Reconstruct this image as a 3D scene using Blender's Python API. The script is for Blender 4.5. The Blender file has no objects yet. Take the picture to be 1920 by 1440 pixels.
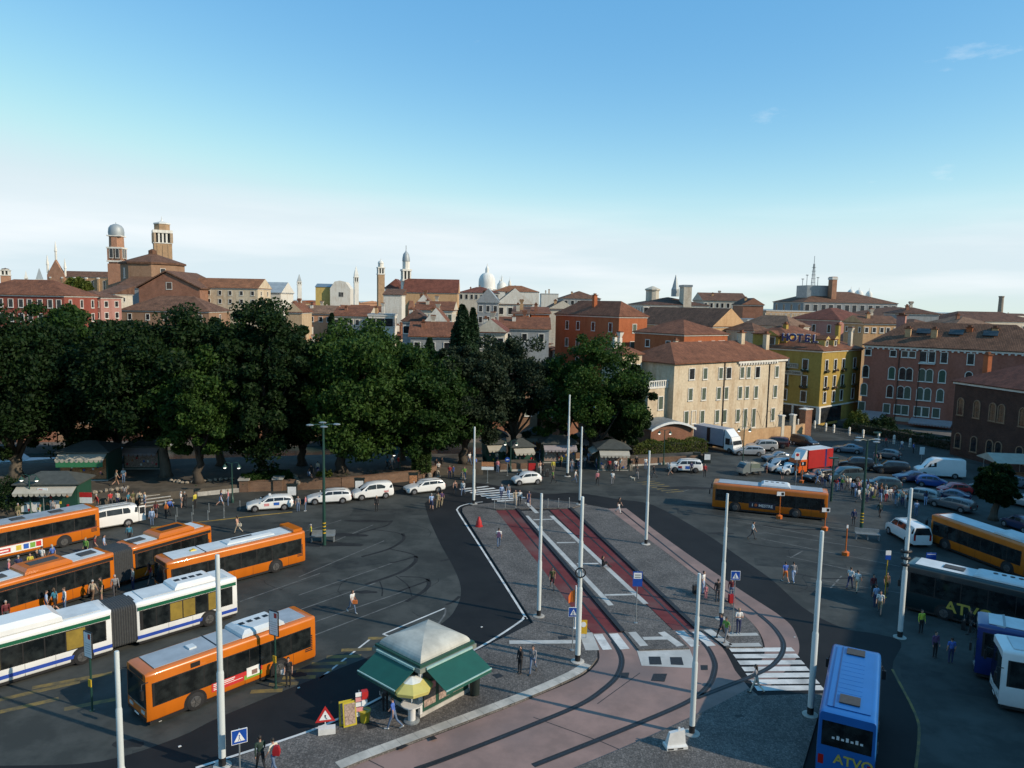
import bpy, math, random, re
import numpy as np
from mathutils import Vector, Matrix, Euler

# ------------------------------------------------------------------ scene, camera, world, sun, exposure
SC = bpy.context.scene
COL = SC.collection
random.seed(7)
FPX, PITCH, ROLL, CAM_H = 1400.0, 6.2, 1.1, 22.0          # photo pixels (1920 wide), degrees, degrees, metres

cam_data = bpy.data.cameras.new('camera')
cam_data.sensor_fit = 'HORIZONTAL'
cam_data.sensor_width = 36.0
cam_data.lens = FPX / 1920.0 * 36.0
cam_data.clip_start = 0.1
cam_data.clip_end = 20000.0
cam = bpy.data.objects.new('camera', cam_data)
COL.objects.link(cam)
cam.matrix_world = (Matrix.Translation((0, 0, CAM_H)) @ Matrix.Rotation(math.radians(90 - PITCH), 4, 'X')
                    @ Matrix.Rotation(math.radians(ROLL), 4, 'Z'))
SC.camera = cam

SUN_EL = 28.0
SUN_AZ = 112.0            # degrees clockwise from +Y (view direction): low sun from the right, a little behind the camera
world = bpy.data.worlds.new('World')
SC.world = world
world.use_nodes = True
wn, wl = world.node_tree.nodes, world.node_tree.links
wn.clear()
w_out = wn.new('ShaderNodeOutputWorld')
w_bg = wn.new('ShaderNodeBackground')
w_sky = wn.new('ShaderNodeTexSky')
w_sky.sky_type = 'NISHITA'
w_sky.sun_disc = False
w_sky.sun_elevation = math.radians(SUN_EL)
w_sky.sun_rotation = math.radians(SUN_AZ)
w_sky.altitude = 0.0
w_sky.air_density = 1.0
w_sky.dust_density = 0.0
w_sky.ozone_density = 1.0
w_bg.inputs['Strength'].default_value = 0.12
# thin cloud: a low bank round the horizon and a few wisps higher up, by direction only
w_geo = wn.new('ShaderNodeTexCoord')
w_sep = wn.new('ShaderNodeSeparateXYZ')
wl.new(w_geo.outputs['Generated'], w_sep.inputs[0])
w_map = wn.new('ShaderNodeMapping')
w_map.inputs['Scale'].default_value = (1.0, 1.0, 9.0)
w_map.inputs['Location'].default_value = (1.94, 6.38, 3.31)
wl.new(w_geo.outputs['Generated'], w_map.inputs['Vector'])
w_n1 = wn.new('ShaderNodeTexNoise')
w_n1.inputs['Scale'].default_value = 1.7
w_n1.inputs['Detail'].default_value = 7.0
w_n1.inputs['Roughness'].default_value = 0.52
wl.new(w_map.outputs[0], w_n1.inputs['Vector'])
w_r1 = wn.new('ShaderNodeValToRGB')
w_r1.color_ramp.elements[0].position = 0.44
w_r1.color_ramp.elements[1].position = 0.66
wl.new(w_n1.outputs['Fac'], w_r1.inputs['Fac'])
w_el = wn.new('ShaderNodeValToRGB')               # how much cloud at each height above the horizon
e = w_el.color_ramp.elements
e[0].position = 0.0; e[0].color = (0.45, 0.45, 0.45, 1)
e[1].position = 0.14; e[1].color = (0.0, 0.0, 0.0, 1)
x = w_el.color_ramp.elements.new(0.035); x.color = (0.75, 0.75, 0.75, 1)
x = w_el.color_ramp.elements.new(0.075); x.color = (0.55, 0.55, 0.55, 1)
wl.new(w_sep.outputs['Z'], w_el.inputs['Fac'])
w_mul = wn.new('ShaderNodeMath'); w_mul.operation = 'MULTIPLY'
wl.new(w_r1.outputs['Color'], w_mul.inputs[0]); wl.new(w_el.outputs['Color'], w_mul.inputs[1])
w_map2 = wn.new('ShaderNodeMapping')
w_map2.inputs['Scale'].default_value = (1.0, 1.0, 3.0)
w_map2.inputs['Location'].default_value = (1.584, 0.534, 0.562)
wl.new(w_geo.outputs['Generated'], w_map2.inputs['Vector'])
w_n2 = wn.new('ShaderNodeTexNoise')
w_n2.inputs['Scale'].default_value = 4.2
w_n2.inputs['Detail'].default_value = 8.0
w_n2.inputs['Roughness'].default_value = 0.6
wl.new(w_map2.outputs[0], w_n2.inputs['Vector'])
w_r2 = wn.new('ShaderNodeValToRGB')
w_r2.color_ramp.elements[0].position = 0.66
w_r2.color_ramp.elements[1].position = 0.84
w_r2.color_ramp.elements[1].color = (0.6, 0.6, 0.6, 1)
wl.new(w_n2.outputs['Fac'], w_r2.inputs['Fac'])
w_max = wn.new('ShaderNodeMath'); w_max.operation = 'MAXIMUM'
wl.new(w_mul.outputs[0], w_max.inputs[0]); wl.new(w_r2.outputs['Color'], w_max.inputs[1])
w_mix = wn.new('ShaderNodeMixRGB')
w_mix.inputs['Color2'].default_value = (7.4, 7.6, 7.8, 1)
wl.new(w_max.outputs[0], w_mix.inputs['Fac'])
w_rgb = wn.new('ShaderNodeSeparateColor'); w_cmb = wn.new('ShaderNodeCombineColor')     # camera response to sky blue, alike over the whole sky
wl.new(w_sky.outputs[0], w_rgb.inputs[0])
for ch, (a, b, c, d) in enumerate(((0.8, 5.0, 0.85, 5.15), (1.5, 5.5, 2.75, 6.1), (2.2, 6.0, 5.0, 6.55))):
    w_cv = wn.new('ShaderNodeMapRange'); w_cv.interpolation_type = 'SMOOTHSTEP'
    for nm, val in (('From Min', a), ('From Max', b), ('To Min', c), ('To Max', d)): w_cv.inputs[nm].default_value = val
    wl.new(w_rgb.outputs[ch], w_cv.inputs['Value']); wl.new(w_cv.outputs[0], w_cmb.inputs[ch])
wl.new(w_cmb.outputs[0], w_mix.inputs['Color1'])
wl.new(w_mix.outputs[0], w_bg.inputs['Color'])
wl.new(w_bg.outputs[0], w_out.inputs['Surface'])

sun_data = bpy.data.lights.new('sun', 'SUN')
sun_data.energy = 4.1
sun_data.angle = math.radians(0.5)
sun_data.color = (1.0, 0.85, 0.66)
sun = bpy.data.objects.new('sun', sun_data)
COL.objects.link(sun)
_az, _el = math.radians(SUN_AZ), math.radians(SUN_EL)
SUN_DIR = Vector((math.sin(_az) * math.cos(_el), math.cos(_az) * math.cos(_el), math.sin(_el)))
sun.rotation_euler = SUN_DIR.to_track_quat('Z', 'Y').to_euler()
sun.location = (60, -40, 90)

SC.view_settings.view_transform = 'Standard'
SC.view_settings.look = 'None'
SC.view_settings.exposure = 0.22
SC.view_settings.gamma = 1.0
SC.view_settings.use_curve_mapping = False
SC.render.engine = 'CYCLES'
SC.cycles.use_denoising = True
SC.cycles.max_bounces = 6
SC.cycles.transparent_max_bounces = 8
SC.cycles.sample_clamp_indirect = 4.0
SC.cycles.caustics_reflective = False
SC.cycles.caustics_refractive = False

# ------------------------------------------------------------------ photo pixels -> places in the world
_p, _r = math.radians(PITCH), math.radians(ROLL)
def ray(u, v):
    a, b = (u - 960) / FPX, (720 - v) / FPX
    c, s = math.cos(_r), math.sin(_r)
    x, y = a * c - b * s, a * s + b * c
    return x, math.cos(_p) + y * math.sin(_p), -math.sin(_p) + y * math.cos(_p)
def G(u, v, z=0.0):
    """where the line of sight through photo pixel (u, v) meets the level z"""
    d = ray(u, v)
    t = (z - CAM_H) / d[2]
    return Vector((d[0] * t, d[1] * t, z))
def AT(u, v, dist):
    """the point on the line of sight at ground distance y = dist"""
    d = ray(u, v)
    t = dist / d[1]
    return Vector((d[0] * t, dist, CAM_H + d[2] * t))
def PX(u0, dist):
    return AT(u0, 600, dist).x
def inside(poly, x, y):
    n, c = len(poly), False
    j = n - 1
    for i in range(n):
        xi, yi = poly[i][0], poly[i][1]; xj, yj = poly[j][0], poly[j][1]
        if (yi > y) != (yj > y) and x < (xj - xi) * (y - yi) / (yj - yi) + xi:
            c = not c
        j = i
    return c
ZONES = []                # (world polygon, level): raised paving
def GZ(u, v):
    """the ground point under a pixel, on raised paving where there is some"""
    best = G(u, v, 0.0)
    for poly, z in ZONES:
        p = G(u, v, z)
        if inside(poly, p.x, p.y) and z >= best.z:
            best = p
    return best
def level(x, y):
    z = 0.0
    for poly, h in ZONES:
        if inside(poly, x, y): z = max(z, h)
    return z

# ------------------------------------------------------------------ mesh builder
class MB:
    def __init__(s): s.v, s.f, s.m, s.k = [], [], [], 0
    def mat(s, k): s.k = k; return s
    def face(s, idx): s.f.append(idx); s.m.append(s.k)
    def poly(s, pts):
        n = len(s.v); s.v += [tuple(p) for p in pts]; s.face(list(range(n, n + len(pts)))); return s
    def box(s, x0, x1, y0, y1, z0, z1):
        n = len(s.v)
        s.v += [(x0,y0,z0),(x1,y0,z0),(x1,y1,z0),(x0,y1,z0),(x0,y0,z1),(x1,y0,z1),(x1,y1,z1),(x0,y1,z1)]
        for q in ((0,3,2,1),(4,5,6,7),(0,1,5,4),(1,2,6,5),(2,3,7,6),(3,0,4,7)): s.face([n+i for i in q])
        return s
    def bar(s, a, b, w, h=None):
        """square bar from a to b"""
        a, b = Vector(a), Vector(b); h = h or w
        d = (b - a).normalized(); up = Vector((0,0,1)) if abs(d.z) < .95 else Vector((1,0,0))
        t = d.cross(up).normalized() * w / 2; q = t.cross(d).normalized() * h / 2
        n = len(s.v)
        for c in (a, b): s.v += [tuple(c-t-q), tuple(c+t-q), tuple(c+t+q), tuple(c-t+q)]
        for q4 in ((0,1,2,3),(7,6,5,4),(0,4,5,1),(1,5,6,2),(2,6,7,3),(3,7,4,0)): s.face([n+i for i in q4])
        return s
    def loft(s, rings, close=True, cap=True):
        n0 = len(s.v); k = len(rings[0])
        for r in rings: s.v += [tuple(p) for p in r]
        for i in range(len(rings) - 1):
            for j in range(k if close else k - 1):
                a = n0 + i*k + j; b = n0 + i*k + (j+1) % k
                s.face([a, b, b + k, a + k])
        if cap:
            s.face([n0 + j for j in reversed(range(k))]); s.face([n0 + (len(rings)-1)*k + j for j in range(k)])
        return s
    def prism(s, poly, z0, z1):
        a = 0
        for i in range(len(poly)):
            x0,y0 = poly[i][:2]; x1,y1 = poly[(i+1) % len(poly)][:2]; a += x0*y1 - x1*y0
        if a < 0: poly = poly[::-1]
        return s.loft([[(p[0],p[1],z0) for p in poly], [(p[0],p[1],z1) for p in poly]])
    def lathe(s, prof, n=12, c=(0,0,0), cap=True, ph=0.0):
        return s.loft([[(c[0]+r*math.cos(ph+2*math.pi*j/n), c[1]+r*math.sin(ph+2*math.pi*j/n), c[2]+z) for j in range(n)] for r, z in prof], cap=cap)
    def tube(s, pts, rad, n=8, cap=True):
        pts = [Vector(p) for p in pts]; rings = []
        for i, p in enumerate(pts):
            d = (pts[min(i+1,len(pts)-1)] - pts[max(i-1,0)]).normalized()
            up = Vector((0,0,1)) if abs(d.z) < .9 else Vector((1,0,0))
            t = d.cross(up).normalized(); q = t.cross(d).normalized()
            r = rad[i] if isinstance(rad, (list, tuple)) else rad
            rings.append([p + t*math.cos(2*math.pi*j/n)*r + q*math.sin(2*math.pi*j/n)*r for j in range(n)])
        return s.loft(rings[::-1], cap=cap)
    def wheel(s, c, axis_y, r, w, n=18):
        """disc with its axle along y"""
        x, y, z = c
        return s.loft([[(x + r*k*math.cos(2*math.pi*j/n), y + o, z + r*k*math.sin(2*math.pi*j/n)) for j in range(n)] for o, k in ((-w/2,.9),(-w/2+.03,1),(w/2-.03,1),(w/2,.9))][::-1])
    def ellipsoid(s, c, r, nu=10, nv=7, M=None):
        c = Vector(c); rings = []
        for i in range(1, nv):
            th = math.pi * i / nv
            rings.append([(r[0]*math.sin(th)*math.cos(2*math.pi*j/nu), r[1]*math.sin(th)*math.sin(2*math.pi*j/nu), -r[2]*math.cos(th)) for j in range(nu)])
        n0 = len(s.v)
        f = (lambda p: tuple(c + (M @ Vector(p) if M else Vector(p))))
        s.v.append(f((0,0,-r[2])))
        for g in rings: s.v += [f(p) for p in g]
        s.v.append(f((0,0,r[2]))); last = len(s.v) - 1
        for j in range(nu):
            s.face([n0, n0+1+(j+1)%nu, n0+1+j])
            for i in range(nv-2):
                a = n0+1+i*nu+j; b = n0+1+i*nu+(j+1)%nu; s.face([a, b, b+nu, a+nu])
            a = n0+1+(nv-2)*nu
            s.face([a+j, a+(j+1)%nu, last])
        return s
    def mesh(s, name, mats, smooth=False, uv=False):
        me = bpy.data.meshes.new(name)
        me.from_pydata(s.v, [], s.f)
        for m in (mats if isinstance(mats, (list, tuple)) else [mats]): me.materials.append(M(m) if isinstance(m, str) else m)
        if any(s.m): me.polygons.foreach_set('material_index', s.m)
        if smooth:
            me.polygons.foreach_set('use_smooth', [True] * len(me.polygons))
            if smooth is not True: me.set_sharp_from_angle(angle=math.radians(smooth))
        if uv:
            lay = me.uv_layers.new(name='uv')
            for p in me.polygons:
                n = p.normal
                t = Vector((-n.y, n.x, 0))
                t = t.normalized() if t.length > .05 else Vector((1,0,0))
                b = n.cross(t)
                for li in p.loop_indices:
                    co = me.vertices[me.loops[li].vertex_index].co
                    lay.data[li].uv = (co.dot(t), co.dot(b))
        me.update()
        return me
    def build(s, name, mats, parent=None, loc=(0,0,0), rz=0.0, smooth=False, uv=False, label=None):
        return add(name, s.mesh(name, mats, smooth, uv), parent, loc, rz, label)

def add(name, me, parent=None, loc=(0,0,0), rz=0.0, label=None):
    o = bpy.data.objects.new(name, me)
    COL.objects.link(o)
    if parent is not None: o.parent = parent
    o.location = loc
    if isinstance(rz, (int, float)):
        if rz: o.rotation_euler = (0, 0, rz)
    else: o.rotation_euler = rz
    if label: o['label'] = label
    return o
USED = {}
def tag(o, label, cat, group=None):
    o['label'] = label; o['category'] = cat
    if group: o['group'] = group
    return o
def thing(name, label, cat, loc=(0,0,0), rz=0.0, group=None):
    o = bpy.data.objects.new(name, None)
    o.empty_display_size = 0.3
    COL.objects.link(o); o.location = loc; o.rotation_euler = (0, 0, rz)
    return tag(o, label, cat, group)
def struct(o, kind='structure'):
    o['kind'] = kind; return o
KIDS = {}
def copy_thing(src, loc, rz, label, group=None):
    def cp(o, par):
        c = o.copy(); COL.objects.link(c)
        if par is not None: c.parent = par; c.matrix_parent_inverse = o.matrix_parent_inverse
        for ch in list(o.children): cp(ch, c)
        return c
    r = cp(src, None)
    r.location = loc; r.rotation_euler = (0, 0, rz); r['label'] = label
    if group: r['group'] = group
    return r

# ------------------------------------------------------------------ materials (all procedural)
MATS = {}
def M(name): return MATS[name]
def lin(c):
    """sRGB 0-255 to linear"""
    return tuple(((x/255)/12.92 if x/255 <= .04045 else ((x/255+.055)/1.055)**2.4) for x in c)
def new_mat(name):
    m = bpy.data.materials.new(name); m.use_nodes = True
    MATS[name] = m
    nt = m.node_tree
    return m, nt.nodes, nt.links, nt.nodes['Principled BSDF']
def paint(name, col, rough=.5, metal=0.0, var=.12, scale=3.0, bump=0.0, bscale=30.0, coat=0.0, spec=.5, streak=False, world=False, fine=0.0):
    m, n, l, b = new_mat(name)
    b.inputs['Roughness'].default_value = rough; b.inputs['Metallic'].default_value = metal
    b.inputs['Specular IOR Level'].default_value = spec
    if coat: b.inputs['Coat Weight'].default_value = coat; b.inputs['Coat Roughness'].default_value = .06
    tc = n.new('ShaderNodeTexCoord'); geo = n.new('ShaderNodeNewGeometry')
    src = geo.outputs['Position'] if world else tc.outputs['Object']
    if streak:
        mp = n.new('ShaderNodeMapping'); mp.inputs['Scale'].default_value = (1.0, 1.0, .18); l.new(src, mp.inputs[0]); vec = mp.outputs[0]
    else: vec = src
    nz = n.new('ShaderNodeTexNoise'); nz.inputs['Scale'].default_value = scale; nz.inputs['Detail'].default_value = 6; nz.inputs['Roughness'].default_value = .62
    l.new(vec, nz.inputs['Vector'])
    mr = n.new('ShaderNodeMapRange'); mr.inputs['From Min'].default_value = .3; mr.inputs['From Max'].default_value = .7
    mr.inputs['To Min'].default_value = 1 - var; mr.inputs['To Max'].default_value = 1 + var
    l.new(nz.outputs['Fac'], mr.inputs['Value'])
    fac = mr.outputs[0]
    if fine:
        n2 = n.new('ShaderNodeTexNoise'); n2.inputs['Scale'].default_value = scale*14; n2.inputs['Detail'].default_value = 3
        l.new(src, n2.inputs['Vector'])
        m2 = n.new('ShaderNodeMapRange'); m2.inputs['From Min'].default_value = .3; m2.inputs['From Max'].default_value = .7
        m2.inputs['To Min'].default_value = 1 - fine; m2.inputs['To Max'].default_value = 1 + fine
        l.new(n2.outputs['Fac'], m2.inputs['Value'])
        mm = n.new('ShaderNodeMath'); mm.operation = 'MULTIPLY'; l.new(fac, mm.inputs[0]); l.new(m2.outputs[0], mm.inputs[1]); fac = mm.outputs[0]
    mx = n.new('ShaderNodeVectorMath'); mx.operation = 'SCALE'; mx.inputs[0].default_value = col[:3]
    l.new(fac, mx.inputs['Scale']); l.new(mx.outputs[0], b.inputs['Base Color'])
    if bump:
        nb = n.new('ShaderNodeTexNoise'); nb.inputs['Scale'].default_value = bscale; nb.inputs['Detail'].default_value = 4; l.new(src, nb.inputs['Vector'])
        bp = n.new('ShaderNodeBump'); bp.inputs['Strength'].default_value = bump; bp.inputs['Distance'].default_value = .02
        l.new(nb.outputs['Fac'], bp.inputs['Height']); l.new(bp.outputs[0], b.inputs['Normal'])
    return m
def two_tone(name, c1, c2, scale, rough=.8, lo=.42, hi=.58, detail=8, c3=None, s3=.3, world=True, bump=.3, bscale=40):
    """two colours in soft patches, a third in larger stains"""
    m, n, l, b = new_mat(name)
    b.inputs['Roughness'].default_value = rough; b.inputs['Specular IOR Level'].default_value = .3
    geo = n.new('ShaderNodeNewGeometry'); tc = n.new('ShaderNodeTexCoord')
    src = geo.outputs['Position'] if world else tc.outputs['Object']
    nz = n.new('ShaderNodeTexNoise'); nz.inputs['Scale'].default_value = scale; nz.inputs['Detail'].default_value = detail; nz.inputs['Roughness'].default_value = .65
    l.new(src, nz.inputs['Vector'])
    rp = n.new('ShaderNodeValToRGB'); rp.color_ramp.elements[0].position = lo; rp.color_ramp.elements[1].position = hi
    rp.color_ramp.elements[0].color = (*c1, 1); rp.color_ramp.elements[1].color = (*c2, 1)
    l.new(nz.outputs['Fac'], rp.inputs['Fac']); out = rp.outputs['Color']
    if c3:
        n3 = n.new('ShaderNodeTexNoise'); n3.inputs['Scale'].default_value = s3; n3.inputs['Detail'].default_value = 5; l.new(src, n3.inputs['Vector'])
        r3 = n.new('ShaderNodeValToRGB'); r3.color_ramp.elements[0].position = .5; r3.color_ramp.elements[1].position = .72
        l.new(n3.outputs['Fac'], r3.inputs['Fac'])
        mx = n.new('ShaderNodeMixRGB'); mx.inputs['Color2'].default_value = (*c3, 1)
        l.new(r3.outputs['Color'], mx.inputs['Fac']); l.new(out, mx.inputs['Color1']); out = mx.outputs[0]
    l.new(out, b.inputs['Base Color'])
    if bump:
        nb = n.new('ShaderNodeTexNoise'); nb.inputs['Scale'].default_value = bscale; nb.inputs['Detail'].default_value = 3; l.new(src, nb.inputs['Vector'])
        bp = n.new('ShaderNodeBump'); bp.inputs['Strength'].default_value = bump; bp.inputs['Distance'].default_value = .015
        l.new(nb.outputs['Fac'], bp.inputs['Height']); l.new(bp.outputs[0], b.inputs['Normal'])
    return m
def cobbles(name, c1, c2, size):
    m, n, l, b = new_mat(name)
    b.inputs['Roughness'].default_value = .75; b.inputs['Specular IOR Level'].default_value = .3
    geo = n.new('ShaderNodeNewGeometry')
    vo = n.new('ShaderNodeTexVoronoi'); vo.inputs['Scale'].default_value = 1/size; vo.inputs['Randomness'].default_value = .55
    l.new(geo.outputs['Position'], vo.inputs['Vector'])
    ve = n.new('ShaderNodeTexVoronoi'); ve.feature = 'DISTANCE_TO_EDGE'; ve.inputs['Scale'].default_value = 1/size; ve.inputs['Randomness'].default_value = .55
    l.new(geo.outputs['Position'], ve.inputs['Vector'])
    sp = n.new('ShaderNodeSeparateColor'); l.new(vo.outputs['Color'], sp.inputs[0])
    mx = n.new('ShaderNodeMixRGB'); mx.inputs['Color1'].default_value = (*c1,1); mx.inputs['Color2'].default_value = (*c2,1); l.new(sp.outputs[0], mx.inputs['Fac'])
    nz = n.new('ShaderNodeTexNoise'); nz.inputs['Scale'].default_value = .45; nz.inputs['Detail'].default_value = 6; l.new(geo.outputs['Position'], nz.inputs['Vector'])
    mr = n.new('ShaderNodeMapRange'); mr.inputs['From Min'].default_value = .3; mr.inputs['From Max'].default_value = .7; mr.inputs['To Min'].default_value = .72; mr.inputs['To Max'].default_value = 1.2
    l.new(nz.outputs['Fac'], mr.inputs['Value'])
    je = n.new('ShaderNodeMapRange'); je.inputs['From Min'].default_value = .0; je.inputs['From Max'].default_value = .12; je.inputs['To Min'].default_value = .45; je.inputs['To Max'].default_value = 1
    l.new(ve.outputs['Distance'], je.inputs['Value'])
    mu = n.new('ShaderNodeMath'); mu.operation = 'MULTIPLY'; l.new(mr.outputs[0], mu.inputs[0]); l.new(je.outputs[0], mu.inputs[1])
    sc = n.new('ShaderNodeVectorMath'); sc.operation = 'SCALE'; l.new(mx.outputs[0], sc.inputs[0]); l.new(mu.outputs[0], sc.inputs['Scale'])
    l.new(sc.outputs[0], b.inputs['Base Color'])
    bp = n.new('ShaderNodeBump'); bp.inputs['Strength'].default_value = .4; bp.inputs['Distance'].default_value = .02; l.new(je.outputs[0], bp.inputs['Height']); l.new(bp.outputs[0], b.inputs['Normal'])
    return m
def bricky(name, c1, c2, mortar, bw, bh, rough=.85, msize=.02, var=.35, tile=False, bump=.5):
    """bricks or roof tiles in the surface's own metres (uv)"""
    m, n, l, b = new_mat(name)
    b.inputs['Roughness'].default_value = rough; b.inputs['Specular IOR Level'].default_value = .25
    uv = n.new('ShaderNodeUVMap')
    br = n.new('ShaderNodeTexBrick'); br.inputs['Scale'].default_value = 1.0; br.inputs['Brick Width'].default_value = bw; br.inputs['Row Height'].default_value = bh
    br.inputs['Mortar Size'].default_value = msize; br.inputs['Mortar Smooth'].default_value = .4; br.inputs['Bias'].default_value = 0.0
    br.inputs['Color1'].default_value = (*c1,1); br.inputs['Color2'].default_value = (*c2,1); br.inputs['Mortar'].default_value = (*mortar,1)
    if tile: br.offset = 0.0
    l.new(uv.outputs[0], br.inputs['Vector'])
    tc = n.new('ShaderNodeTexCoord'); oi = n.new('ShaderNodeObjectInfo')
    va = n.new('ShaderNodeVectorMath'); va.operation = 'ADD'; l.new(tc.outputs['Object'], va.inputs[0])
    cb = n.new('ShaderNodeCombineXYZ'); rm = n.new('ShaderNodeMath'); rm.operation = 'MULTIPLY'; rm.inputs[1].default_value = 37.0; l.new(oi.outputs['Random'], rm.inputs[0]); l.new(rm.outputs[0], cb.inputs[0])
    l.new(cb.outputs[0], va.inputs[1])
    nz = n.new('ShaderNodeTexNoise'); nz.inputs['Scale'].default_value = .55; nz.inputs['Detail'].default_value = 7; nz.inputs['Roughness'].default_value = .7; l.new(va.outputs[0], nz.inputs['Vector'])
    mr = n.new('ShaderNodeMapRange'); mr.inputs['From Min'].default_value = .3; mr.inputs['From Max'].default_value = .7; mr.inputs['To Min'].default_value = 1-var; mr.inputs['To Max'].default_value = 1+var
    l.new(nz.outputs['Fac'], mr.inputs['Value'])
    sc = n.new('ShaderNodeVectorMath'); sc.operation = 'SCALE'; l.new(br.outputs['Color'], sc.inputs[0]); l.new(mr.outputs[0], sc.inputs['Scale'])
    l.new(sc.outputs[0], b.inputs['Base Color'])
    bp = n.new('ShaderNodeBump'); bp.inputs['Strength'].default_value = bump; bp.inputs['Distance'].default_value = .03; bp.invert = True
    l.new(br.outputs['Fac'], bp.inputs['Height']); l.new(bp.outputs[0], b.inputs['Normal'])
    return m
def plaster(name, col, stain=.3, tint=(.55,.42,.3)):
    """rendered wall with weather stains that run down from the eaves"""
    m, n, l, b = new_mat(name)
    b.inputs['Roughness'].default_value = .9; b.inputs['Specular IOR Level'].default_value = .2
    tc = n.new('ShaderNodeTexCoord')
    mp = n.new('ShaderNodeMapping'); mp.inputs['Scale'].default_value = (.55,.55,.16); l.new(tc.outputs['Object'], mp.inputs[0])
    n1 = n.new('ShaderNodeTexNoise'); n1.inputs['Scale'].default_value = 1.0; n1.inputs['Detail'].default_value = 8; n1.inputs['Roughness'].default_value = .65; l.new(mp.outputs[0], n1.inputs['Vector'])
    r1 = n.new('ShaderNodeValToRGB'); r1.color_ramp.elements[0].position = .46; r1.color_ramp.elements[1].position = .72
    r1.color_ramp.elements[1].color = (stain*1.6, stain*1.6, stain*1.6, 1)
    l.new(n1.outputs['Fac'], r1.inputs['Fac'])
    mx = n.new('ShaderNodeMixRGB'); mx.inputs['Color1'].default_value = (*col,1); mx.inputs['Color2'].default_value = (col[0]*tint[0]*1.2, col[1]*tint[1]*1.3, col[2]*tint[2]*1.5, 1)
    l.new(r1.outputs['Color'], mx.inputs['Fac'])
    n2 = n.new('ShaderNodeTexNoise'); n2.inputs['Scale'].default_value = 2.2; n2.inputs['Detail'].default_value = 8; l.new(tc.outputs['Object'], n2.inputs['Vector'])
    mr = n.new('ShaderNodeMapRange'); mr.inputs['From Min'].default_value = .3; mr.inputs['From Max'].default_value = .7; mr.inputs['To Min'].default_value = .86; mr.inputs['To Max'].default_value = 1.1
    l.new(n2.outputs['Fac'], mr.inputs['Value'])
    sc = n.new('ShaderNodeVectorMath'); sc.operation = 'SCALE'; l.new(mx.outputs[0], sc.inputs[0]); l.new(mr.outputs[0], sc.inputs['Scale'])
    l.new(sc.outputs[0], b.inputs['Base Color'])
    return m
def glass(name, col=(.012,.015,.017), rough=.07, spec=.5, sc=1.3, k=3.0):
    m, n, l, b = new_mat(name)
    b.inputs['Base Color'].default_value = (*col,1); b.inputs['Roughness'].default_value = rough; b.inputs['Specular IOR Level'].default_value = spec
    tc = n.new('ShaderNodeTexCoord'); nz = n.new('ShaderNodeTexNoise'); nz.inputs['Scale'].default_value = sc; nz.inputs['Detail'].default_value = 4; l.new(tc.outputs['Object'], nz.inputs['Vector'])
    rp = n.new('ShaderNodeValToRGB'); rp.color_ramp.elements[0].position = .4; rp.color_ramp.elements[1].position = .75
    rp.color_ramp.elements[0].color = (*col,1); rp.color_ramp.elements[1].color = (col[0]*k*1.1, col[1]*k, col[2]*k*.9, 1)
    l.new(nz.outputs['Fac'], rp.inputs['Fac']); l.new(rp.outputs['Color'], b.inputs['Base Color'])
    return m
def leafy(name, c1, c2, trans=.28):
    m, n, l, b = new_mat(name)
    geo = n.new('ShaderNodeNewGeometry'); 
    n1 = n.new('ShaderNodeTexNoise'); n1.inputs['Scale'].default_value = .42; n1.inputs['Detail'].default_value = 3; l.new(geo.outputs['Position'], n1.inputs['Vector'])
    wh = n.new('ShaderNodeTexNoise'); wh.inputs['Scale'].default_value = 3.1; wh.inputs['Detail'].default_value = 2; l.new(geo.outputs['Position'], wh.inputs['Vector'])
    ad = n.new('ShaderNodeMath'); ad.operation = 'ADD'; l.new(n1.outputs['Fac'], ad.inputs[0]); l.new(wh.outputs['Fac'], ad.inputs[1])
    mr = n.new('ShaderNodeMapRange'); mr.inputs['From Min'].default_value = .72; mr.inputs['From Max'].default_value = 1.28; l.new(ad.outputs[0], mr.inputs['Value'])
    mx = n.new('ShaderNodeMixRGB'); mx.inputs['Color1'].default_value = (*c1,1); mx.inputs['Color2'].default_value = (*c2,1); l.new(mr.outputs[0], mx.inputs['Fac'])
    l.new(mx.outputs[0], b.inputs['Base Color']); b.inputs['Roughness'].default_value = .65; b.inputs['Specular IOR Level'].default_value = .2
    tr = n.new('ShaderNodeBsdfTranslucent'); l.new(mx.outputs[0], tr.inputs['Color'])
    ms = n.new('ShaderNodeMixShader'); ms.inputs['Fac'].default_value = trans
    l.new(b.outputs[0], ms.inputs[1]); l.new(tr.outputs[0], ms.inputs[2])
    l.new(ms.outputs[0], n['Material Output'].inputs['Surface'])
    return m
def lamp_glow(name, col, strength):
    m, n, l, b = new_mat(name)
    b.inputs['Base Color'].default_value = (.8,.8,.8,1); b.inputs['Emission Color'].default_value = (*col,1); b.inputs['Emission Strength'].default_value = strength
    return m

two_tone('old_asphalt', (.032,.036,.034), (.056,.06,.056), .35, c3=(.022,.024,.023), s3=.11, bump=.25)
two_tone('new_asphalt', (.0065,.0075,.009), (.0095,.0105,.012), .5, c3=(.0125,.0135,.015), s3=.16, bump=.2)
two_tone('rubber_mark', (.012,.013,.014), (.02,.021,.022), 1.2, bump=0)
cobbles('porphyry', (.1,.094,.088), (.168,.154,.143), .13)
two_tone('red_resin', (.105,.019,.021), (.135,.026,.027), .7, c3=(.125,.07,.066), s3=.21, bump=.15)
two_tone('pink_concrete', (.2,.138,.122), (.265,.178,.156), .3, c3=(.15,.12,.118), s3=.13, bump=.15)
two_tone('marble_strip', (.36,.37,.36), (.47,.475,.46), .8, c3=(.28,.28,.27), s3=.4, bump=.1)
two_tone('white_marking', (.48,.49,.48), (.62,.63,.62), 1.1, lo=.38, hi=.6, c3=(.3,.31,.31), s3=.7, bump=0)
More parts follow.
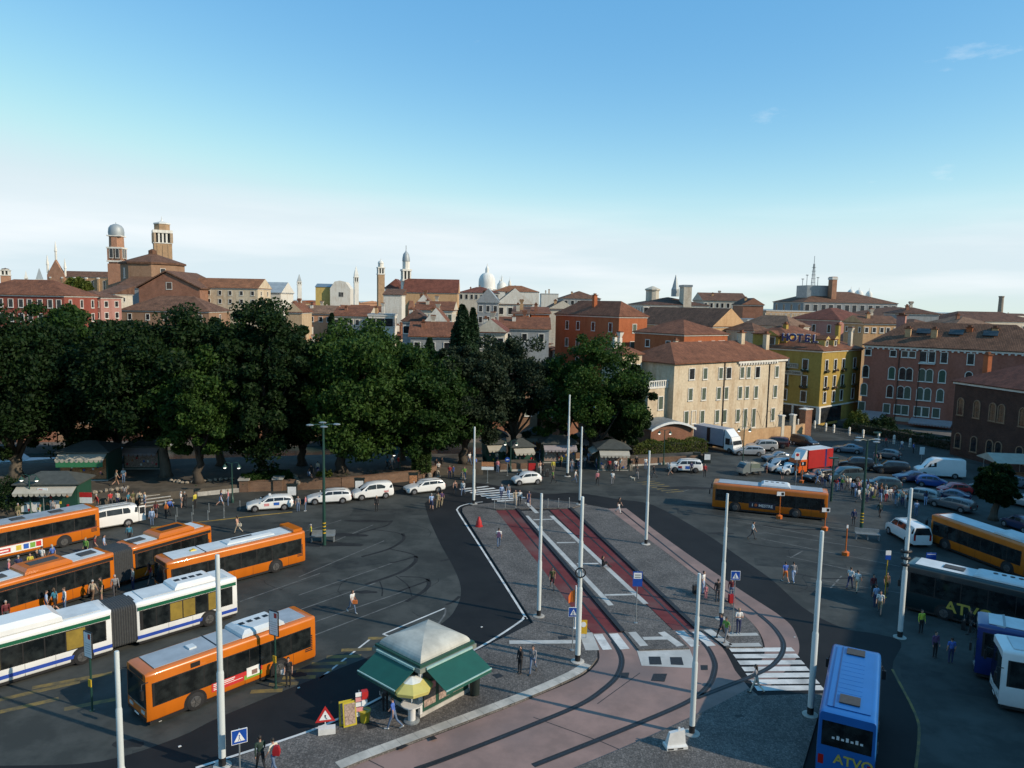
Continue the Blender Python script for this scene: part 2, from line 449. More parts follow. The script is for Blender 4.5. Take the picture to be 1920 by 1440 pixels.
two_tone('faded_marking', (.085,.088,.088), (.15,.155,.15), 1.4, lo=.4, hi=.62, bump=0)
two_tone('yellow_marking', (.33,.2,.03), (.42,.26,.04), 1.0, c3=(.2,.13,.04), s3=.8, bump=0)
two_tone('faded_yellow', (.1,.085,.05), (.21,.15,.05), 1.2, bump=0)
paint('rail_steel', (.045,.046,.05), .35, .6, .25, 2.0)
paint('iron_cover', (.03,.03,.032), .6, .4, .3, 8.0, bump=.4)
two_tone('city_paving', (.09,.085,.08), (.14,.13,.12), .4)
two_tone('gravel_path', (.07,.06,.047), (.105,.09,.07), .5, c3=(.045,.04,.032))
two_tone('kerb_stone', (.33,.32,.29), (.46,.44,.4), .7, c3=(.22,.21,.19))
# ================================================================== THE SETTING: water, land, roads, paving, markings
def water_material():
    m, n, l, b = new_mat('lagoon_water')
    b.inputs['Base Color'].default_value = (.012,.03,.026,1); b.inputs['Roughness'].default_value = .22
    geo = n.new('ShaderNodeNewGeometry'); nz = n.new('ShaderNodeTexNoise'); nz.inputs['Scale'].default_value = 1.1; nz.inputs['Detail'].default_value = 5
    l.new(geo.outputs['Position'], nz.inputs['Vector'])
    bp = n.new('ShaderNodeBump'); bp.inputs['Strength'].default_value = .25; bp.inputs['Distance'].default_value = .1; l.new(nz.outputs['Fac'], bp.inputs['Height']); l.new(bp.outputs[0], b.inputs['Normal'])
water_material()
struct(MB().poly([(-9000,-600,-1.1),(9000,-600,-1.1),(9000,16000,-1.1),(-9000,16000,-1.1)]).build('water', 'lagoon_water'))
NEAR_BANK = [(-260,78),(-70,91),(-20,103.5),(14,111),(19,128),(24,150),(46,155),(54,147),(60,139),(70,125.5),(84,108),(150,40),(240,-40)]
FAR_BANK = [(-260,93),(-72,106),(-24,118),(4,124),(10,146),(20,166),(50,166),(61,153),(67,144.5),(77.5,131),(92,114),(160,48),(260,-30)]
struct(MB().prism(NEAR_BANK + [(240,-120),(-260,-120)], -1.4, 0.0).build('ground', 'old_asphalt'))
struct(MB().prism([(-2600,93)] + FAR_BANK + [(2600,-30),(2600,2700),(-2600,2700)], -1.4, 0.0).build('land', 'city_paving'))

def P(pts, z=0.0): return [G(u, v, z) for u, v in pts]
def sheet(name, pts, z, m, parent=None, kind=None):
    o = MB().poly([(p.x, p.y, z) for p in (P(pts, z) if not hasattr(pts[0], 'z') else pts)]).build(name, m, parent)
    if o.data.polygons[0].normal.z < 0: o.data.flip_normals()
    if parent is None: struct(o)
    return o
def strip_pts(path, w):
    L, R = [], []
    for i, p in enumerate(path):
        d = (path[min(i+1,len(path)-1)] - path[max(i-1,0)]); d.z = 0; d.normalize()
        n = Vector((-d.y, d.x, 0)) * w / 2
        L.append(p + n); R.append(p - n)
    return L, R
def smooth_path(pts, z=0.0, n=6):
    """Catmull-Rom through ground points"""
    q = [G(u, v, z) for u, v in pts] if not hasattr(pts[0], 'z') else pts
    out = []
    for i in range(len(q) - 1):
        p0, p1, p2, p3 = q[max(i-1,0)], q[i], q[i+1], q[min(i+2,len(q)-1)]
        for k in range(n):
            t = k / n
            out.append(.5*((2*p1) + (p2-p0)*t + (2*p0-5*p1+4*p2-p3)*t*t + (3*p1-p0-3*p2+p3)*t**3))
    out.append(q[-1]); return out
def ribbon(name, path, w, z, m, parent=None, thick=0.0):
    L, R = strip_pts(path, w); mb = MB()
    if thick:
        mb.loft([[(a.x,a.y,z),(b.x,b.y,z),(b.x,b.y,z+thick),(a.x,a.y,z+thick)] for a, b in zip(L, R)])
    else:
        n = len(L); mb.v = [(p.x,p.y,z) for p in L] + [(p.x,p.y,z) for p in R]
        for i in range(n-1): mb.face([i, n+i, n+i+1, i+1])
    o = mb.build(name, m, parent)
    if parent is None: struct(o)
    return o

# --- the fresh black asphalt that runs round the tram stop
road = sheet('road', smooth_path([(796,944),(805,974),(827,1022),(848,1059),(862,1092),(864,1116),(855,1140),(836,1163),(780,1196),(640,1252),(423,1340),(333,1383),(187,1428),(0,1436),(-260,1440)], n=4)
  + P([(-260,1700),(1500,1700),(1760,1600)]) + smooth_path([(1717,1440),(1723,1384),(1717,1340),(1673,1255),(1690,1205),(1640,1188),(1579,1177),(1507,1140),(1447,1087),(1380,1040),(1320,999),(1224,947),(1158,936),(1080,924),(1023,926),(960,915),(880,905),(830,915)], n=4), .004, 'new_asphalt')

# --- raised cobbled paving in three pieces round the two tram lanes, and the apron at the bottom right
KH = .11
def raised(name, path, m='porphyry'):
    pts = [(p.x, p.y) for p in path]
    ZONES.append((pts, KH))
    return struct(MB().prism(pts, -.02, KH).build(name, m))
Z = KH
left_edge = smooth_path([(880,948),(868,952),(867,960),(1000,1167)][:3], Z, 4)
piece_a = left_edge + P([(1000,1167),(900,1217),(640,1352),(365,1446),(250,1490),(560,1490)], Z) + smooth_path([(640,1442),(700,1418),(850,1362),(990,1308),(1080,1268),(1108,1249)], Z, 5) + smooth_path([(1120,1233),(1119,1212),(1109,1187)], Z, 3) + P([(1012,1060),(930,957)], Z)
pavement = raised('pavement', piece_a)
piece_b = P([(973,956),(905,949),(1000,938),(1029,956),(1262,1181),(1275,1196),(1185,1199),(1172,1186)], Z)
piece_b = P([(974,958),(1028,957),(1261,1181),(1292,1215),(1198,1218),(1173,1187)], Z)
island_mid = raised('pavement', piece_b)
piece_c = P([(1072,955),(1100,946),(1139,953),(1307,1080)], Z) + smooth_path([(1372,1135),(1402,1160),(1422,1184),(1431,1213)], Z, 3) + P([(1362,1213)], Z) + smooth_path([(1340,1192),(1309,1180)], Z, 2)
island_right = raised('pavement', piece_c)
piece_h = P([(890,946),(1000,934),(1085,942),(1100,945),(1071,952),(930,954),(882,949)], Z)
island_head = raised('pavement', piece_h)
piece_d = smooth_path([(1405,1290),(1309,1339),(1192,1392),(1075,1441)], Z, 3) + P([(980,1490),(1440,1560),(1505,1440),(1533,1345),(1548,1300),(1422,1304)], Z)
apron = raised('pavement', piece_d)

# --- pink tram concrete, red lanes, rails
tramway = sheet('tramway', P([(1110,1187),(1305,1180)]) + smooth_path([(1338,1196),(1360,1222),(1378,1257)],0,3) + P([(1407,1293)]) + smooth_path([(1407,1293),(1309,1342),(1192,1395),(1072,1444)],0,3) + P([(960,1500),(520,1500)]) + smooth_path([(640,1446),(700,1422),(850,1367),(990,1312),(1085,1272),(1114,1250),(1124,1233),(1120,1210)],0,4), .008, 'pink_concrete')
strip_r = smooth_path([(1139,954),(1307,1080),(1376,1138),(1404,1162),(1424,1186),(1434,1214),(1428,1238),(1400,1275)], 0, 5)
strip_o = smooth_path([(1174,953),(1263,1020),(1379,1100),(1467,1158),(1493,1190),(1498,1222),(1480,1250),(1440,1290)], 0, 5)
sheet('tramway', strip_r + strip_o[::-1], .012, 'pink_concrete')
lane1 = sheet('tram_lane', [(930,957),(970,956),(1168,1186),(1110,1187)], .016, 'red_resin')
lane2 = sheet('tram_lane', [(1031,956),(1069,954),(1307,1180),(1262,1181)], .016, 'red_resin')
for l in (lane1, lane2): struct(l)
for a in ([(970,955),(1168,1186)], [(1069,953),(1307,1180)]):
    L, R = strip_pts([G(*a[0]), G(*a[1])], .34)
    struct(MB().loft([[(p.x,p.y,.0),(q.x,q.y,.0),(q.x,q.y,.125),(p.x,p.y,.125)] for p, q in zip(L, R)]).build('kerb', 'iron_cover'))
rails = [[(950,957),(1030,1053),(1095,1134),(1137,1186),(1158,1216),(1166,1240),(1157,1268),(1130,1294),(1087,1322),(992,1362),(852,1417),(779,1443)],
         [(1049,956),(1130,1030),(1215,1110),(1289,1182),(1322,1209),(1338,1236),(1340,1257),(1328,1286),(1290,1316),(1175,1366),(1000,1436)],
         [(1165,958),(1216,999),(1315,1077),(1376,1118),(1437,1164),(1462,1192),(1469,1214),(1458,1238),(1424,1262),(1306,1309)]]
for r in rails:
    pth = smooth_path(r, 0, 8)
    kf = next(i for i, q in enumerate(pth) if q.y < 47 or (r[0][0] > 1100 and q.y < 52))
    ribbon('tram_rail', pth[:kf+1], .17, .021, 'iron_cover', tramway)
    ribbon('tram_rail', pth[kf:], .34, .021, 'iron_cover', tramway)
    ribbon('tram_rail', pth, .08, .025, 'rail_steel', tramway)
for a in ([(1000,1345),(1130,1392)], [(1120,1320),(1200,1262)], [(1130,1392),(1160,1405)], [(640,1400),(720,1440)]):
    ribbon('joint', [G(*a[0]), G(*a[1])], .05, .0125, 'iron_cover', tramway)

# --- marble bands in the cobbles, zebra stripes, bay lines
def band(p0, p1, w, parent, z=KH + .004, m='marble_strip', name='marble_band'):
    return ribbon(name, [G(*p0, z), G(*p1, z)], w, z, m, parent)
band((987,967),(1146,1135),.42,island_mid); band((1034,967),(1211,1132),.42,island_mid)
for a, b in (((1000,974.5),(1036,973.5)), ((1044,1017.5),(1079,1017)), ((1082,1057),(1122,1056.5)), ((1134,1115.5),(1188,1114.5))): band(a, b, .3, island_mid, KH + .007)
for a, b in (((1185,1185),(1208,1211)),((1240,1185),(1276,1211))): band(a, b, .55, island_mid)
band((1206,1197),(1258,1196),.45,island_mid,KH+.007)
band((987,942),(1007,962),.42,island_head); band((955,1204),(1086,1203),.5,pavement); band((1098,1186),(1111,1219),.9,pavement)
band((1366,1190),(1421,1189),.42,island_right); band((1368,1209.5),(1426,1208.5),.5,island_right); band((1326,1180),(1366,1210),.6,island_right)
sheet('concrete_pad', [(1194,1219),(1293,1217),(1308,1253),(1203,1248)], .02, 'marble_strip', tramway)
for a in ([(1216,1231),(1238,1231),(1241,1246),(1218,1246)], [(1256,1232),(1278,1232),(1282,1247),(1258,1246)], [(1165,1261),(1180,1261),(1178,1270),(1164,1270)], [(1226,1263),(1251,1263),(1246,1278),(1221,1276)], [(1314,1247),(1327,1247),(1327,1256),(1315,1256)]):
    sheet('drain_cover', a, .026, 'iron_cover', tramway)
for a in ([(937,1315),(955,1304),(975,1310),(957,1322)], [(922,1265),(936,1262),(945,1268),(932,1272)], [(686,1356),(702,1352),(712,1362),(690,1368)], [(1046,1193),(1062,1192),(1065,1197),(1048,1199)], [(735,1398),(750,1391),(766,1398),(752,1405)], [(1376,1341),(1390,1339),(1396,1343),(1382,1346)], [(805,1382),(813,1379),(820,1385),(809,1388)]):
    sheet('drain_cover', a, KH + .01, 'iron_cover', pavement if a[0][0] < 1200 else apron)
def zebra(l0, l1, r0, r1, n, w, par, z=.02):
    for i in range(n):
        t = i / (n - 1)
        a = G(l0[0]+(l1[0]-l0[0])*t, l0[1]+(l1[1]-l0[1])*t); b = G(r0[0]+(r1[0]-r0[0])*t, r0[1]+(r1[1]-r0[1])*t)
        ribbon('crossing_stripe', [a, b], w, z, 'white_marking', par)
zebra((1369,1219),(1417,1291),(1487,1218),(1543,1290),7,.55,road)
zebra((862,918),(942,943),(916,912),(1008,940),9,.5,road)
for a, b in (((1121,1189),(1139,1218)), ((1150,1188),(1172,1217)), ((1274,1183),(1304,1212)), ((1305,1184),(1334,1211))): band(a, b, .62, tramway, .022, 'white_marking', 'crossing_stripe')
# white edge line of the fresh asphalt
ribbon('edge_line', smooth_path([(905,941),(887,943),(866,948),(858,954),(860,962),(900,1024),(978,1146),(982,1157),(970,1169),(900,1213),(760,1284),(640,1345),(560,1378),(367,1440)],0,5), .17, .0085, 'white_marking', road)
ribbon('edge_line', smooth_path([(1717,1440),(1723,1384),(1717,1340),(1673,1255)],0,4), .14, .0085, 'faded_yellow', road)
edge = smooth_path([(640,1442),(700,1418),(850,1362),(990,1308),(1080,1268),(1108,1249)], Z, 5)
kerb_pts = [p + Vector((-.22,.26,0)) for p in edge]
acc = 0
for i in range(len(kerb_pts) - 1):                       # white kerb slabs with their joints
    a, b = kerb_pts[i], kerb_pts[i+1]
    ribbon('kerb_slab', [a, a + (b-a)*.985], .62, KH + .006, 'kerb_stone', pavement, thick=.01)
ground = bpy.data.objects['ground']
for a, b in (((560,1082),(720,1014)), ((560,1116),(735,1056)), ((470,1176),(704,1093)), ((584,1168),(760,1108)), ((470,1237),(790,1114)), ((450,1128),(600,1075)), ((600,1026),(700,984)),
             ((1380,967),(1593,993)), ((1375,976),(1560,1010)), ((1440,1000),(1687,1037)), ((1427,1010),(1687,1062)), ((1475,1043),(1640,1078)), ((1520,1085),(1690,1112)), ((1280,922),(1300,915)), ((1130,870),(1010,866)), ((560,1000),(640,975))):
    ribbon('bay_line', [G(*a), G(*b)], .11, .004, 'faded_marking', ground)
for a, b in (((718,1189),(835,1140)), ((718,1189),(745,1198)), ((600,1272),(697,1196)), ((1420,1000),(1442,999)), ((1482,1046),(1505,1033)), ((1557,1103),(1578,1080))):
    ribbon('bay_line', [G(*a), G(*b)], .13, .004, 'faded_marking' if a[0] > 900 else 'white_marking', ground)
ribbon('bay_line', smooth_path([(835,1140),(834,1152),(820,1172)],0,4), .13, .008, 'faded_marking', ground)
for a, b in (((690,1197),(738,1196)), ((640,1219),(697,1217)), ((612,1232),(677,1230)), ((584,1245),(650,1243)), ((556,1258),(622,1256)), ((530,1271),(592,1269)), ((504,1284),(560,1281)), ((470,1297),(530,1294)),
             ((0,1312),(150,1278)), ((0,1335),(110,1310)), ((60,1290),(210,1262)), ((120,1330),(220,1310))):
    ribbon('hatch_stripe', [G(*a), G(*b)], .4, .0042, 'faded_yellow', ground)
for i in range(7):
    ribbon('hatch_stripe', [G(1195 + 9*i, 905 + 3.1*i), G(1228 + 9*i, 902 + 3.1*i)], .28, .004, 'faded_yellow', ground)
ribbon('kerb_line', [G(283,989), G(480,967), G(548,960)], .22, .004, 'yellow_marking', ground)
for r, w in (([(678,1044),(730,1029),(756,1012),(755,1000)],.3), ([(685,1096),(749,1074),(777,1055),(780,1043)],.34), ([(761,1128),(791,1111),(804,1097),(802,1085)],.34), ([(668,1001),(705,991),(726,985),(735,976)],.26),
             ([(730,1029),(770,1038),(783,1046)],.16), ([(749,1081),(790,1083),(806,1090)],.16), ([(731,1056),(757,1050),(779,1043)],.22), ([(747,1109),(775,1099),(800,1090)],.22), ([(712,1090),(717,1105),(716,1118)],.1), ([(742,1080),(765,1098),(772,1118)],.1), ([(700,993),(740,998),(757,1004)],.14),
             ([(836,1134),(850,1128),(862,1118)],.26), ([(826,1052),(836,1050),(842,1048)],.3),
             ([(1400,1018),(1450,1026),(1500,1029)],.2), ([(1430,985),(1500,993),(1560,990)],.3), ([(1490,1075),(1550,1085),(1620,1082)],.24)):
    ribbon('tyre_mark', smooth_path(r,0,5), w, .0052, 'rubber_mark', ground)
for u, v, a, b in ((686,1110,.9,.3), (1010,917,.8,.4), (640,1003,2.6,.5), (600,1020,4.,.7), (690,977,2.5,.4), (1350,1000,1.4,.3), (240,1395,.8,.35), (560,1265,.5,.3), (1290,915,4.,.7), (1380,948,6.,.6)):
    c = G(u, v)
    MB().poly([(c.x + a*math.cos(t*math.pi/6)*(1+.2*math.sin(t*3.1)), c.y + b*math.sin(t*math.pi/6)*(1+.25*math.sin(t*2.3+1)), .0061) for t in range(12)]).build('oil_stain', 'rubber_mark', ground)
two_tone('patch_asphalt', (.022,.025,.025), (.038,.042,.04), .6, bump=.2)
for u, v, a, b, r in ((640,1060,3.2,1.1,.5),(560,1150,2.4,.9,.45),(740,960,4.5,1.3,.1),(1330,960,3.5,1.2,-.1),(1500,1060,3.8,1.0,-.2),(1640,1060,2.5,1.0,-.3),(480,985,5,1.2,.05),(1200,925,4,1.2,.1),(340,1400,2.2,.7,.5),(1780,1280,2.6,1.2,-.4)):
    c = G(u, v); MB().poly([(x*a*math.cos(r)-y*b*math.sin(r),x*a*math.sin(r)+y*b*math.cos(r),.0022) for x, y in ((-1,-1),(1,-.95),(1.03,1),(-.97,1.02))]).build('repair_patch', 'patch_asphalt', ground, (c.x,c.y,0))
crk = random.Random(9)
for k in range(34):
    u, v = crk.uniform(300,860) if k % 2 else crk.uniform(1250,1750), crk.uniform(950,1200); p = G(u, v); a = crk.uniform(0,6.3); pts = [p]
    for q in range(5): a += crk.uniform(-.6,.6); pts.append(pts[-1] + Vector((math.cos(a),math.sin(a),0))*crk.uniform(.5,1.3))
    ribbon('crack', pts, .05, .0031, 'rubber_mark', ground)
for u, v in ((560,1290),(903,1176),(300,1352),(337,1400),(1300,1350),(1490,1195)):
    c = GZ(u, v); MB().box(-.07,.07,-.05,.05,0,.03).build('paper_scrap', 'white_marking', pavement, (c.x, c.y, c.z + .003), .7)

# --- the raised park behind its brick wall
PARK_H = .85
WALL = [(-260,988),(60,962),(230,946),(322,936),(450,922),(640,915),(790,899),(816,891)]
wall_w = [G(u, v) for u, v in WALL]
park_back = [(-20,102),(-70,89.5),(-150,82)]
pk = [(p.x, p.y) for p in wall_w] + [(-3.5,94),(-4,103)] + park_back
ZONES.append((pk, PARK_H))
park = struct(MB().prism(pk, -.01, PARK_H).build('park_terrace', 'gravel_path'))
# ================================================================== BUILDINGS
for nm, c in dict(cream=(.54,.455,.33), ochre=(.34,.235,.06), salmon=(.3,.125,.09), orange=(.36,.115,.05), white=(.6,.58,.52), pale=(.5,.46,.38), beige=(.45,.34,.22), rose=(.37,.19,.16), grey=(.26,.28,.29),
                  brown=(.27,.17,.11), tan=(.48,.31,.17), red=(.24,.07,.05), peach=(.55,.3,.18), yellow=(.5,.36,.12)).items():
    plaster('wall_' + nm, c, .6 if nm == 'cream' else .4)
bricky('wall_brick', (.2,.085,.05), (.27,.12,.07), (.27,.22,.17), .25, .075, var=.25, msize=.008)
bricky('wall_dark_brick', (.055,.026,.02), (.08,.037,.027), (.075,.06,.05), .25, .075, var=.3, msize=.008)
bricky('tower_brick', (.3,.145,.085), (.38,.19,.115), (.36,.28,.2), .3, .1, var=.22, msize=.01)
bricky('tower_brick_tan', (.3,.19,.105), (.38,.25,.14), (.36,.28,.2), .3, .1, var=.22, msize=.01)
for nm, c in dict(rust=(.24,.097,.052), brown=(.19,.098,.06), pale=(.28,.165,.105), dark=(.135,.07,.047), orange=(.31,.135,.066), red=(.2,.07,.045)).items():
    bricky('roof_' + nm, c, (c[0]*.68, c[1]*.7, c[2]*.72), (c[0]*.36, c[1]*.38, c[2]*.4), .26, .42, msize=.045, var=.4, tile=True, bump=.9)
paint('stone_trim', (.6,.58,.53), .8, 0, .15, 2.0)
paint('istrian_stone', (.62,.6,.54), .8, 0, .18, .8, streak=True)
paint('lead_roof', (.3,.33,.34), .55, .2, .2, .6, streak=True)
paint('white_dome', (.62,.62,.58), .7, 0, .15, .35, streak=True)
paint('green_shutter', (.06,.085,.06), .6, 0, .25, 5)
paint('dark_green_shutter', (.025,.07,.045), .6, 0, .25, 5)
paint('brown_shutter', (.075,.045,.03), .6, 0, .25, 5)
glass('window_glass', (.012,.014,.016), .12)
paint('drain_pipe', (.045,.03,.025), .5, .3, .2)
paint('dark_timber', (.04,.03,.024), .7)
paint('iron_rail', (.02,.022,.024), .5, .5)
paint('zinc', (.22,.25,.27), .45, .5, .2, 1.0)
paint('hotel_blue', (.01,.015,.11), .35)
paint('canvas_cream', (.36,.335,.28), .8, 0, .12, 1.5)
paint('canvas_grey', (.28,.25,.26), .8, 0, .12, 1.5)
paint('bronze_dark', (.02,.022,.02), .5)

WIN_CACHE = {}
def win_mesh(w, h, arch, pane, surround='stone_trim', kind='frame'):
    key = (round(w,2), round(h,2), arch, pane, surround, kind)
    if key in WIN_CACHE: return WIN_CACHE[key]
    mb = MB(); t = .13
    def outline(x, zt):
        if not arch: return [(-x, 0), (x, 0), (x, zt), (-x, zt)]
        return [(-x, 0), (x, 0)] + [(x*math.cos(a*math.pi/8), zt - x + x*math.sin(a*math.pi/8)) for a in range(9)]
    o = outline(w/2 + t, h + t); i = outline(w/2, h)
    if kind in ('frame', 'both'):
        o[0] = (o[0][0], -.1); o[1] = (o[1][0], -.1)
        n = len(o)
        rings = []
        mb.loft([[(p[0], -.1, p[1]) for p in o], [(p[0], 0, p[1]) for p in o]], cap=False)
        for j in range(n):
            k = (j+1) % n
            mb.poly([(o[j][0],-.1,o[j][1]), (o[k][0],-.1,o[k][1]), (i[k][0],-.1,i[k][1]), (i[j][0],-.1,i[j][1])])
            mb.poly([(i[j][0],-.1,i[j][1]), (i[k][0],-.1,i[k][1]), (i[k][0],-.02,i[k][1]), (i[j][0],-.02,i[j][1])])
        mb.box(-w/2-t-.06, w/2+t+.06, -.17, 0, -.19, -.1)
    if kind in ('pane', 'both'):
        mb.mat(1 if kind == 'both' else 0)
        mb.poly([(p[0], -.03, p[1]) for p in i])
        mb.box(-.025, .025, -.05, -.03, .02, h - .05 - (w/2*.3 if arch else 0))
    me = mb.mesh('window_' + kind, [surround, pane] if kind == 'both' else [surround if kind == 'frame' else pane])
    WIN_CACHE[key] = me
    return me
def window(par, x, y, z, rz, w, h, pane='window_glass', arch=False, sub=True, surround='stone_trim'):
    """a window set in a wall: frame with its pane (or closed shutters) as a sub-part"""
    if not sub: return add('window', win_mesh(w, h, arch, pane, surround, 'both'), par, (x, y, z), rz)
    f = add('window', win_mesh(w, h, arch, pane, surround, 'frame'), par, (x, y, z), rz)
    add('shutter' if 'shutter' in pane else 'pane', win_mesh(w, h, arch, pane, surround, 'pane'), f)
    return f
def roof_mesh(w, d, rh, kind, o=.45, x0=0, y0=0, z=0, t=.16):
    mb = MB(); X0, X1, Y0, Y1 = x0-o, x0+w+o, y0-o, y0+d+o; zt = z + t; zr = z + t + rh
    if kind == 'flat':
        return mb.box(X0+o-.05, X1-o+.05, Y0+o-.05, Y1-o+.05, z, z+.25)
    base = [(X0,Y0,z),(X1,Y0,z),(X1,Y1,z),(X0,Y1,z)]; top = [(X0,Y0,zt),(X1,Y0,zt),(X1,Y1,zt),(X0,Y1,zt)]
    mb.loft([base, top], cap=False); mb.poly(base[::-1])
    if kind == 'hip':
        if (X1-X0) >= (Y1-Y0):
            h = (Y1-Y0)/2; a, b = (X0+h*.95,(Y0+Y1)/2,zr), (X1-h*.95,(Y0+Y1)/2,zr)
            mb.poly([top[0],top[1],b,a]); mb.poly([top[1],top[2],b]); mb.poly([top[2],top[3],a,b]); mb.poly([top[3],top[0],a])
        else:
            h = (X1-X0)/2; a, b = ((X0+X1)/2,Y0+h*.95,zr), ((X0+X1)/2,Y1-h*.95,zr)
            mb.poly([top[0],top[1],a]); mb.poly([top[1],top[2],b,a]); mb.poly([top[2],top[3],b]); mb.poly([top[3],top[0],a,b])
    elif kind == 'gable_x':
        a, b = (X0,(Y0+Y1)/2,zr), (X1,(Y0+Y1)/2,zr)
        mb.poly([top[0],top[1],b,a]); mb.poly([top[2],top[3],a,b]); mb.mat(1).poly([top[1],top[2],b]); mb.poly([top[3],top[0],a])
    elif kind == 'gable_y':
        a, b = ((X0+X1)/2,Y0,zr), ((X0+X1)/2,Y1,zr)
        mb.poly([top[1],top[2],b,a]); mb.poly([top[3],top[0],a,b]); mb.mat(1).poly([top[0],top[1],a]); mb.poly([top[2],top[3],b])
    elif kind == 'shed':
        a, b = (X0,Y1,zr), (X1,Y1,zr)
        mb.poly([top[0],top[1],b,a]); mb.poly([top[1],top[2],b]); mb.poly([top[3],top[0],a]); mb.poly([top[2],top[3],a,b])
    return mb
CHIM = {}
def chimney(par, x, y, z, h=1.8, m='wall_pale', w=.7, flare=False):
    mb = MB(); mb.box(-w/2,w/2,-w*.4,w*.4,-1.2,h)
    if flare: mb.loft([[(-w*.3,-w*.3,h),(w*.3,-w*.3,h),(w*.3,w*.3,h),(-w*.3,w*.3,h)],[(-w*.75,-w*.75,h+.9),(w*.75,-w*.75,h+.9),(w*.75,w*.75,h+.9),(-w*.75,w*.75,h+.9)]]); mb.mat(1).box(-w*.6,w*.6,-w*.6,w*.6,h+.9,h+1.1)
    else: mb.mat(1).box(-w*.68,w*.68,-w*.58,w*.58,h,h+.16); mb.box(-w*.3,w*.3,-w*.25,w*.25,h+.16,h+.5)
    return mb.build('chimney', [m, 'roof_rust'], par, (x, y, z), uv=True)
def house(name, label, cat, A, yaw, w, d, h, roof='hip', rh=2.2, wall='wall_pale', roofm='roof_rust', group=None, cornice=True, base=0.0):
    """A: front-left corner on the ground; x runs along the front, y into depth"""
    t = thing(name, label, cat, (A[0], A[1], base), yaw, group)
    MB().box(0,w,0,d,-.5,h).build('wall', wall, t, uv=True)
    r = roof_mesh(w, d, rh, roof, z=h).build('roof', [roofm, wall] if 'gable' in roof else roofm if roof != 'flat' else 'zinc', t, uv=True)
    if cornice: MB().box(-.18,w+.18,-.18,d+.18,h-.28,h-.004).build('cornice', 'stone_trim', t)
    return t, r
def facing(A, B):
    return math.atan2(B[1]-A[1], B[0]-A[0])

# ---- the cream house above the car park
A, B = Vector((25.7,118)), Vector((50.2,137))
yaw = facing(A, B); W = (B - A).length; H = 12.8
t, r = house('cream_house', 'long cream plastered house with brown tiled roof and green shutters, beside the yellow hotel', 'house', A, yaw, W, 11, H, 'hip', 3.0, 'wall_cream', 'roof_rust', cornice=False)
MB().box(W*.53, W+.25, -.32, 0, H-.42, H-.05).build('cornice', 'stone_trim', t)
for i in range(15): MB().box(W*.545 + i*.78, W*.545 + i*.78 + .36, -.3, 0, H-.78, H-.42).build('bracket', 'stone_trim', t)
def fx(u): return (AT(u, 700, 120).x, 0)
def on_front(u, t_obj_A=A, yaw=yaw):
    """distance along the facade at photo column u"""
    d = ray(u, 700); k = d[0]/d[1]
    ex, ey = math.cos(yaw), math.sin(yaw)
    return (k*t_obj_A.y - t_obj_A.x) / (ex - k*ey)
def facade_z(u, v, s, A=A, yaw=yaw):
    y = A.y + math.sin(yaw)*s
    return AT(u, v, y).z
rows = [(741.0-41, [1297,1322,1351,1366,1391,1403,1420,1456], 20), (738, [1296,1321,1349,1363,1389,1402,1419,1455], 22), (781, [1290,1304,1320,1348,1362,1387,1401,1417,1453], 23)]
for ri, (vc, us, hp) in enumerate(rows):
    for i, u in enumerate(us):
        s = on_front(u); y = A.y + math.sin(yaw)*s
        zc = AT(u, vc - (u-1340)*.035*(1 if ri else .8), y).z
        hh = hp * y / FPX
        pane = 'green_shutter'
        if (ri, i) in ((0,0),(0,3),(0,6)): pane = 'window_glass'
        if (ri, i) == (2,1): pane = 'wall_cream'
        ww = .95 if pane != 'window_glass' else 1.25
        if ri == 2 and i in (6,7): hh *= 1.5; zc -= .5
        window(t, s, 0, zc - hh/2, 0, ww, hh, pane)
for u in (1358, 1442):
    s = on_front(u); MB().tube([(s,-.1,.3),(s,-.1,H-.1)], .09, 8).build('drain_pipe', 'drain_pipe', t)
# taller narrow wing on the left with its roof terrace
wing = MB().box(-4.6,-.02,1.2,8.2,-.5,9.0).build('wing', 'wall_cream', t, uv=True)
MB().box(-4.7,.0,1.1,8.3,9.0,9.3).build('terrace_floor', 'stone_trim', t)
for i in range(9): MB().box(-4.55+i*.53,-4.35+i*.53,1.05,1.2,9.3,10.1).build('baluster', 'stone_trim', t)
MB().box(-4.7,0,1.0,1.25,10.1,10.25).build('terrace_rail', 'stone_trim', t)
pent = MB().box(-5.2,-.6,6.4,11,8.9,14.0).build('penthouse', 'wall_cream', t, uv=True)
roof_mesh(4.8,5.2,1.4,'hip',.3,-5.3,6.3,14.0).build('penthouse_roof', 'roof_rust', t, uv=True)
window(t, -3.4, 6.4, 10.2, 0, 1.9, 2.3, 'window_glass'); window(t, -1.3, 6.4, 10.4, 0, .8, 1.9, 'window_glass')
for x, z in ((-1.6,5.6),(-1.7,1.6)): window(t, x, 1.2, z, 0, 1.0, 2.0, 'green_shutter')
for y, z in ((3.5,5.6),(6.0,5.6),(3.5,1.6),(6.0,1.6)): window(t, -4.6, y, z, -math.pi/2, .9, 1.9, 'dark_green_shutter')
chimney(t, on_front(1422)+1, 4.6, H+2.0, 2.6, 'wall_cream', 1.0); chimney(t, on_front(1452)+.8, 2.6, H+1.0, 3.4, 'wall_cream', .95); chimney(t, on_front(1325), 6.8, H+2.0, 1.3, 'wall_pale', .7); chimney(t, -4.4, 9, 15, 1.8, 'wall_white', .6); chimney(t, -3.2, 9, 15, 1.6, 'wall_white', .6, True)
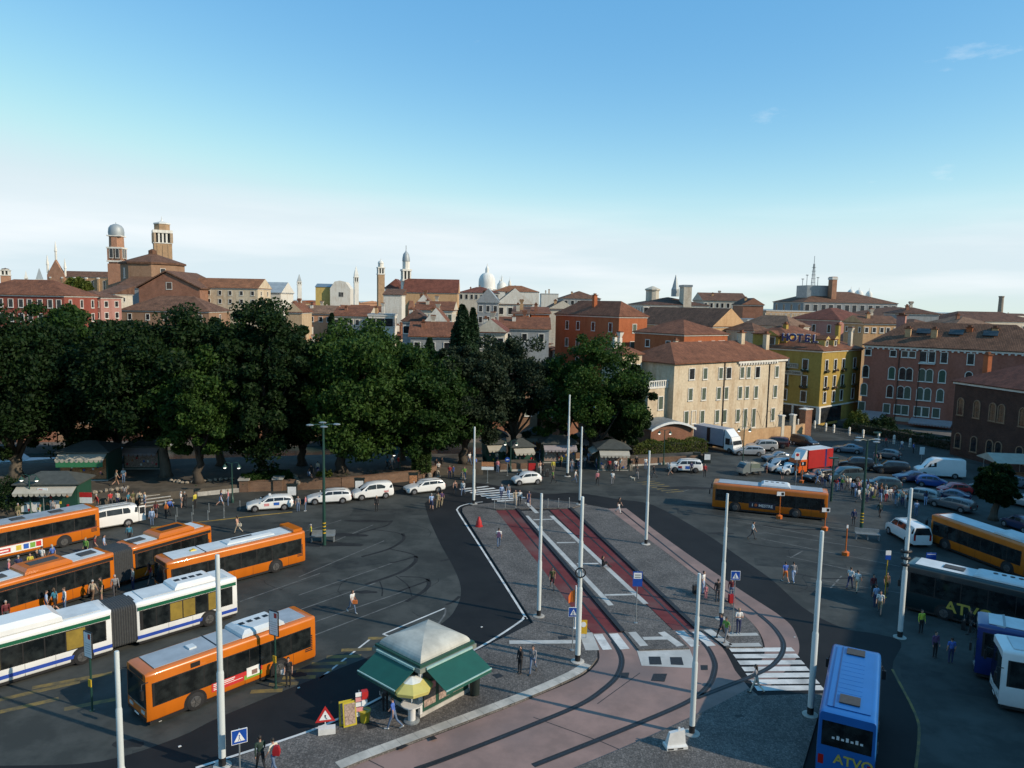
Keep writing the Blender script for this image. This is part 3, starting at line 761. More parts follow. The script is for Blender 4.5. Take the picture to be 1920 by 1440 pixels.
# garden wall below it with pillars and iron arches
gw = thing('garden_wall', 'stained ochre garden wall with stone pillars below the cream house', 'wall', (0,0,0))
wa = [G(1335,838), G(1392,838), G(1500,826), G(1512,820)]
for i in range(len(wa)-1):
    a, b = wa[i], wa[i+1]
    L, R = strip_pts([a, b], .5)
    MB().loft([[(p.x,p.y,-.1),(q.x,q.y,-.1),(q.x,q.y,2.7),(p.x,p.y,2.7)] for p, q in zip(L, R)]).build('wall_panel', 'wall_tan', gw, uv=True)
for u, v in ((1463,830),(1484,828)):
    p = G(u, v); MB().box(-.35,.35,-.35,.35,0,4.4).mat(1).box(-.45,.45,-.45,.45,4.4,4.6).build('pillar', ['wall_pale','stone_trim'], gw, p, .6)
p = G(1508,822); MB().box(-.9,.9,-.6,.6,0,5.0).mat(1).box(-1,1,-.7,.7,5.0,5.15).build('pillar', ['wall_brick','stone_trim'], gw, p, .6, uv=True)
for i in range(4):
    a = G(1380+i*24, 834) + Vector((1.6,2.2,0))
    MB().tube([(a.x + k*.5 - 1.2, a.y + k*.4 - 1, 2.7 + 2.6*math.sin(math.pi*k/5)) for k in range(6)], .03, 5).build('iron_arch', 'iron_rail', gw)

# ---- the yellow hotel
C0 = Vector((58.9,142)); ex = Vector((.75,.66)).normalized()
yaw = math.atan2(ex.y, ex.x); H = 14.0; W, D = 17.0, 13.5
t, r = house('yellow_hotel', 'yellow ochre hotel with blue roof letters and flower boxes', 'hotel', C0, yaw, W, D, H, 'hip', 2.6, 'wall_ochre', 'roof_rust')
def put_row(t, xs, zs, hs, w, rz=0, y=0, pane='window_glass', arch=False, box=False, x_of=None, surround='stone_trim'):
    for z, h in zip(zs, hs):
        for x in xs:
            px, py = (x, y) if not rz else (y, x)
            window(t, px, py, z, rz, w, h, pane, arch, True, surround)
            if box and z > 6:
                f = MB().box(-.7,.7,-.55,-.12,-.35,-.1).mat(1)
                for k in range(16): f.ellipsoid((random.uniform(-.7,.7),-.35+random.uniform(-.25,.2),random.uniform(-.5,.05)),(.16,.14,.14),5,4)
                f.build('flower_box', ['dark_timber','flower_leaf'], t, (px, py, z), rz)
leafy('flower_leaf', (.03,.07,.02), (.12,.05,.02), .1)
put_row(t, [2.0,5.6,9.0,14.0], [10.3,7.0,4.0], [1.9,2.0,2.0], 1.05, 0, 0, 'window_glass', box=True)
put_row(t, [11.2,7.2,3.2,1.4][:3], [10.3,7.0,4.0], [1.9,2.0,2.0], 1.05, -math.pi/2, 0, 'window_glass', box=True)
MB().box(-.25,W+.2,-.25,D,3.05,3.3).build('string_course', 'stone_trim', t)
MB().box(-.05,W*.55,-.04,D*.98,.02,3.04).build('shop_front', 'window_glass', t)
for k in range(6): MB().box(-.3,.05,k*2.5,k*2.5+.35,0,3.05).build('pier', 'istrian_stone', t)
MB().box(-.35,.25,-.35,.25,0,3.05).build('pier', 'istrian_stone', t)
for k in range(4): MB().loft([[(-.9,2.2+k*2.5,.6),(-.8,2.3+k*2.5,.6),(-.8,2.5+k*2.5,.6)],[(-.5,2.3+k*2.5,2.8),(-.45,2.35+k*2.5,2.8),(-.45,2.4+k*2.5,2.8)]]).build('folded_parasol', 'canvas_cream', t)
def text_obj(s, size, m, par, loc, rot, name='lettering', ext=.02, bold=False):
    c = bpy.data.curves.new(name, 'FONT'); c.body = s; c.size = size; c.extrude = ext; c.align_x = 'CENTER'; c.align_y = 'CENTER'
    if bold: c.offset = size*.022
    c.materials.append(M(m))
    tmp = bpy.data.objects.new(name, c); COL.objects.link(tmp)
    me = bpy.data.meshes.new_from_object(tmp.evaluated_get(bpy.context.evaluated_depsgraph_get()))
    bpy.data.objects.remove(tmp); bpy.data.curves.remove(c)
    o = bpy.data.objects.new(name, me); COL.objects.link(o); o.parent = par; o.location = loc; o.rotation_euler = rot
    return o
for i, ch in enumerate('HOTEL'):
    text_obj(ch, 2.0, 'hotel_blue', t, (1.2, 8.4 - i*1.55, H+2.15), (math.pi/2,0,-math.pi/2), 'roof_letter', .12, True)
    text_obj(ch, 2.25, 'stone_trim', t, (1.42, 8.4 - i*1.55, H+2.15), (math.pi/2,0,-math.pi/2), 'letter_back', .05, True)
for y in (8.6,5.4,2.0): MB().bar((1.25,y,H+.6),(1.25,y,H+3.0),.06).build('letter_post', 'iron_rail', t)
paint('sign_board', (.32,.3,.24), .6)
MB().box(-.14,-.02,4.6,7.0,10.3,11.3).build('sign_board', 'sign_board', t)
text_obj('HOTEL', .8, 'dark_timber', t, (-.16,5.8,10.8), (math.pi/2,0,-math.pi/2))
MB().box(-.14,-.02,3.6,8.0,9.0,9.9).build('sign_board', 'sign_board', t)
text_obj('SANTA CHIARA', .5, 'dark_timber', t, (-.16,5.8,9.45), (math.pi/2,0,-math.pi/2))
# dormers
for x, y, rz in ((1.9,11.4,-math.pi/2),):
    d = MB().box(0,3.0,-1.5,1.5,0,2.0).build('dormer', 'wall_ochre', t, (1.0,11.2,H+.3), 0); roof_mesh(3.6,3.0,1.0,'gable_x',.35,-.2,-1.5,2.0).build('dormer_roof', ['roof_rust','wall_ochre'], d, uv=True); window(d, 0,0,.4,-math.pi/2,1.5,1.4,'window_glass', sub=False)
for x in (4.0,7.6):
    d = MB().box(-.7,.7,0,3.0,0,1.5).build('dormer', 'wall_yellow', t, (x,1.2,H+.5), 0); roof_mesh(1.4,3.2,.6,'gable_y',.2,-.7,-.1,1.5).build('dormer_roof', ['roof_rust','wall_yellow'], d, uv=True); window(d, 0,0,.3,0,.7,1.0,'window_glass', sub=False)
chimney(t, 10.5,2.2,H+1.2,3.6,'wall_ochre',.9); chimney(t, 13.6,1.0,H+.6,2.8,'wall_pale',.8,True); chimney(t, 6,11,H+1.5,3.2,'wall_ochre',.9)
MB().box(2.0,W-2,D-5,D+2.5,H,H+2.6).build('rear_storey', 'wall_ochre', t, uv=True)
roof_mesh(W-4,7.5,1.6,'hip',.3,2.0,D-5,H+2.6).build('rear_roof', 'roof_rust', t, uv=True)

# ---- the salmon pink palace on the right
A, B = Vector((69.8,148)), Vector((93.5,129.2)); yaw = facing(A, B); W = (B-A).length; H = 15.0
t, r = house('pink_palace', 'long salmon pink palace with arched windows and striped awnings, right of the hotel', 'palace', A, yaw, W, 13, H, 'hip', 4.6, 'wall_salmon', 'roof_brown', cornice=False)
MB().box(-.1,W+.1,-.3,0,H-.35,H-.02).build('cornice', 'stone_trim', t)
for i in range(30): MB().box(.3+i*.98,.62+i*.98,-.28,0,H-.62,H-.35).build('bracket', 'stone_trim', t)
def xf(u, A=A, yaw=yaw):
    return on_front(u, A, yaw)
for u, pane in ((1625,'window_glass'),(1672,'window_glass'),(1694,'brown_shutter'),(1708,'brown_shutter'),(1729,'window_glass'),(1745,'window_glass'),(1768,'window_glass'),(1818,'window_glass')):
    big = u > 1720; window(t, xf(u), 0, H-(2.6 if big else 1.9), 0, 1.0, 1.9 if big else 1.1, pane)
for u, pane in ((1623,'window_glass'),(1672,'dark_green_shutter'),(1692,'window_glass'),(1705,'window_glass'),(1729,'green_shutter'),(1743,'green_shutter'),(1767,'dark_green_shutter'),(1817,'window_glass')):
    window(t, xf(u), 0, 8.7, 0, 1.05, 2.3, pane, True)
    window(t, xf(u-1), 0, 5.1, 0, 1.05, 2.3, 'green_shutter' if u % 2 else 'window_glass', True)
for u in (1620,1667,1688,1702,1726,1741,1761): window(t, xf(u), 0, 2.3-.3, 0, 1.1, 1.7, 'green_shutter')
for u in (1684,1723): MB().tube([(xf(u),-.1,.2),(xf(u),-.1,H-.4)], .08, 8).build('drain_pipe', 'drain_pipe', t)
MB().box(xf(1722),xf(1752),-1.0,0,H-3.0,H-2.85).build('balcony', 'stone_trim', t)
def awning(par, x0, x1, z0, z1, out, m, name='awning', scal=True):
    mb = MB(); n = max(3, int((x1-x0)/.5)); w = (x1-x0)/n
    mb.loft([[(x0,0,z0),(x1,0,z0),(x1,0,z0-.05),(x0,0,z0-.05)],[(x0,-out,z1),(x1,-out,z1),(x1,-out,z1-.05),(x0,-out,z1-.05)]])
    if scal:
        for i in range(n): mb.poly([(x0+i*w,-out-.01,z1),(x0+(i+1)*w,-out-.01,z1),(x0+(i+.85)*w,-out-.01,z1-.26),(x0+(i+.5)*w,-out-.01,z1-.33),(x0+(i+.15)*w,-out-.01,z1-.26)])
    return mb.build(name, m, par)
awning(t, .4, xf(1668), 2.1, .9, 3.6, 'canvas_grey'); awning(t, xf(1715), xf(1795), 1.6, .9, 2.6, 'canvas_grey')
MB().box(xf(1684),xf(1712),-.12,0,.6,1.4).build('shop_sign', 'canvas_cream', t)
for x in (7,11.5): chimney(t, x, 2.5, H+1.3, 2.2, 'wall_tan', 1.0)
chimney(t, 4.2,10,H+2,4.0,'wall_rose',1.6); chimney(t, 17,4.5,H+1.6,2.4,'wall_orange',1.0); chimney(t, 21,5,H+2,2.0,'wall_tan',1.0)
for x in (9.5,15.0,20.5): MB().box(-1.2,1.2,-.8,.8,0,.12).build('skylight', 'window_glass', t, (x,3.6,H+3.05), (math.radians(33),0,0))

# ---- the dark brick warehouse at the right edge
A, B = Vector((68,114)), Vector((74.5,84)); yaw = facing(A, B); W = (B-A).length; H = 11.3
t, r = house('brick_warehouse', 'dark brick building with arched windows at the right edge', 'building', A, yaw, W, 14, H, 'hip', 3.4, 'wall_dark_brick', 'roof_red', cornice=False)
MB().box(-.2,W+.1,-.25,0,H-.3,H-.02).build('cornice', 'stone_trim', t)
for i, x in enumerate((1.4,4.4,7.2,8.7,12.2,13.7,17.4,20)):
    for z in (1.3,6.4): window(t, x, 0, z, 0, 1.0, 2.5 if z > 5 else 2.2, 'window_glass', True, True, 'wall_brown')
chimney(t, 1.5, 4, H+1, 3.2, 'wall_orange', .9)

# ---- landmarks and houses of the old town (distance from usual storey heights)
def block(name, label, cat, u0, u1, veave, dist, depth, rh, wall, roofm, roof='hip', yaw=0.0, wins=None, base_z=None, cornice=True, group=None, chim=0, wz=None):
    """a house whose front spans photo columns u0..u1 at this distance, its eave at row veave"""
    x0, x1 = PX(u0, dist), PX(u1, dist); h = AT((u0+u1)/2, veave, dist).z
    w = (x1-x0)/max(.3, math.cos(yaw))
    A = (x0, dist) if yaw >= 0 else (x0, dist - math.tan(yaw)*(x1-x0))
    t, r = house(name, label, cat, A, yaw, w, depth, h, roof, rh, wall, roofm, group, cornice)
    if wins:
        n, rows, ww, hh, pane = wins
        for k in range(rows):
            z = h - 1.0 - hh - k*(hh+1.5)
            if z < 1: break
            for i in range(n): window(t, (i+.5)*w/n + .12*((i*7)%3-1), 0, z, 0, ww, hh, pane, False, False)
        m = max(1, int(n*depth/w*.6))
        side = 0 if yaw > .05 else None
        for k in range(rows):
            z = h - 1.0 - hh - k*(hh+1.5)
            if z < 1: break
            for i in range(m):
                if (x0+x1)/2 > 20: window(t, 0, depth-(i+.5)*depth/m, z, -math.pi/2, ww, hh, pane, False, False)
                elif (x0+x1)/2 < -20: window(t, w, (i+.5)*depth/m, z, math.pi/2, ww, hh, pane, False, False)
    for i in range(chim):
        chimney(t, w*(.2+.6*((i*.37+.13)%1)), depth*(.3+.4*((i*.61)%1)), h+rh*.4, 1.6+.8*((i*.29)%1), random.choice(['wall_pale','wall_tan','wall_brick','wall_white']), .8, i % 3 == 1)
    return t, r, w, h
W_ = 'window_glass'; S_ = 'green_shutter'
# orange-red block (two faces)
def corner_house(name, label, cat, uc, v_e, dist, lw, rw, ang, rh, wall, roofm, wl_=None, wr_=None, roof='hip', chim=0):
    """a house seen on its corner: uc the near corner, lw/rw wall lengths left and right of it, ang the heading of the right wall"""
    c = AT(uc, v_e, dist); h = c.z
    t, r = house(name, label, cat, (c.x, c.y), ang, rw, lw, h, roof, rh, wall, roofm)
    for i, k, w, hh, pane in (wr_ or []): 
        window(t, i*rw, 0, h-k-hh, 0, w, hh, pane, False, True)
    for i, k, w, hh, pane in (wl_ or []):
        window(t, 0, i*lw, h-k-hh, -math.pi/2, w, hh, pane, False, True)
    for i in range(chim): chimney(t, rw*(.3+.3*i), lw*.5, h+rh*.8, 2.2, 'wall_orange', 1.0)
    return t, r
corner_house('orange_house', 'tall orange red house with hipped roof, rising behind the middle trees', 'house', 1161, 594, 178, 24, 9.4, .62, 3.6, 'wall_orange', 'roof_rust',
   [(f, 1.6, 1.1, 2.0, W_) for f in (.12,.38,.62,.8)] + [(f, 6.0, 1.1, 2.0, S_) for f in (.12,.38,.62,.8)] + [(f,10.5,1.1,2.0,S_) for f in (.12,.38,.62)], [(.55,1.8,1.2,2.0,S_),(.5,6.0,1.5,2.2,S_),(.5,10.4,1.2,2.0,S_)], chim=1)
corner_house('orange_house', 'lower orange house with white eaves just behind the cream house', 'house', 1283, 628, 162, 15, 14.5, .62, 3.0, 'wall_orange', 'roof_rust',
   [(.3,1.6,1.2,1.4,W_),(.72,1.6,1.2,1.5,W_)], [(.1,1.6,.9,1.1,W_),(.17,1.6,.9,1.1,W_),(.35,1.5,.8,1.1,W_),(.66,1.5,.8,1.1,W_),(.82,1.5,.8,1.1,W_),(.9,1.5,.8,1.1,W_)])
corner_house('brown_roofed_hall', 'wide beige hall with big brown roof and tall white windows, behind the orange houses', 'hall', 1336, 613, 205, 30, 14, .62, 5.0, 'wall_tan', 'roof_brown',
   [(.7,.3,1.0,1.6,W_)], [(.12,2.0,.9,3.2,W_),(.22,2.0,.9,3.2,W_),(.32,2.0,.9,3.2,W_),(.55,2.0,.9,3.2,W_),(.75,2.0,.9,3.2,W_),(.85,2.0,.9,3.2,W_)], 'gable_y')
corner_house('beige_house', 'narrow beige house with a flag, between the brown roofed hall and the hotel', 'house', 1413, 621, 200, 9, 7, .62, 2.0, 'wall_cream', 'roof_brown', [(.5,1.5,1,2.0,W_)], [(.3,1.5,1.0,2.0,W_),(.75,1.5,.7,2.0,W_),(.3,5.5,1.0,2.0,W_)])
corner_house('lilac_house', 'grey lilac house with low pale roof above the hotel', 'house', 1481, 613, 215, 17, 9.5, .62, 3.0, 'wall_pale', 'roof_pale', [(f,1.5,1.0,3.0,W_) for f in (.2,.45,.62,.85)], [(.3,1.4,1.2,1.6,W_),(.7,1.4,1.2,1.6,W_)])
corner_house('rose_house', 'rose pink house with hipped red roof above the hotel', 'house', 1575, 601, 225, 17, 20, .62, 3.6, 'wall_rose', 'roof_red', [(f,1.5,1.0,2.2,W_) for f in (.2,.5,.7)], [(.2,1.6,1,1.6,W_),(.7,1.6,1,1.6,W_)])
corner_house('pale_palace', 'broad pale stone palace with dentilled cornice behind the pink palace', 'palace', 1706, 596, 250, 30, 26, .5, 3.4, 'wall_beige', 'roof_brown', [(f,2,1.2,3,W_) for f in (.3,.6)], [(.62,1.5,2.0,2.6,'wall_white'),(.82,1.5,2.6,2.6,'wall_peach')])
corner_house('pale_house', 'low pale house with white eaves showing over the pink palace roof', 'house', 1712, 616, 190, 12, 11, .3, 2.2, 'wall_white', 'roof_brown')
corner_house('grey_roofed_house', 'pale house with brown roof and small square windows at the right edge', 'house', 1800, 602, 240, 16, 34, .3, 3.0, 'wall_pale', 'roof_dark', [], [(f,1.4,1.2,1.8,W_) for f in (.4,.5,.58,.7,.8,.9)])
t, r, w, h = block('office_block', 'long slate grey office block with antenna mast and brick stair tower', 'office', 1505, 1690, 568, 330, 30, 5.0, 'wall_grey', 'roof_brown', 'hip', 0.1, (12,1,2.0,3.0,W_))
MB().box(w*.12,w*.36,8,18,h-1,h+7.6).build('plant_room', 'zinc', t); MB().box(w*.34,w*.39,4,7.5,h-1,h+11.5).mat(1).box(w*.335,w*.395,3.8,7.7,h+10.2,h+11.2).build('stair_tower', ['tower_brick','stone_trim'], t, uv=True)
mast = MB()
for k in range(3):
    a = k*2.1; mast.bar((w*.24+.9*math.cos(a),13+.9*math.sin(a),h+7.5),(w*.24+.25*math.cos(a),13+.25*math.sin(a),h+17.5),.22)
for k in range(5): mast.box(w*.24-.7,w*.24+.7,12.3,13.7,h+9+k*1.7,h+9.15+k*1.7)
for dx, hh in ((-3,5),(-5,3.2),(2.2,4)): mast.bar((w*.24+dx,13,h+7.5),(w*.24+dx,13,h+7.5+hh),.2); mast.box(w*.24+dx-.5,w*.24+dx+.5,12.8,13.2,h+7.1+hh,h+7.5+hh)
mast.bar((w*.24,13,h+17),(w*.24,13,h+21),.18).build('antenna_mast', 'zinc', t)
t, r, w, h = block('modern_block', 'modern white office block with tall window strips, right of the brown roofed hall', 'office', 1402, 1462, 600, 245, 16, 1, 'wall_white', 'zinc', 'flat', .1, (9,1,.9,4.6,W_))
t, r, w, h = block('modern_block', 'long tan modern block with white framed windows below the antenna mast', 'office', 1436, 1532, 583, 290, 18, 1, 'wall_tan', 'zinc', 'flat', .1, (10,1,2.4,4.0,'wall_beige'))
t, r, w, h = block('concrete_school', 'pale concrete block with stair tower, above the orange houses', 'school', 1205, 1330, 572, 255, 24, 2.6, 'wall_white', 'roof_dark', 'hip', .05, (10,2,1.4,1.6,W_))
MB().box(w*.6,w*.72,-.6,5,0,h+6.2).mat(1).box(w*.59,w*.73,-.7,5.1,h+6.2,h+6.9).build('stair_tower', ['wall_pale','zinc'], t)
MB().lathe([(1.4,0),(1.4,2.5),(1.1,3.2),(.1,7.5)],8,(w*.57,8,h+3)).build('spirelet', 'lead_roof', t)
MB().lathe([(2.4,0),(2.4,4),(2.8,4.1),(2.8,4.6),(.4,5.6)],10,(w*.3,16,h+1)).build('turret', 'wall_pale', t)
# red houses at the far left
block('red_house', 'long dark red house with white framed windows, at the left edge behind trees', 'house', -60, 122, 553, 175, 14, 3.6, 'wall_red', 'roof_rust', 'hip', 0, (10,3,1.0,1.8,W_))
block('terrace_house', 'low rose house with square windows between red house and domed tower', 'house', 120, 190, 557, 190, 10, 1.6, 'wall_rose', 'roof_brown', 'hip', 0, (4,2,1.6,1.4,W_))
block('garden_house', 'small pale house below the domed bell tower', 'house', 186, 217, 551, 215, 10, 2.4, 'wall_pale', 'roof_brown', 'shed', 0, (1,1,1,1.2,W_))
# the great church with octagonal drum, left
def tower(name, label, u, vtop, dist, w, segs, wall, h_of=None, group=None):
    c = AT(u, vtop, dist); t = thing(name, label, 'bell tower', (c.x, c.y, 0), .35, group); return t, c.z
t = thing('brick_church', 'big brick church with octagonal tiled roof and pediment, at left above the trees', 'church', (PX(290,285), 285, 0), 0)
zd = AT(290,497,285).z; za = AT(290,477,285).z; s_ = 285/FPX
MB().lathe([(54*s_,0),(54*s_,zd)],8,ph=math.pi/8).build('drum', 'wall_brown', t)
MB().lathe([(57*s_,zd),(57*s_,zd+.7),(8*s_,za),(7*s_,za+.2),(7*s_,za+1.4),(.2,za+2)],8,ph=math.pi/8).build('drum_roof', 'roof_brown', t, uv=True)
for a, z0 in ((-2.35,1),(-.8,1)):
    window(t, 50*s_*math.cos(a), 50*s_*math.sin(a), zd-5.2, a+math.pi/2, 1.6, 3.6, W_, False, False)
zg = AT(300,511,255).z; ze = AT(370,542,255).z; s2 = 255/FPX
n0 = PX(262,255)-PX(290,285); n1 = PX(376,255)-PX(290,285)
MB().loft([[(n0,-30,0),(n1,-30,0),(n1,-30,ze),((n0+n1)/2-1,-30,zg),(n0,-30,ze)],[(n0,-6,0),(n1,-6,0),(n1,-6,ze),((n0+n1)/2-1,-6,zg),(n0,-6,ze)]]).build('transept', 'wall_brick', t, uv=True)
MB().loft([[(n0-.6,-30.5,ze),((n0+n1)/2-1,-30.5,zg+.3),(n1+.6,-30.5,ze),(n1+.6,-30.5,ze+.4),((n0+n1)/2-1,-30.5,zg+.8),(n0-.6,-30.5,ze+.4)],[(n0-.6,-5,ze),((n0+n1)/2-1,-5,zg+.3),(n1+.6,-5,ze),(n1+.6,-5,ze+.4),((n0+n1)/2-1,-5,zg+.8),(n0-.6,-5,ze+.4)]]).build('transept_roof', 'roof_brown', t, uv=True)
window(t, (n0+n1)/2, -30, zg-5.5, 0, 1.8, 2.2, 'brown_shutter', False, False)
block('church_house', 'low dark roofed chapel wing left of the brick church drum', 'chapel', 218, 262, 540, 262, 12, 4.2, 'wall_grey', 'roof_brown', 'shed', 0, None)
block('parish_house', 'hipped brown roofed house in front of the brick church', 'house', 228, 392, 583, 215, 16, 4.2, 'wall_brown', 'roof_brown', 'hip', 0, (5,1,1,1.6,W_))
block('convent_wing', 'long cream convent wing with orange tiled roof right of the brick church', 'convent', 362, 484, 540, 262, 14, 3.4, 'wall_cream', 'roof_orange', 'gable_x', 0, (6,2,1.0,1.4,W_))
# domed bell tower
t = thing('domed_bell_tower', 'slim red brick bell tower with lead onion dome, left of the brick church', 'bell tower', (PX(224,300),300,0), .12)
sc = 300/FPX; hw = 12.5*sc
zz = lambda v: AT(224, v, 300).z
MB().box(-hw,hw,-hw,hw,0,zz(495)).build('shaft', 'tower_brick', t, uv=True)
MB().box(-hw*1.08,hw*1.08,-hw*1.08,hw*1.08,zz(492),zz(489)).box(-hw*1.1,hw*1.1,-hw*1.1,hw*1.1,zz(467),zz(464)).box(-hw*1.02,hw*1.02,-hw*1.02,hw*1.02,zz(444),zz(442)).build('stone_band', 'istrian_stone', t)
for a in (0,math.pi/2,math.pi,-math.pi/2):
    for o in (-.42,.42):
        f = window(t, *(Vector((o*hw*1.0,-hw-.03,0)).xy.to_tuple() if False else (math.cos(a)*o*hw + math.sin(a)*(hw+.03), math.sin(a)*o*hw - math.cos(a)*(hw+.03))), zz(484), a, 1.3, 3.6, W_, True, False)
for sx in (-1,1):
    for sy in (-1,1): MB().box(sx*hw-.7*(sx>0),sx*hw+.7*(sx<0),sy*hw-.7*(sy>0),sy*hw+.7*(sy<0),zz(489),zz(467)).build('corner_pier', 'tower_brick', t, uv=True)
MB().box(-hw*.86,hw*.86,-hw*.86,hw*.86,zz(495),zz(467)).build('belfry', 'tower_brick', t, uv=True)
MB().lathe([(hw*1.02,zz(464)),(hw*.98,zz(442))],8,ph=math.pi/8).build('drum', 'tower_brick', t, uv=True)
MB().lathe([(hw*1.06,zz(442)),(hw*1.1,zz(436)),(hw*1.02,zz(428)),(hw*.75,zz(423)),(hw*.3,zz(420.4)),(.15,zz(420)),(.1,zz(417))],14).build('dome', 'lead_roof', t, smooth=40)
# the tall square campanile with octagonal top
t = thing('great_bell_tower', 'tallest bell tower, tan brick with octagonal top, behind the brick church', 'bell tower', (PX(309,470),470,0), .5)
sc = 470/FPX; hw = 15.2*sc; zz = lambda v: AT(309, v, 470).z
MB().box(-hw,hw,-hw,hw,0,zz(456)).build('shaft', 'tower_brick_tan', t, uv=True)
MB().box(-hw*.8,hw*.8,-hw*.8,hw*.8,zz(456),zz(436)).build('belfry_core', 'bronze_dark', t)
for a in range(4):
    c, s = math.cos(a*math.pi/2), math.sin(a*math.pi/2)
    for o, ww in ((-.93,.3),(-.42,.12),(0,.12),(.42,.12),(.93,.3)):
        MB().box(-ww*hw/2-.2,ww*hw/2+.2,-.5,.5,zz(456),zz(438)).build('belfry_pier', 'istrian_stone' if abs(o) < .9 else 'tower_brick_tan', t, (c*o*hw - s*(-hw+.5), s*o*hw + c*(-hw+.5), 0), a*math.pi/2)
MB().box(-hw*1.06,hw*1.06,-hw*1.06,hw*1.06,zz(457.5),zz(456)).box(-hw*1.1,hw*1.1,-hw*1.1,hw*1.1,zz(438),zz(432.5)).build('stone_band', 'istrian_stone', t)
MB().lathe([(hw*.92,zz(432.5)),(hw*.92,zz(421))],8,ph=math.pi/8).build('octagon', 'tower_brick_tan', t, uv=True)
MB().lathe([(hw*1.0,zz(421)),(hw*1.0,zz(419)),(hw*.15,zz(415)),(.25,zz(411)),(.12,zz(406))],8,ph=math.pi/8).build('cap', 'white_dome', t)
for k in (-.6,0,.6): MB().box(k*hw-.35,k*hw+.35,-hw-.25,-hw,20,zz(460)).build('pilaster', 'tower_brick_tan', t, uv=True)
# long gothic nave
t, r, w, h = block('gothic_nave', 'long brown roofed gothic church nave with buttresses and stone pinnacles, far left', 'church', 97, 214, 519.5, 455, 16, 3.6, 'tower_brick_tan', 'roof_brown', 'gable_x', 0, None)
for i in range(6): MB().box(-.5,.5,-1.2,0,0,h-1).mat(1).box(-.6,.6,-1.3,0,h-1,h-.2).build('buttress', ['tower_brick_tan','stone_trim'], t, (1+i*w/5.3,0,0), uv=True)
for i in range(5): window(t, 4.2+i*w/5.3, 0, h-8, 0, 1.4, 6, W_, True, False)
zf = AT(110,500,455).z
MB().loft([[(-1,-1,0),(9.5,-1,0),(9.5,-1,h+1),(6.5,-1,zf),(4.3,-1,zf+4),(2,-1,zf),(-1,-1,h+1)],[(-1,1,0),(9.5,1,0),(9.5,1,h+1),(6.5,1,zf),(4.3,1,zf+4),(2,1,zf),(-1,1,h+1)]]).build('gable_front', 'tower_brick', t, uv=True)
for x, dz in ((-1,0),(4.3,8),(9.5,-2)): MB().lathe([(.7,0),(.7,5),(1.0,5.1),(.9,5.6),(.1,11)],6,(x,0,zf-4+dz)).build('pinnacle', 'istrian_stone', t)
# the white campanile and the hall church beside it
def slim_tower(name, label, u, vb, vbel0, vbel1, vdr, vtop, dist, wpx, shaft, top, bell='istrian_stone', spire=False, yaw=.4):
    t = thing(name, label, 'bell tower', (PX(u,dist),dist,0), yaw)
    hw = wpx*dist/FPX/2; zz = lambda v: AT(u, v, dist).z
    MB().box(-hw,hw,-hw,hw,0,zz(vbel0)).build('shaft', shaft, t, uv=True)
    MB().box(-hw*1.15,hw*1.15,-hw*1.15,hw*1.15,zz(vbel0),zz(vbel0)+.8).box(-hw*1.15,hw*1.15,-hw*1.15,hw*1.15,zz(vbel1)-.8,zz(vbel1)).build('stone_band', bell, t)
    MB().box(-hw*.8,hw*.8,-hw*.8,hw*.8,zz(vbel0)+.8,zz(vbel1)-.8).build('belfry_core', 'bronze_dark', t)
    for sx in (-1,0,1):
        for sy in (-1,0,1):
            if sx or sy: MB().box(-hw*.17,hw*.17,-hw*.17,hw*.17,zz(vbel0)+.7,zz(vbel1)-.7).build('belfry_pier', bell, t, (sx*hw*.84, sy*hw*.84, 0))
    if spire: MB().loft([[(-hw*.95,-hw*.95,zz(vbel1)),(hw*.95,-hw*.95,zz(vbel1)),(hw*.95,hw*.95,zz(vbel1)),(-hw*.95,hw*.95,zz(vbel1))],[(-hw*.9,-hw*.9,zz(vdr)),(hw*.9,-hw*.9,zz(vdr)),(hw*.9,hw*.9,zz(vdr)),(-hw*.9,hw*.9,zz(vdr))],[(-.15,-.15,zz(vtop)),(.15,-.15,zz(vtop)),(.15,.15,zz(vtop)),(-.15,.15,zz(vtop))]]).build('spire', top, t)
    else:
        MB().lathe([(hw*.85,zz(vbel1)),(hw*.85,zz(vdr))],8,ph=.39).build('drum', bell, t)
        k = zz(vtop)-zz(vdr)
        MB().lathe([(hw*.95,zz(vdr)),(hw*.95,zz(vdr)+.04*k),(hw*.9,zz(vdr)+.2*k),(hw*.7,zz(vdr)+.45*k),(hw*.25,zz(vdr)+.6*k),(hw*.12,zz(vdr)+.64*k),(.15,zz(vtop))],10).build('cupola', top, t, smooth=40)
    return t
slim_tower('white_bell_tower', 'tall grey stone bell tower with ribbed cupola beside the long red roofed nave', 761, 540, 527, 505, 490, 460, 345, 15.5, 'istrian_stone', 'lead_roof')
slim_tower('brick_bell_tower', 'tan brick bell tower with small octagon top, left of the grey stone bell tower', 714, 540, 515, 501, 494, 485, 560, 12, 'tower_brick_tan', 'white_dome')
slim_tower('pale_bell_tower', 'far white bell tower with pointed spire above the town', 668, 540, 530, 519, 514, 499, 800, 8, 'istrian_stone', 'white_dome', spire=True)
slim_tower('small_bell_tower', 'small far grey bell tower with a conical spire', 562, 540, 534, 528, 526, 514, 760, 7.5, 'istrian_stone', 'lead_roof', spire=True)
slim_tower('leaning_bell_tower', 'red and white brick bell tower at the left edge of the skyline', 15, 540, 517, 506, 505, 502, 700, 14, 'tower_brick', 'roof_pale')
slim_tower('conical_bell_tower', 'squat stone bell tower with dark conical spire, far left', 78, 540, 532, 524, 522, 503, 620, 11, 'istrian_stone', 'lead_roof', spire=True)
slim_tower('white_lantern', 'tiny white lantern turret on the skyline between the two left spires', 53, 540, 530, 521, 519, 508, 900, 5, 'istrian_stone', 'white_dome', spire=True)
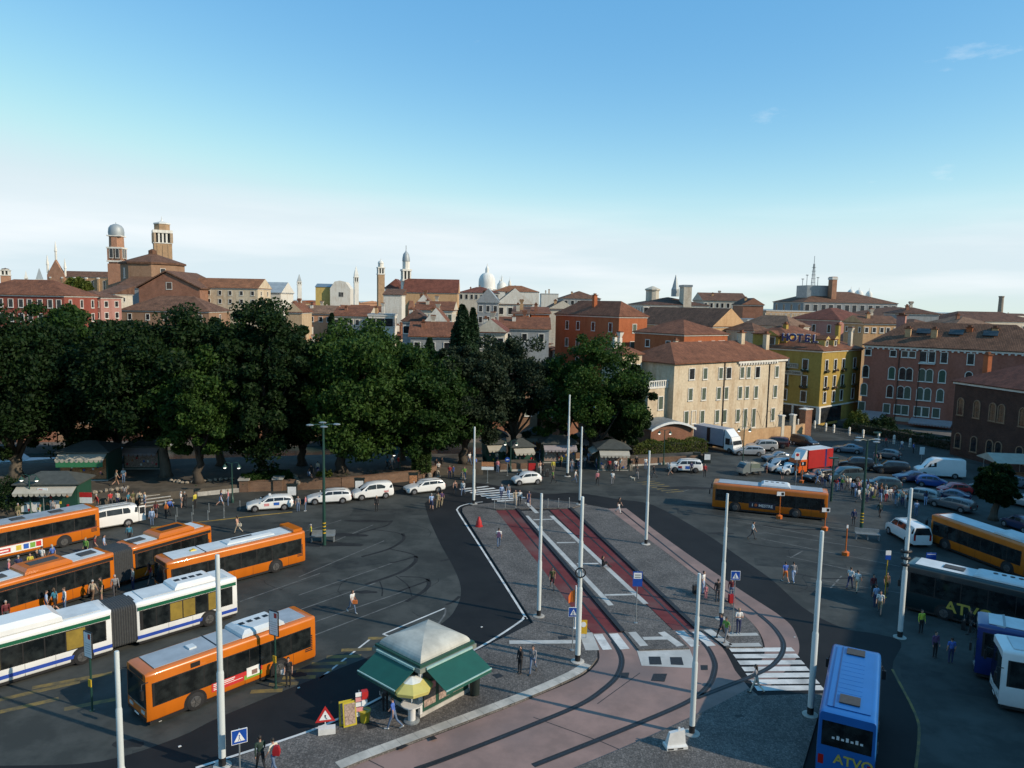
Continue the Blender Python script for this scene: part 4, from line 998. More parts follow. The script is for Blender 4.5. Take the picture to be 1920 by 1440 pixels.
t, r, w, h = block('hall_church', 'long tan hall church with steep red roof and buttresses beside the grey stone bell tower', 'church', 757, 857, 549, 335, 17, 6.2, 'wall_tan', 'roof_red', 'gable_x', 0.03, None)
for i in range(4): MB().loft([[(-1.3,-1.6,0),(1.3,-1.6,0),(1.3,0,0),(-1.3,0,0)],[(-1.3,-1.6,h-7),(1.3,-1.6,h-7),(1.3,0,h-7),(-1.3,0,h-7)],[(-.8,-.2,h-3.6),(.8,-.2,h-3.6),(.8,0,h-3.6),(-.8,0,h-3.6)]]).build('buttress', 'wall_brick', t, (3.4+i*w/4.2,0,0), uv=True)
for i in range(2): window(t, 6.2+i*11, 0, h-10, 0, 3.0, 3.2, W_, True, False)
block('apse_house', 'hipped red roof just left of the grey stone bell tower', 'church', 722, 756, 541, 350, 18, 4.5, 'wall_pale', 'roof_red', 'hip', 0, None)
block('white_oratory', 'plain white walled oratory in front of the grey stone bell tower', 'chapel', 719, 753, 553, 300, 10, 2.4, 'wall_white', 'roof_brown', 'shed', 0, None)
# the big white domed church far off
t = thing('domed_basilica', 'great white domed basilica far off on the skyline, right of the hall church', 'basilica', (PX(912,1150),1150,0), 0)
zz = lambda v: AT(912, v, 1150).z; s = 1150/FPX
MB().lathe([(17*s,0),(17*s,zz(540)),(15.6*s,zz(540)),(15.6*s,zz(530)),(15.2*s,zz(524)),(13*s,zz(518)),(9*s,zz(513.5)),(4*s,zz(511.5)),(3.4*s,zz(511)),(3.4*s,zz(504)),(2.6*s,zz(502)),(.8*s,zz(499)),(.3*s,zz(494))],16).build('dome', 'white_dome', t, smooth=40)
MB().lathe([(9*s,0),(9*s,zz(539)),(8.4*s,zz(532)),(5*s,zz(527.5)),(1.4*s,zz(526)),(1.2*s,zz(520)),(.2*s,zz(514))],14,(27*s,20,0)).build('lesser_dome', 'white_dome', t, smooth=40)
for du in (24,42): MB().lathe([(3*s,0),(3*s,zz(533)),(3.2*s,zz(532)),(2.2*s,zz(526)),(.3*s,zz(522)),(.1*s,zz(516))],8,(du*s,30,0)).build('turret', 'istrian_stone', t)
MB().box(-17*s,40*s,-10,40,0,zz(542)).build('body', 'wall_white', t)
for u, vt, wd, nm in ((1592,540,7,'round white church tower over the office block roof'), (1607,541,8,'pale ribbed dome over the office block roof'), (1626,543,6,'small white lantern turret right of the pale ribbed dome')):
    o = thing('church_dome', nm, 'dome', (PX(u,950),950,0)); s = 950/FPX; z1 = AT(u, vt, 950).z
    MB().lathe([(wd*s,0),(wd*s,z1-8),(wd*.9*s,z1-5),(wd*.5*s,z1-2.5),(.5,z1-1.6),(.1,z1+2)],12).build('dome', 'white_dome', o, smooth=40)
t = thing('brick_chimney', 'lone dark red factory chimney on the right skyline', 'chimney', (PX(1874,520),520,0)); MB().lathe([(2.0,0),(1.5,AT(1874,558,520).z),(1.8,AT(1874,557,520).z),(1.8,AT(1874,555,520).z)],10).build('stack', 'wall_brick', t); MB().lathe([(2.6,0),(2.6,6)],10).build('plinth', 'wall_brick', t)
t = thing('theatre', 'huge bright white gabled theatre front far off, left of the pale bell tower', 'theatre', (PX(607,640),640,0), .1)
s = 640/FPX; zt = AT(640,526,640).z; ze = AT(640,541,640).z
MB().loft([[(12*s,0,0),(49*s,0,0),(49*s,0,ze),(40*s,0,zt-1),(30*s,0,zt),(20*s,0,zt-1),(12*s,0,ze)],[(12*s,25,0),(49*s,25,0),(49*s,25,ze),(40*s,25,zt-1),(30*s,25,zt),(20*s,25,zt-1),(12*s,25,ze)]]).build('front', 'wall_white', t)
MB().box(-16*s,12*s,4,28,0,ze+1).build('side_wing', 'wall_yellow', t); roof_mesh(28*s,24,3,'gable_x',.5,-16*s,4,ze+1).build('roof', ['zinc','zinc'], t)
for k in range(3): window(t, (29+k*3)*s, 0, ze-7, 0, 1.2, 4, W_, True, False)
block('grey_shed', 'big grey metal roofed hall right of the convent wing', 'hall', 484, 527, 549, 280, 16, 4, 'wall_white', 'lead_roof', 'gable_x', 0, None)

# notable roofs in the middle distance: u0,u1,eave row,distance,depth,roof rise,wall,roof,kind,windows,label
for a in [
 (625,690,593,215,12,3.4,'pale','rust','gable_x',(5,1,1,1.5,W_),'cream house with wide red roof just above the large middle tree'),
 (690,736,590,205,9,1.2,'white','brown','flat',(3,1,2.2,2.2,W_),'white flat topped house with large dark terrace window'),
 (779,848,582,190,12,3.0,'pale','rust','gable_x',(6,2,.9,1.6,S_),'pale house with a row of shuttered windows below the hall church'),
 (781,807,572,196,9,3.2,'white','pale','gable_y',(2,1,1.1,1.4,S_),'grey gabled dormer house in front of the hall church'),
 (755,800,603,165,12,3.4,'grey','dark','hip',(2,1,2,1.6,W_),'dark roofed house with blue grey terrace wall behind the cypresses'),
 (800,835,604,160,10,3.6,'white','rust','gable_y',None,'bright white gable wall house left of the tall cypress'),
 (770,850,632,135,12,3.4,'grey','rust','gable_x',(3,1,1,1.4,W_),'long low house with orange tiled roof left of the tall cypress'),
 (893,947,624,140,12,3.0,'pale','red','gable_y',(4,1,1,1.9,W_),'small house with pale triangular pediment right of the tall cypress'),
 (938,1030,617,158,12,3.2,'grey','rust','gable_x',(3,1,1,1.5,W_),'grey house with long rust roof in front of the orange houses'),
 (895,934,567,225,14,5.0,'grey','zinc','gable_y',(3,3,1,1.8,W_),'slate blue rendered tall house in shadow, left of the white gable'),
 (932,997,571,230,20,6.0,'white','brown','gable_y',(4,2,1.3,2,W_),'large bright white gabled house in the middle of the town'),
 (962,990,589,180,12,2.2,'orange','brown','shed',(2,1,1.2,1.6,W_),'orange house with stepped chimneys and white window frames'),
 (996,1030,588,185,10,2.0,'orange','rust','shed',None,'plain orange house left of the tall orange red house'),
 (1030,1078,580,225,14,3.0,'pale','brown','gable_y',None,'pale house with a low white gable above the trees'),
 (860,935,549,420,20,4.5,'pale','red','hip',(8,1,1.4,2.6,W_),'long pale palace with red hipped roof below the basilica dome'),
 (925,1010,547,520,24,6.0,'white','orange','hip',None,'white walled palace with orange hipped roof right of the basilica'),
 (1014,1046,551,480,18,.8,'white','zinc','flat',None,'square bright white block right of the basilica'),
 (1055,1125,560,360,20,5.0,'grey','brown','hip',(6,1,1.5,2,W_),'broad brown hipped roof in the middle of the skyline'),
 (1318,1400,564,300,20,4.4,'pale','brown','gable_x',(8,1,1,1.8,W_),'long brown roofed row left of the modern white office block'),
 (1392,1430,572,270,14,3.0,'brick','dark','gable_y',None,'red brick gabled house left of the modern white office block'),
 (1690,1760,589,215,10,2.4,'grey','dark','hip',None,'low dark roofed house behind the pink palace chimney'),
 (1795,1860,608,200,12,2.6,'beige','pale','hip',None,'beige house with pale roof behind the pink palace'),
 (560,625,588,225,12,3.2,'peach','pale','gable_x',(4,1,1,1.4,W_),'peach coloured house with pale roof and chimneys left of the wide red roof'),
 (536,566,586,205,10,3.0,'beige','rust','gable_y',None,'beige gabled house directly right of the tallest tree'),
 (1620,1690,607,178,9,2.4,'tan','brown','gable_x',(5,1,.8,1.1,W_),'low tan house with brown roof squeezed between hotel and pink palace'),
 (1480,1560,640,168,10,2.2,'yellow','brown','hip',None,'yellow annexe with brown roof behind the hotel letters'),
]:
    u0,u1,ve,di,de,rh,wa_,ro,ki,wi,la = a
    block('town_house', la, 'house', u0,u1,ve,di,de,rh*(.72 if ki != 'gable_y' else .8),'wall_'+wa_, ('roof_'+ro) if ro != 'zinc' else 'lead_roof', ki, random.uniform(-.04,.08), wi, chim=random.choice((1,2,2)))
for u, ve, di, w_ in ((818,690,112,.8),(872,680,118,.8)):
    pass
# the rest of the old town: house after house out to the horizon
rng = random.Random(21)
walls = ['pale','beige','tan','rose','peach','white','brown','cream','orange','yellow','grey','salmon']; roofs = ['rust','brown','pale','dark','orange','red']
wl_name = dict(pale='pale grey',beige='beige',tan='tan',rose='rose',peach='peach',white='white',brown='brown',cream='cream',orange='orange',yellow='yellow',grey='grey',salmon='salmon')
rows_ = [(d, d*.06, 11.5 + d*.007) for d in (240,272,308,350,400,460,540,630,740,880,1080,1350)]
rows_ = [(d, 7.0 + (d-150)*.018, 11.2 + (d-150)*.012) for d in (150,163,177,192,208,225,243,262,283,306)] + rows_
reg = [(120,'behind the left trees'),(420,'near the brick church'),(640,'above the tallest tree'),(770,'near the grey bell tower'),(900,'below the hall church'),(1060,'right of the basilica'),(1260,'near the orange houses'),(1440,'near the school block'),(1640,'near the antenna mast'),(2200,'towards the right skyline')]
used_lab = {}
n_fill = 0
for di, step, hmax in rows_:
    x = -0.72*di - rng.random()*step
    while x < 0.72*di:
        w = step*rng.uniform(.5,.95); dd = rng.uniform(9,14) if di < 400 else rng.uniform(12,22)
        u = 960 + FPX*(x+w/2)/di
        near = step < di*.058
        skip = u < -60 or u > 1980 or (near and (u < 535 or u > 1120)) or (not near and di < 330 and 500 < u < 1130) or (di < 300 and 190 < u < 400) or (di < 235 and u > 1110) or (di < 200 and u > 890) or (near and 715 < u < 865 and 255 < di < 345) or (di < 300 and u < 500)
        if not skip and rng.random() < (.95 if near else .8):
            h = hmax*rng.uniform(.6,1.04)*(1.0 if di > 260 else .95)
            wa_ = rng.choice(walls); ro = rng.choices(roofs, (4,3,2,1.5,2,2))[0]; ki = rng.choices(['hip','gable_x','gable_y','flat'], (5,4,2,.6))[0]
            pl = next(s for lim, s in reg if u < lim)
            base = f"{wl_name[wa_]} {'terraced' if ki=='flat' else 'gabled' if 'gable' in ki else 'hipped'} house with {ro} {'coping' if ki=='flat' else 'roof'}"
            dw = 'nearer roofs' if di < 230 else 'middle rooftops' if di < 420 else 'far rooftops' if di < 800 else 'horizon roofs'
            lab = f"{base} {pl}, among the {dw}"
            t, r = house('town_house', lab, 'house', (x, di + rng.uniform(-6,6)), rng.uniform(-.15,.5), w, dd, h, ki, min(3.0, .17*min(w,dd)*rng.uniform(.9,1.3)), 'wall_'+wa_, 'roof_'+ro, 'old town houses', di < 260 and rng.random() < .5)
            if di < 420:
                nw = max(2, int(w/2.9))
                for k in range(1 if di > 260 else 2):
                    for i in range(nw): window(t, (i+.5)*w/nw, 0, h-2.7-k*3.1, 0, .95, 1.6, rng.choice([W_,S_,W_,'brown_shutter']), False, False)
            for i in range(rng.choice((1,1,2,3)) if di < 500 else rng.choice((0,1))):
                chimney(t, w*rng.uniform(.15,.85), dd*rng.uniform(.2,.8), h+.8, rng.uniform(1.2,2.8), rng.choice(['wall_pale','wall_tan','wall_brick','wall_white','wall_peach']), .8, rng.random() < .4)
            if di < 330 and rng.random() < .6: x_ = w*rng.uniform(.2,.8); a_ = rng.uniform(2.5,4); MB().bar((x_,dd/2,h),(x_,dd/2,h+a_),.07).bar((x_-.7,dd/2,h+a_),(x_+.7,dd/2,h+a_),.06).bar((x_-.45,dd/2,h+a_-.5),(x_+.45,dd/2,h+a_-.5),.06).build('aerial', 'zinc', t)
            n_fill += 1
        x += w + rng.uniform(.2,1.2) + (step*.12 if di > 500 else 0)
print('fill houses', n_fill)

for k, u in enumerate(range(-40, 980, 62)):
    wd = PX(u+61,126)-PX(u,126); h = rng.uniform(5.5,8.5); m_ = ('wall_brick','wall_brown','wall_dark_brick')[k % 3]
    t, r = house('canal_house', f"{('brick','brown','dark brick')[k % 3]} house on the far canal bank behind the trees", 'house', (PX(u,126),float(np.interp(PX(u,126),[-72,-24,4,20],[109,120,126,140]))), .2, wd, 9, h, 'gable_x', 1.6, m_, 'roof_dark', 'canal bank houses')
    for i in range(2): window(t, wd*(.3+.4*i), 0, 3.0, 0, 1, 1.7, S_, False, False)
# ================================================================== TREES, HEDGES, PLANTING
leafy('leaf_green', (.010,.029,.006), (.032,.072,.012))
leafy('leaf_dark', (.006,.018,.005), (.019,.043,.009))
leafy('leaf_grey', (.012,.023,.011), (.034,.052,.026))
leafy('leaf_light', (.016,.04,.007), (.05,.1,.016))
leafy('leaf_cypress', (.008,.024,.01), (.022,.05,.018), .1)
leafy('leaf_hedge', (.014,.034,.008), (.05,.085,.018), .15)
leafy('leaf_yellow', (.05,.075,.012), (.1,.12,.02), .2)
paint('bark', (.05,.04,.03), .9, 0, .35, 2.5, bump=.8, bscale=9, streak=True)
paint('bark_pale', (.085,.07,.052), .9, 0, .35, 2.5, bump=.8, bscale=9, streak=True)
def leaf_cloud(pts, size, rs, up=.35):
    """one quad per point, turned at random"""
    n = len(pts)
    a = rs.normal(size=(n,3)); a[:,2] += up; a /= np.linalg.norm(a, axis=1)[:,None]
    b = rs.normal(size=(n,3)); t = np.cross(a, b); t /= np.linalg.norm(t, axis=1)[:,None]
    q = np.cross(a, t)
    s = size * rs.uniform(.6, 1.3, n)[:,None]
    v = np.stack([pts - t*s, pts - q*s*.55, pts + t*s, pts + q*s*.55], 1).reshape(-1,3)
    return v
def quads_mesh(name, v, m):
    n = len(v)//4; me = bpy.data.meshes.new(name)
    me.vertices.add(len(v)); me.vertices.foreach_set('co', v.astype(np.float32).ravel())
    me.loops.add(n*4); me.loops.foreach_set('vertex_index', np.arange(n*4, dtype=np.int32))
    me.polygons.add(n); me.polygons.foreach_set('loop_start', np.arange(0, n*4, 4, dtype=np.int32))
    me.materials.append(M(m)); me.update(calc_edges=True); return me
def crown_mesh(seed, rx, rz, n_cl, per, leaf, m, name='crown', lift=0.0, gap=.0, taper=.15):
    """clumps of leaves in an uneven egg-shaped crown; its centre is the origin"""
    rs = np.random.RandomState(seed); out = []
    k = 0
    while k < n_cl:
        d = rs.normal(size=3); d /= np.linalg.norm(d)
        lob = 1 + .16*math.sin(3*math.atan2(d[1],d[0]) + seed) + .12*math.sin(5*math.atan2(d[1],d[0]) + 2*seed + 3*d[2])
        rad = rs.uniform(.35,1.0)**.55 * lob
        if d[2] < -.8 and rs.rand() < .4: continue
        c = np.array([d[0]*rx, d[1]*rx, d[2]*rz])*rad*.86
        c[:2] *= 1 - taper*c[2]/rz
        cr = rs.uniform(.09,.26)*rx; c *= 1.13 if rs.rand() < .12 else 1.0
        q = rs.normal(size=(per,3)); q /= np.linalg.norm(q,axis=1)[:,None]
        q *= (rs.uniform(.0,1.0,per)**.4)[:,None]*cr; q[:,2] *= .75
        out.append(c + q); k += 1
    return quads_mesh(name, leaf_cloud(np.concatenate(out), leaf, rs), m)
def trunk_mesh(seed, h, r, rx, rz, zc, m='bark', limbs=9):
    rs = random.Random(seed); mb = MB()
    bend = [(rs.uniform(-.3,.3)*i*.35, rs.uniform(-.3,.3)*i*.35) for i in range(6)]
    zs = [0,.5,h*.35,h*.6,h*.85,zc]
    pts = [(bend[i][0]*(i>1), bend[i][1]*(i>1), zs[i]) for i in range(6)]
    mb.tube(pts, [r*1.5,r*1.05,r*.95,r*.85,r*.7,r*.35], 9)
    for i in range(limbs):
        a = 2*math.pi*i/limbs + rs.uniform(-.3,.3); z0 = h*rs.uniform(.55,1.0); e = rs.uniform(.35,.62)
        p0 = Vector((pts[3][0], pts[3][1], z0)); p2 = Vector((math.cos(a)*rx*e, math.sin(a)*rx*e, zc + rz*rs.uniform(-.45,.6)))
        p1 = p0.lerp(p2,.5) + Vector((0,0,-.1*rx+rs.uniform(0,.9)))
        mb.tube([p0,p1,p2], [r*.42,r*.26,r*.07], 6)
    return mb.mesh('trunk', m, True)
VAR = {}
def tree(label, u, v, top_v, half_w, zb, kind, seed, cu=None, name='tree', leafm=None):
    """trunk foot at pixel (u, v); crown top at row top_v, half_w metres wide, lower edge zb metres up"""
    p = GZ(u, v); z_top = AT(u, top_v, p.y).z
    zb = max(1.6, zb - 2.4); half_w *= 1.18 if half_w > 4 else 1.05
    rz = (z_top - p.z - zb)/2; zc = zb + rz
    t = thing(name, label, 'tree', p, 0, 'trees of the square')
    key = (kind, seed)
    n, per, lf, m = dict(big=(230,310,.235,'leaf_green'), dark=(230,310,.235,'leaf_dark'), grey=(190,300,.22,'leaf_grey'), thin=(105,230,.2,'leaf_light'))[kind]
    dx = (PX(cu, p.y) - p.x) if cu else 0
    o = add('crown', crown_mesh(seed, half_w, rz, n, per, lf, leafm or m, taper=.12 if kind != 'thin' else .3), t, (dx, 0, zc))
    add('trunk', trunk_mesh(seed, max(3.0, zb + .8), .3 + .018*half_w*2, half_w, rz, zc, 'bark_pale' if seed % 2 else 'bark'), t)
    return t
tree('big broad leaved tree at the left edge over the boats', 30, 893, 590, 9.0, 4.6, 'dark', 1)
tree('dark tree behind the pale awning kiosk at far left', 130, 872, 562, 6.5, 5.0, 'big', 2)
tree('tall dark tree with thick trunk beside the park steps', 311, 893, 566, 7.2, 6.2, 'dark', 3)
tree('smaller tree with slim trunk rising from the hedge by the steps', 372, 905, 650, 4.6, 5.2, 'big', 4, leafm='leaf_light')
tree('tallest tree of the park, above the first white taxi', 492, 893, 549, 6.4, 4.0, 'dark', 5)
tree('large round green tree above the second taxi and the van taxi', 640, 885, 594, 8.2, 3.8, 'big', 6, 680, leafm='leaf_light')
tree('ivy clad tree at the park corner above the last taxi', 792, 882, 655, 5.6, 3.4, 'big', 7)
tree('grey green tree behind the leftmost tall white pole', 868, 868, 640, 5.2, 4.6, 'grey', 8)
tree('grey leaved tree over the crowded kiosks', 960, 852, 634, 6.0, 5.2, 'grey', 9, 965)
tree('loose light green tree with open branches behind the tallest pole', 1108, 862, 616, 6.6, 4.6, 'thin', 10, 1128)
tree('low dark tree standing against the cream house', 1168, 862, 672, 4.0, 3.0, 'dark', 11, 1176)
tree('dark tree filling the gap between the two left park trees', 222, 868, 598, 5.0, 5.0, 'dark', 12)
tree('shaded tree behind the tall dark tree by the steps', 415, 872, 600, 5.0, 5.0, 'dark', 13)
tree('shaded tree between the tallest tree and the round green tree', 566, 872, 625, 5.2, 4.4, 'dark', 14)
tree('leafy tree behind the ivy clad tree', 752, 862, 640, 4.6, 4.4, 'big', 15)
tree('light tree beside the newspaper kiosk roof', 1058, 858, 655, 4.2, 5.0, 'thin', 16)
tree('small dark tree in the right car park', 1862, 975, 872, 2.0, 1.5, 'dark', 17, name='small_tree')
def column_tree(label, u, dist, vtop, vbot, r, seed):
    c = AT(u, vtop, dist); zb = max(1.5, AT(u, vbot, dist).z - 6)
    t = thing('cypress', label, 'tree', (c.x, c.y, 0), 0, 'cypress trees in the town')
    rs = np.random.RandomState(seed); n = 11000; h = c.z - zb
    z = rs.uniform(0,1,n)**.9; prof = np.sin(np.pi*np.clip(z*.93+.05,0,1))**.6*(1-.35*z)
    a = rs.uniform(0,2*np.pi,n); k = prof*r*(rs.uniform(.1,1,n)**.5)*(1+.2*np.sin(3*a+9*z+seed))
    pts = np.stack([np.cos(a)*k, np.sin(a)*k, zb + z*h], 1)
    add('crown', quads_mesh('crown', leaf_cloud(pts, .28, rs, 1.0), 'leaf_cypress'), t)
    MB().tube([(0,0,-.3),(0,0,zb+h*.6)], [.3,.1], 8).build('trunk', 'bark', t, smooth=True)
column_tree('tall dark cypress in front of the pale town houses', 867, 126, 572, 660, 2.3, 31)
column_tree('slim cypress leaning beside the tall dark cypress', 887, 127, 578, 660, 1.4, 32)
column_tree('short cypress left of the tall dark cypress', 806, 120, 634, 720, 1.7, 33)
column_tree('small pointed cypress above the round green tree', 622, 130, 588, 640, 1.0, 34)
def bush(name, label, cat, p, rx, ry, h, m, seed, rz=0.0, n=2600, leaf=.13, group=None):
    t = thing(name, label, cat, p, rz, group); rs = np.random.RandomState(seed)
    q = rs.normal(size=(n,3)); q /= np.linalg.norm(q,axis=1)[:,None]; q[:,2] = np.abs(q[:,2])
    q *= (rs.uniform(.3,1,n)**.35)[:,None]*(1+.15*np.sin(4*q[:,:1]*3+seed))
    add('foliage', quads_mesh('foliage', leaf_cloud(q*np.array([rx,ry,h]), leaf, rs), m), t)
    mb = MB()
    for i in range(5): a = i*1.26; mb.tube([(0,0,-.05),(math.cos(a)*rx*.4,math.sin(a)*ry*.4,h*.55)], [.04,.015], 5)
    mb.build('stem', 'bark', t)
    return t
def hedge(label, p0, p1, w, h, m, seed, n=5000, leaf=.12, z=None):
    a, b = GZ(*p0), GZ(*p1); L = (b-a).xy.length; t = thing('hedge', label, 'hedge', a if z is None else (a.x,a.y,z), facing(a, b))
    rs = np.random.RandomState(seed)
    q = rs.uniform(size=(n,3)); edge = rs.rand(n)
    q[:,1] = np.where(edge < .3, 0, np.where(edge < .6, 1, q[:,1])); q[:,2] = np.where((edge > .6) & (edge < .9), 1, q[:,2])
    pts = np.stack([q[:,0]*L, (q[:,1]-.5)*w, q[:,2]*h*(1+.12*np.sin(q[:,0]*L*1.7+seed))], 1) + rs.normal(size=(n,3))*.09
    add('foliage', quads_mesh('foliage', leaf_cloud(pts, leaf, rs), m), t)
    MB().box(0,L,-w*.36,w*.36,0,h*.85).build('stem', 'bark', t)
    return t
hedge('clipped hedge right of the park steps above the stone kerb', (322,925), (440,913), 2.0, .55, 'leaf_hedge', 41, 6000)
hedge('low hedge left of the park steps behind the white minibus', (110,948), (250,930), 2.2, .5, 'leaf_hedge', 42, 6000)
hedge('broad hedge on the brick wall behind the second and third taxis', (620,903), (800,889), 2.6, .6, 'leaf_hedge', 43, 9000)
hedge('shaded hedge above the brick wall beside the first taxi', (455,905), (545,896), 2.0, .7, 'leaf_green', 44, 4000)
hedge('long hedge of reedy green shrubs below the curved roof sheds', (1180,858), (1318,848), 2.2, 2.0, 'leaf_yellow', 45, 9000)
hedge('green planter hedge around the kiosk behind the small white car', (945,868), (1000,866), 1.6, .8, 'leaf_hedge', 46, 2500)
hedge('hedge in planters along the pink palace terrace', (1600,808), (1795,845), 1.8, 1.6, 'leaf_dark', 47, 6000)
bush('shrub', 'round yellow green shrub in front of the pink palace', 'shrub', G(1607,803), 2.2, 2.0, 3.2, 'leaf_yellow', 51, n=4500, leaf=.16)
bush('shrub', 'dark leafy shrub next to the round yellow green shrub', 'shrub', G(1655,812), 2.6, 2.2, 3.0, 'leaf_dark', 52, n=4500, leaf=.16)
bush('shrub', 'yellow flowering shrub on the wall behind the second taxi', 'shrub', GZ(610,905), 1.3, 1.0, 1.5, 'leaf_yellow', 53)
bush('shrub', 'dark bush at the left edge beside the ticket kiosk', 'shrub', GZ(18,948), 1.8, 1.6, 2.8, 'leaf_dark', 54)
bush('shrub', 'ivy mound around the trunk at the park corner', 'shrub', GZ(790,884), 1.3, 1.2, 4.2, 'leaf_hedge', 55, n=5000)
bush('garden_tree', 'yellow green tree crown in a garden left of the domed bell tower', 'tree', (PX(147,330),330,AT(147,548,330).z), 6.5, 5, 6, 'leaf_yellow', 56, n=6000, leaf=.5)
# brick retaining wall with stone piers, kerb and steps
wl_t = thing('park_wall', 'low brick wall with stone capped piers along the park, behind the taxis', 'wall', (0,0,0))
bricky('wall_park_brick', (.13,.068,.043), (.18,.1,.06), (.2,.16,.12), .3, .09, var=.3, msize=.015)
two_tone('rubble_stone', (.12,.1,.08), (.34,.3,.24), 4.5, lo=.38, hi=.62, world=True, bump=.9, bscale=9)
for a, b, m in (((448,922),(640,915),'wall_park_brick'), ((640,915),(790,899),'wall_park_brick'), ((790,899),(816,891),'wall_park_brick')):
    A_, B_ = G(*a), G(*b); L, R = strip_pts([A_, B_], .4)
    MB().loft([[(p.x,p.y,-.02),(q.x,q.y,-.02),(q.x,q.y,1.15),(p.x,p.y,1.15)] for p, q in zip(L, R)]).build('wall_panel', m, wl_t, uv=True)
    L, R = strip_pts([A_, B_], .5)
    MB().loft([[(p.x,p.y,1.153),(q.x,q.y,1.153),(q.x,q.y,1.23),(p.x,p.y,1.23)] for p, q in zip(L, R)]).build('coping', 'wall_park_brick', wl_t, uv=True)
for u, v in ((459,921),(522,919)):
    p = G(u, v); MB().box(-.5,.5,-.5,.5,0,1.35).build('pier', 'wall_park_brick', wl_t, p, .15, uv=True); MB().box(-.62,.62,-.62,.62,1.35,1.55).build('pier_cap', 'kerb_stone', wl_t, p, .15)
kt = thing('stone_kerb', 'long pale stone kerb in front of the park hedges', 'kerb', (0,0,0))
for a, b in (((60,961),(236,944)), ((322,934.5),(455,921.5))):
    A_, B_ = G(*a), G(*b); n = int((B_-A_).length/1.6)
    for i in range(n):
        p, q = A_.lerp(B_, i/n), A_.lerp(B_, (i+.985)/n); L, R = strip_pts([p, q], .45)
        MB().loft([[(x.x,x.y,-.02),(y.x,y.y,-.02),(y.x,y.y,.48),(x.x,x.y,.48)] for x, y in zip(L, R)]).build('kerb_block', 'kerb_stone', kt)
rw = thing('rubble_border', 'low border of rough stones around the park terrace beside the steps', 'border', (0,0,0))
rs_ = random.Random(5)
for a, b in (((118,935),(244,915)), ((318,902),(345,907)), ((345,907),(440,898)), ((552,905),(560,922))):
    A_, B_ = GZ(*a), GZ(*b); A_.z = B_.z = PARK_H; n = int((B_-A_).length/.55)
    for i in range(n):
        c = A_.lerp(B_, (i+.5)/n); MB().ellipsoid((0,0,.12),(rs_.uniform(.22,.36),rs_.uniform(.18,.28),rs_.uniform(.16,.3)),6,4).build('stone', 'rubble_stone', rw, c, rs_.uniform(0,3))
st = thing('park_steps', 'flight of stone edged steps up into the park', 'steps', (0,0,0))
s0, s1 = G(262,948), G(322,940); up = Vector((-(s1-s0).y, (s1-s0).x, 0)).normalized()
for i in range(5):
    z1 = .17*(i+1); a, b = s0 + up*.75*i - up*1.2, s1 + up*.75*i - up*1.2
    z1 -= .012*(i == 4); k_ = 1.6 if i < 4 else 1.2
    pts = [a, b, b + up*k_, a + up*k_]
    MB().prism([(p.x,p.y) for p in pts], z1-.17, z1).build('step', 'gravel_path', st)
    MB().prism([(p.x,p.y) for p in (a - up*.02, b - up*.02, b + up*.22, a + up*.22)], z1-.05, z1+.006).build('step_edge', 'kerb_stone', st)
# brick planters by the crossing and below the sheds
for lab, pts in (('brick planter behind the small white car', [(938,884),(1002,882)]), ('long brick planter wall below the reedy hedge', [(1182,874),(1322,866)]), ('short brick planter under the trees left of the crossing', [(1042,866),(1092,862)])):
    A_, B_ = G(*pts[0]), G(*pts[1]); L = (B_-A_).xy.length
    t = thing('brick_planter', lab, 'planter', A_, facing(A_, B_))
    MB().box(0,L,0,2.4,.22,1.0).build('wall', 'wall_park_brick', t, uv=True); MB().box(-.06,L+.06,-.12,2.5,0,.22).build('plinth', 'kerb_stone', t); MB().box(.2,L-.2,.2,2.2,1.0,1.05).build('soil', 'gravel_path', t)
# ================================================================== VEHICLES
paint('bus_orange', (.5,.128,.006), .32, 0, .12, .9, streak=True, coat=.5)
paint('bus_white', (.68,.69,.68), .35, 0, .06, 1.2, coat=.4)
paint('bus_roof_white', (.5,.54,.56), .55, 0, .14, .9)
paint('bus_roof_grey', (.27,.31,.35), .6, 0, .16, .9)
paint('bus_green', (.01,.1,.05), .35, 0, .08, 1.2, coat=.4)
paint('bus_blue', (.02,.06,.32), .35, 0, .08, 1.2, coat=.4)
paint('coach_sky', (.013,.105,.34), .35, 0, .08, .8, coat=.4)
paint('coach_dark', (.008,.022,.026), .3, 0, .1, 1.0, coat=.5)
paint('coach_navy', (.01,.025,.13), .3, 0, .1, 1.0, coat=.5)
paint('trim_black', (.012,.012,.013), .5, 0, .2, 4)
paint('bellows', (.045,.047,.048), .8, 0, .2, 6)
paint('tyre_rubber', (.014,.014,.015), .85, 0, .2, 6)
paint('rim_grey', (.12,.12,.12), .4, .5, .2, 8)
paint('rim_silver', (.42,.42,.43), .3, .7, .1, 8)
paint('lamp_clear', (.5,.5,.48), .15, 0, .1); paint('lamp_red', (.35,.012,.01), .2, 0, .1); paint('lamp_amber', (.5,.2,.02), .2, 0, .1)
glass('bus_glass', (.006,.008,.009), .1, sc=1.7, k=4); glass('car_glass', (.011,.014,.017), .05)
paint('blind_yellow', (.21,.145,.02), .6, 0, .25, 2)
paint('print_white', (.7,.7,.68), .5); paint('goods_shop', (.2,.12,.1), .6); paint('print_red', (.5,.03,.03), .5); paint('print_green', (.16,.33,.05), .5); paint('print_navy', (.012,.014,.03), .5); paint('print_blue', (.02,.1,.4), .5); paint('print_yellow', (.55,.42,.05), .5); paint('print_pink', (.6,.25,.25), .5); paint('print_heart', (.35,.09,.03), .5)
paint('letter_gold', (.42,.33,.06), .45); paint('letter_white', (.55,.56,.56), .5)
WHEELS = {}
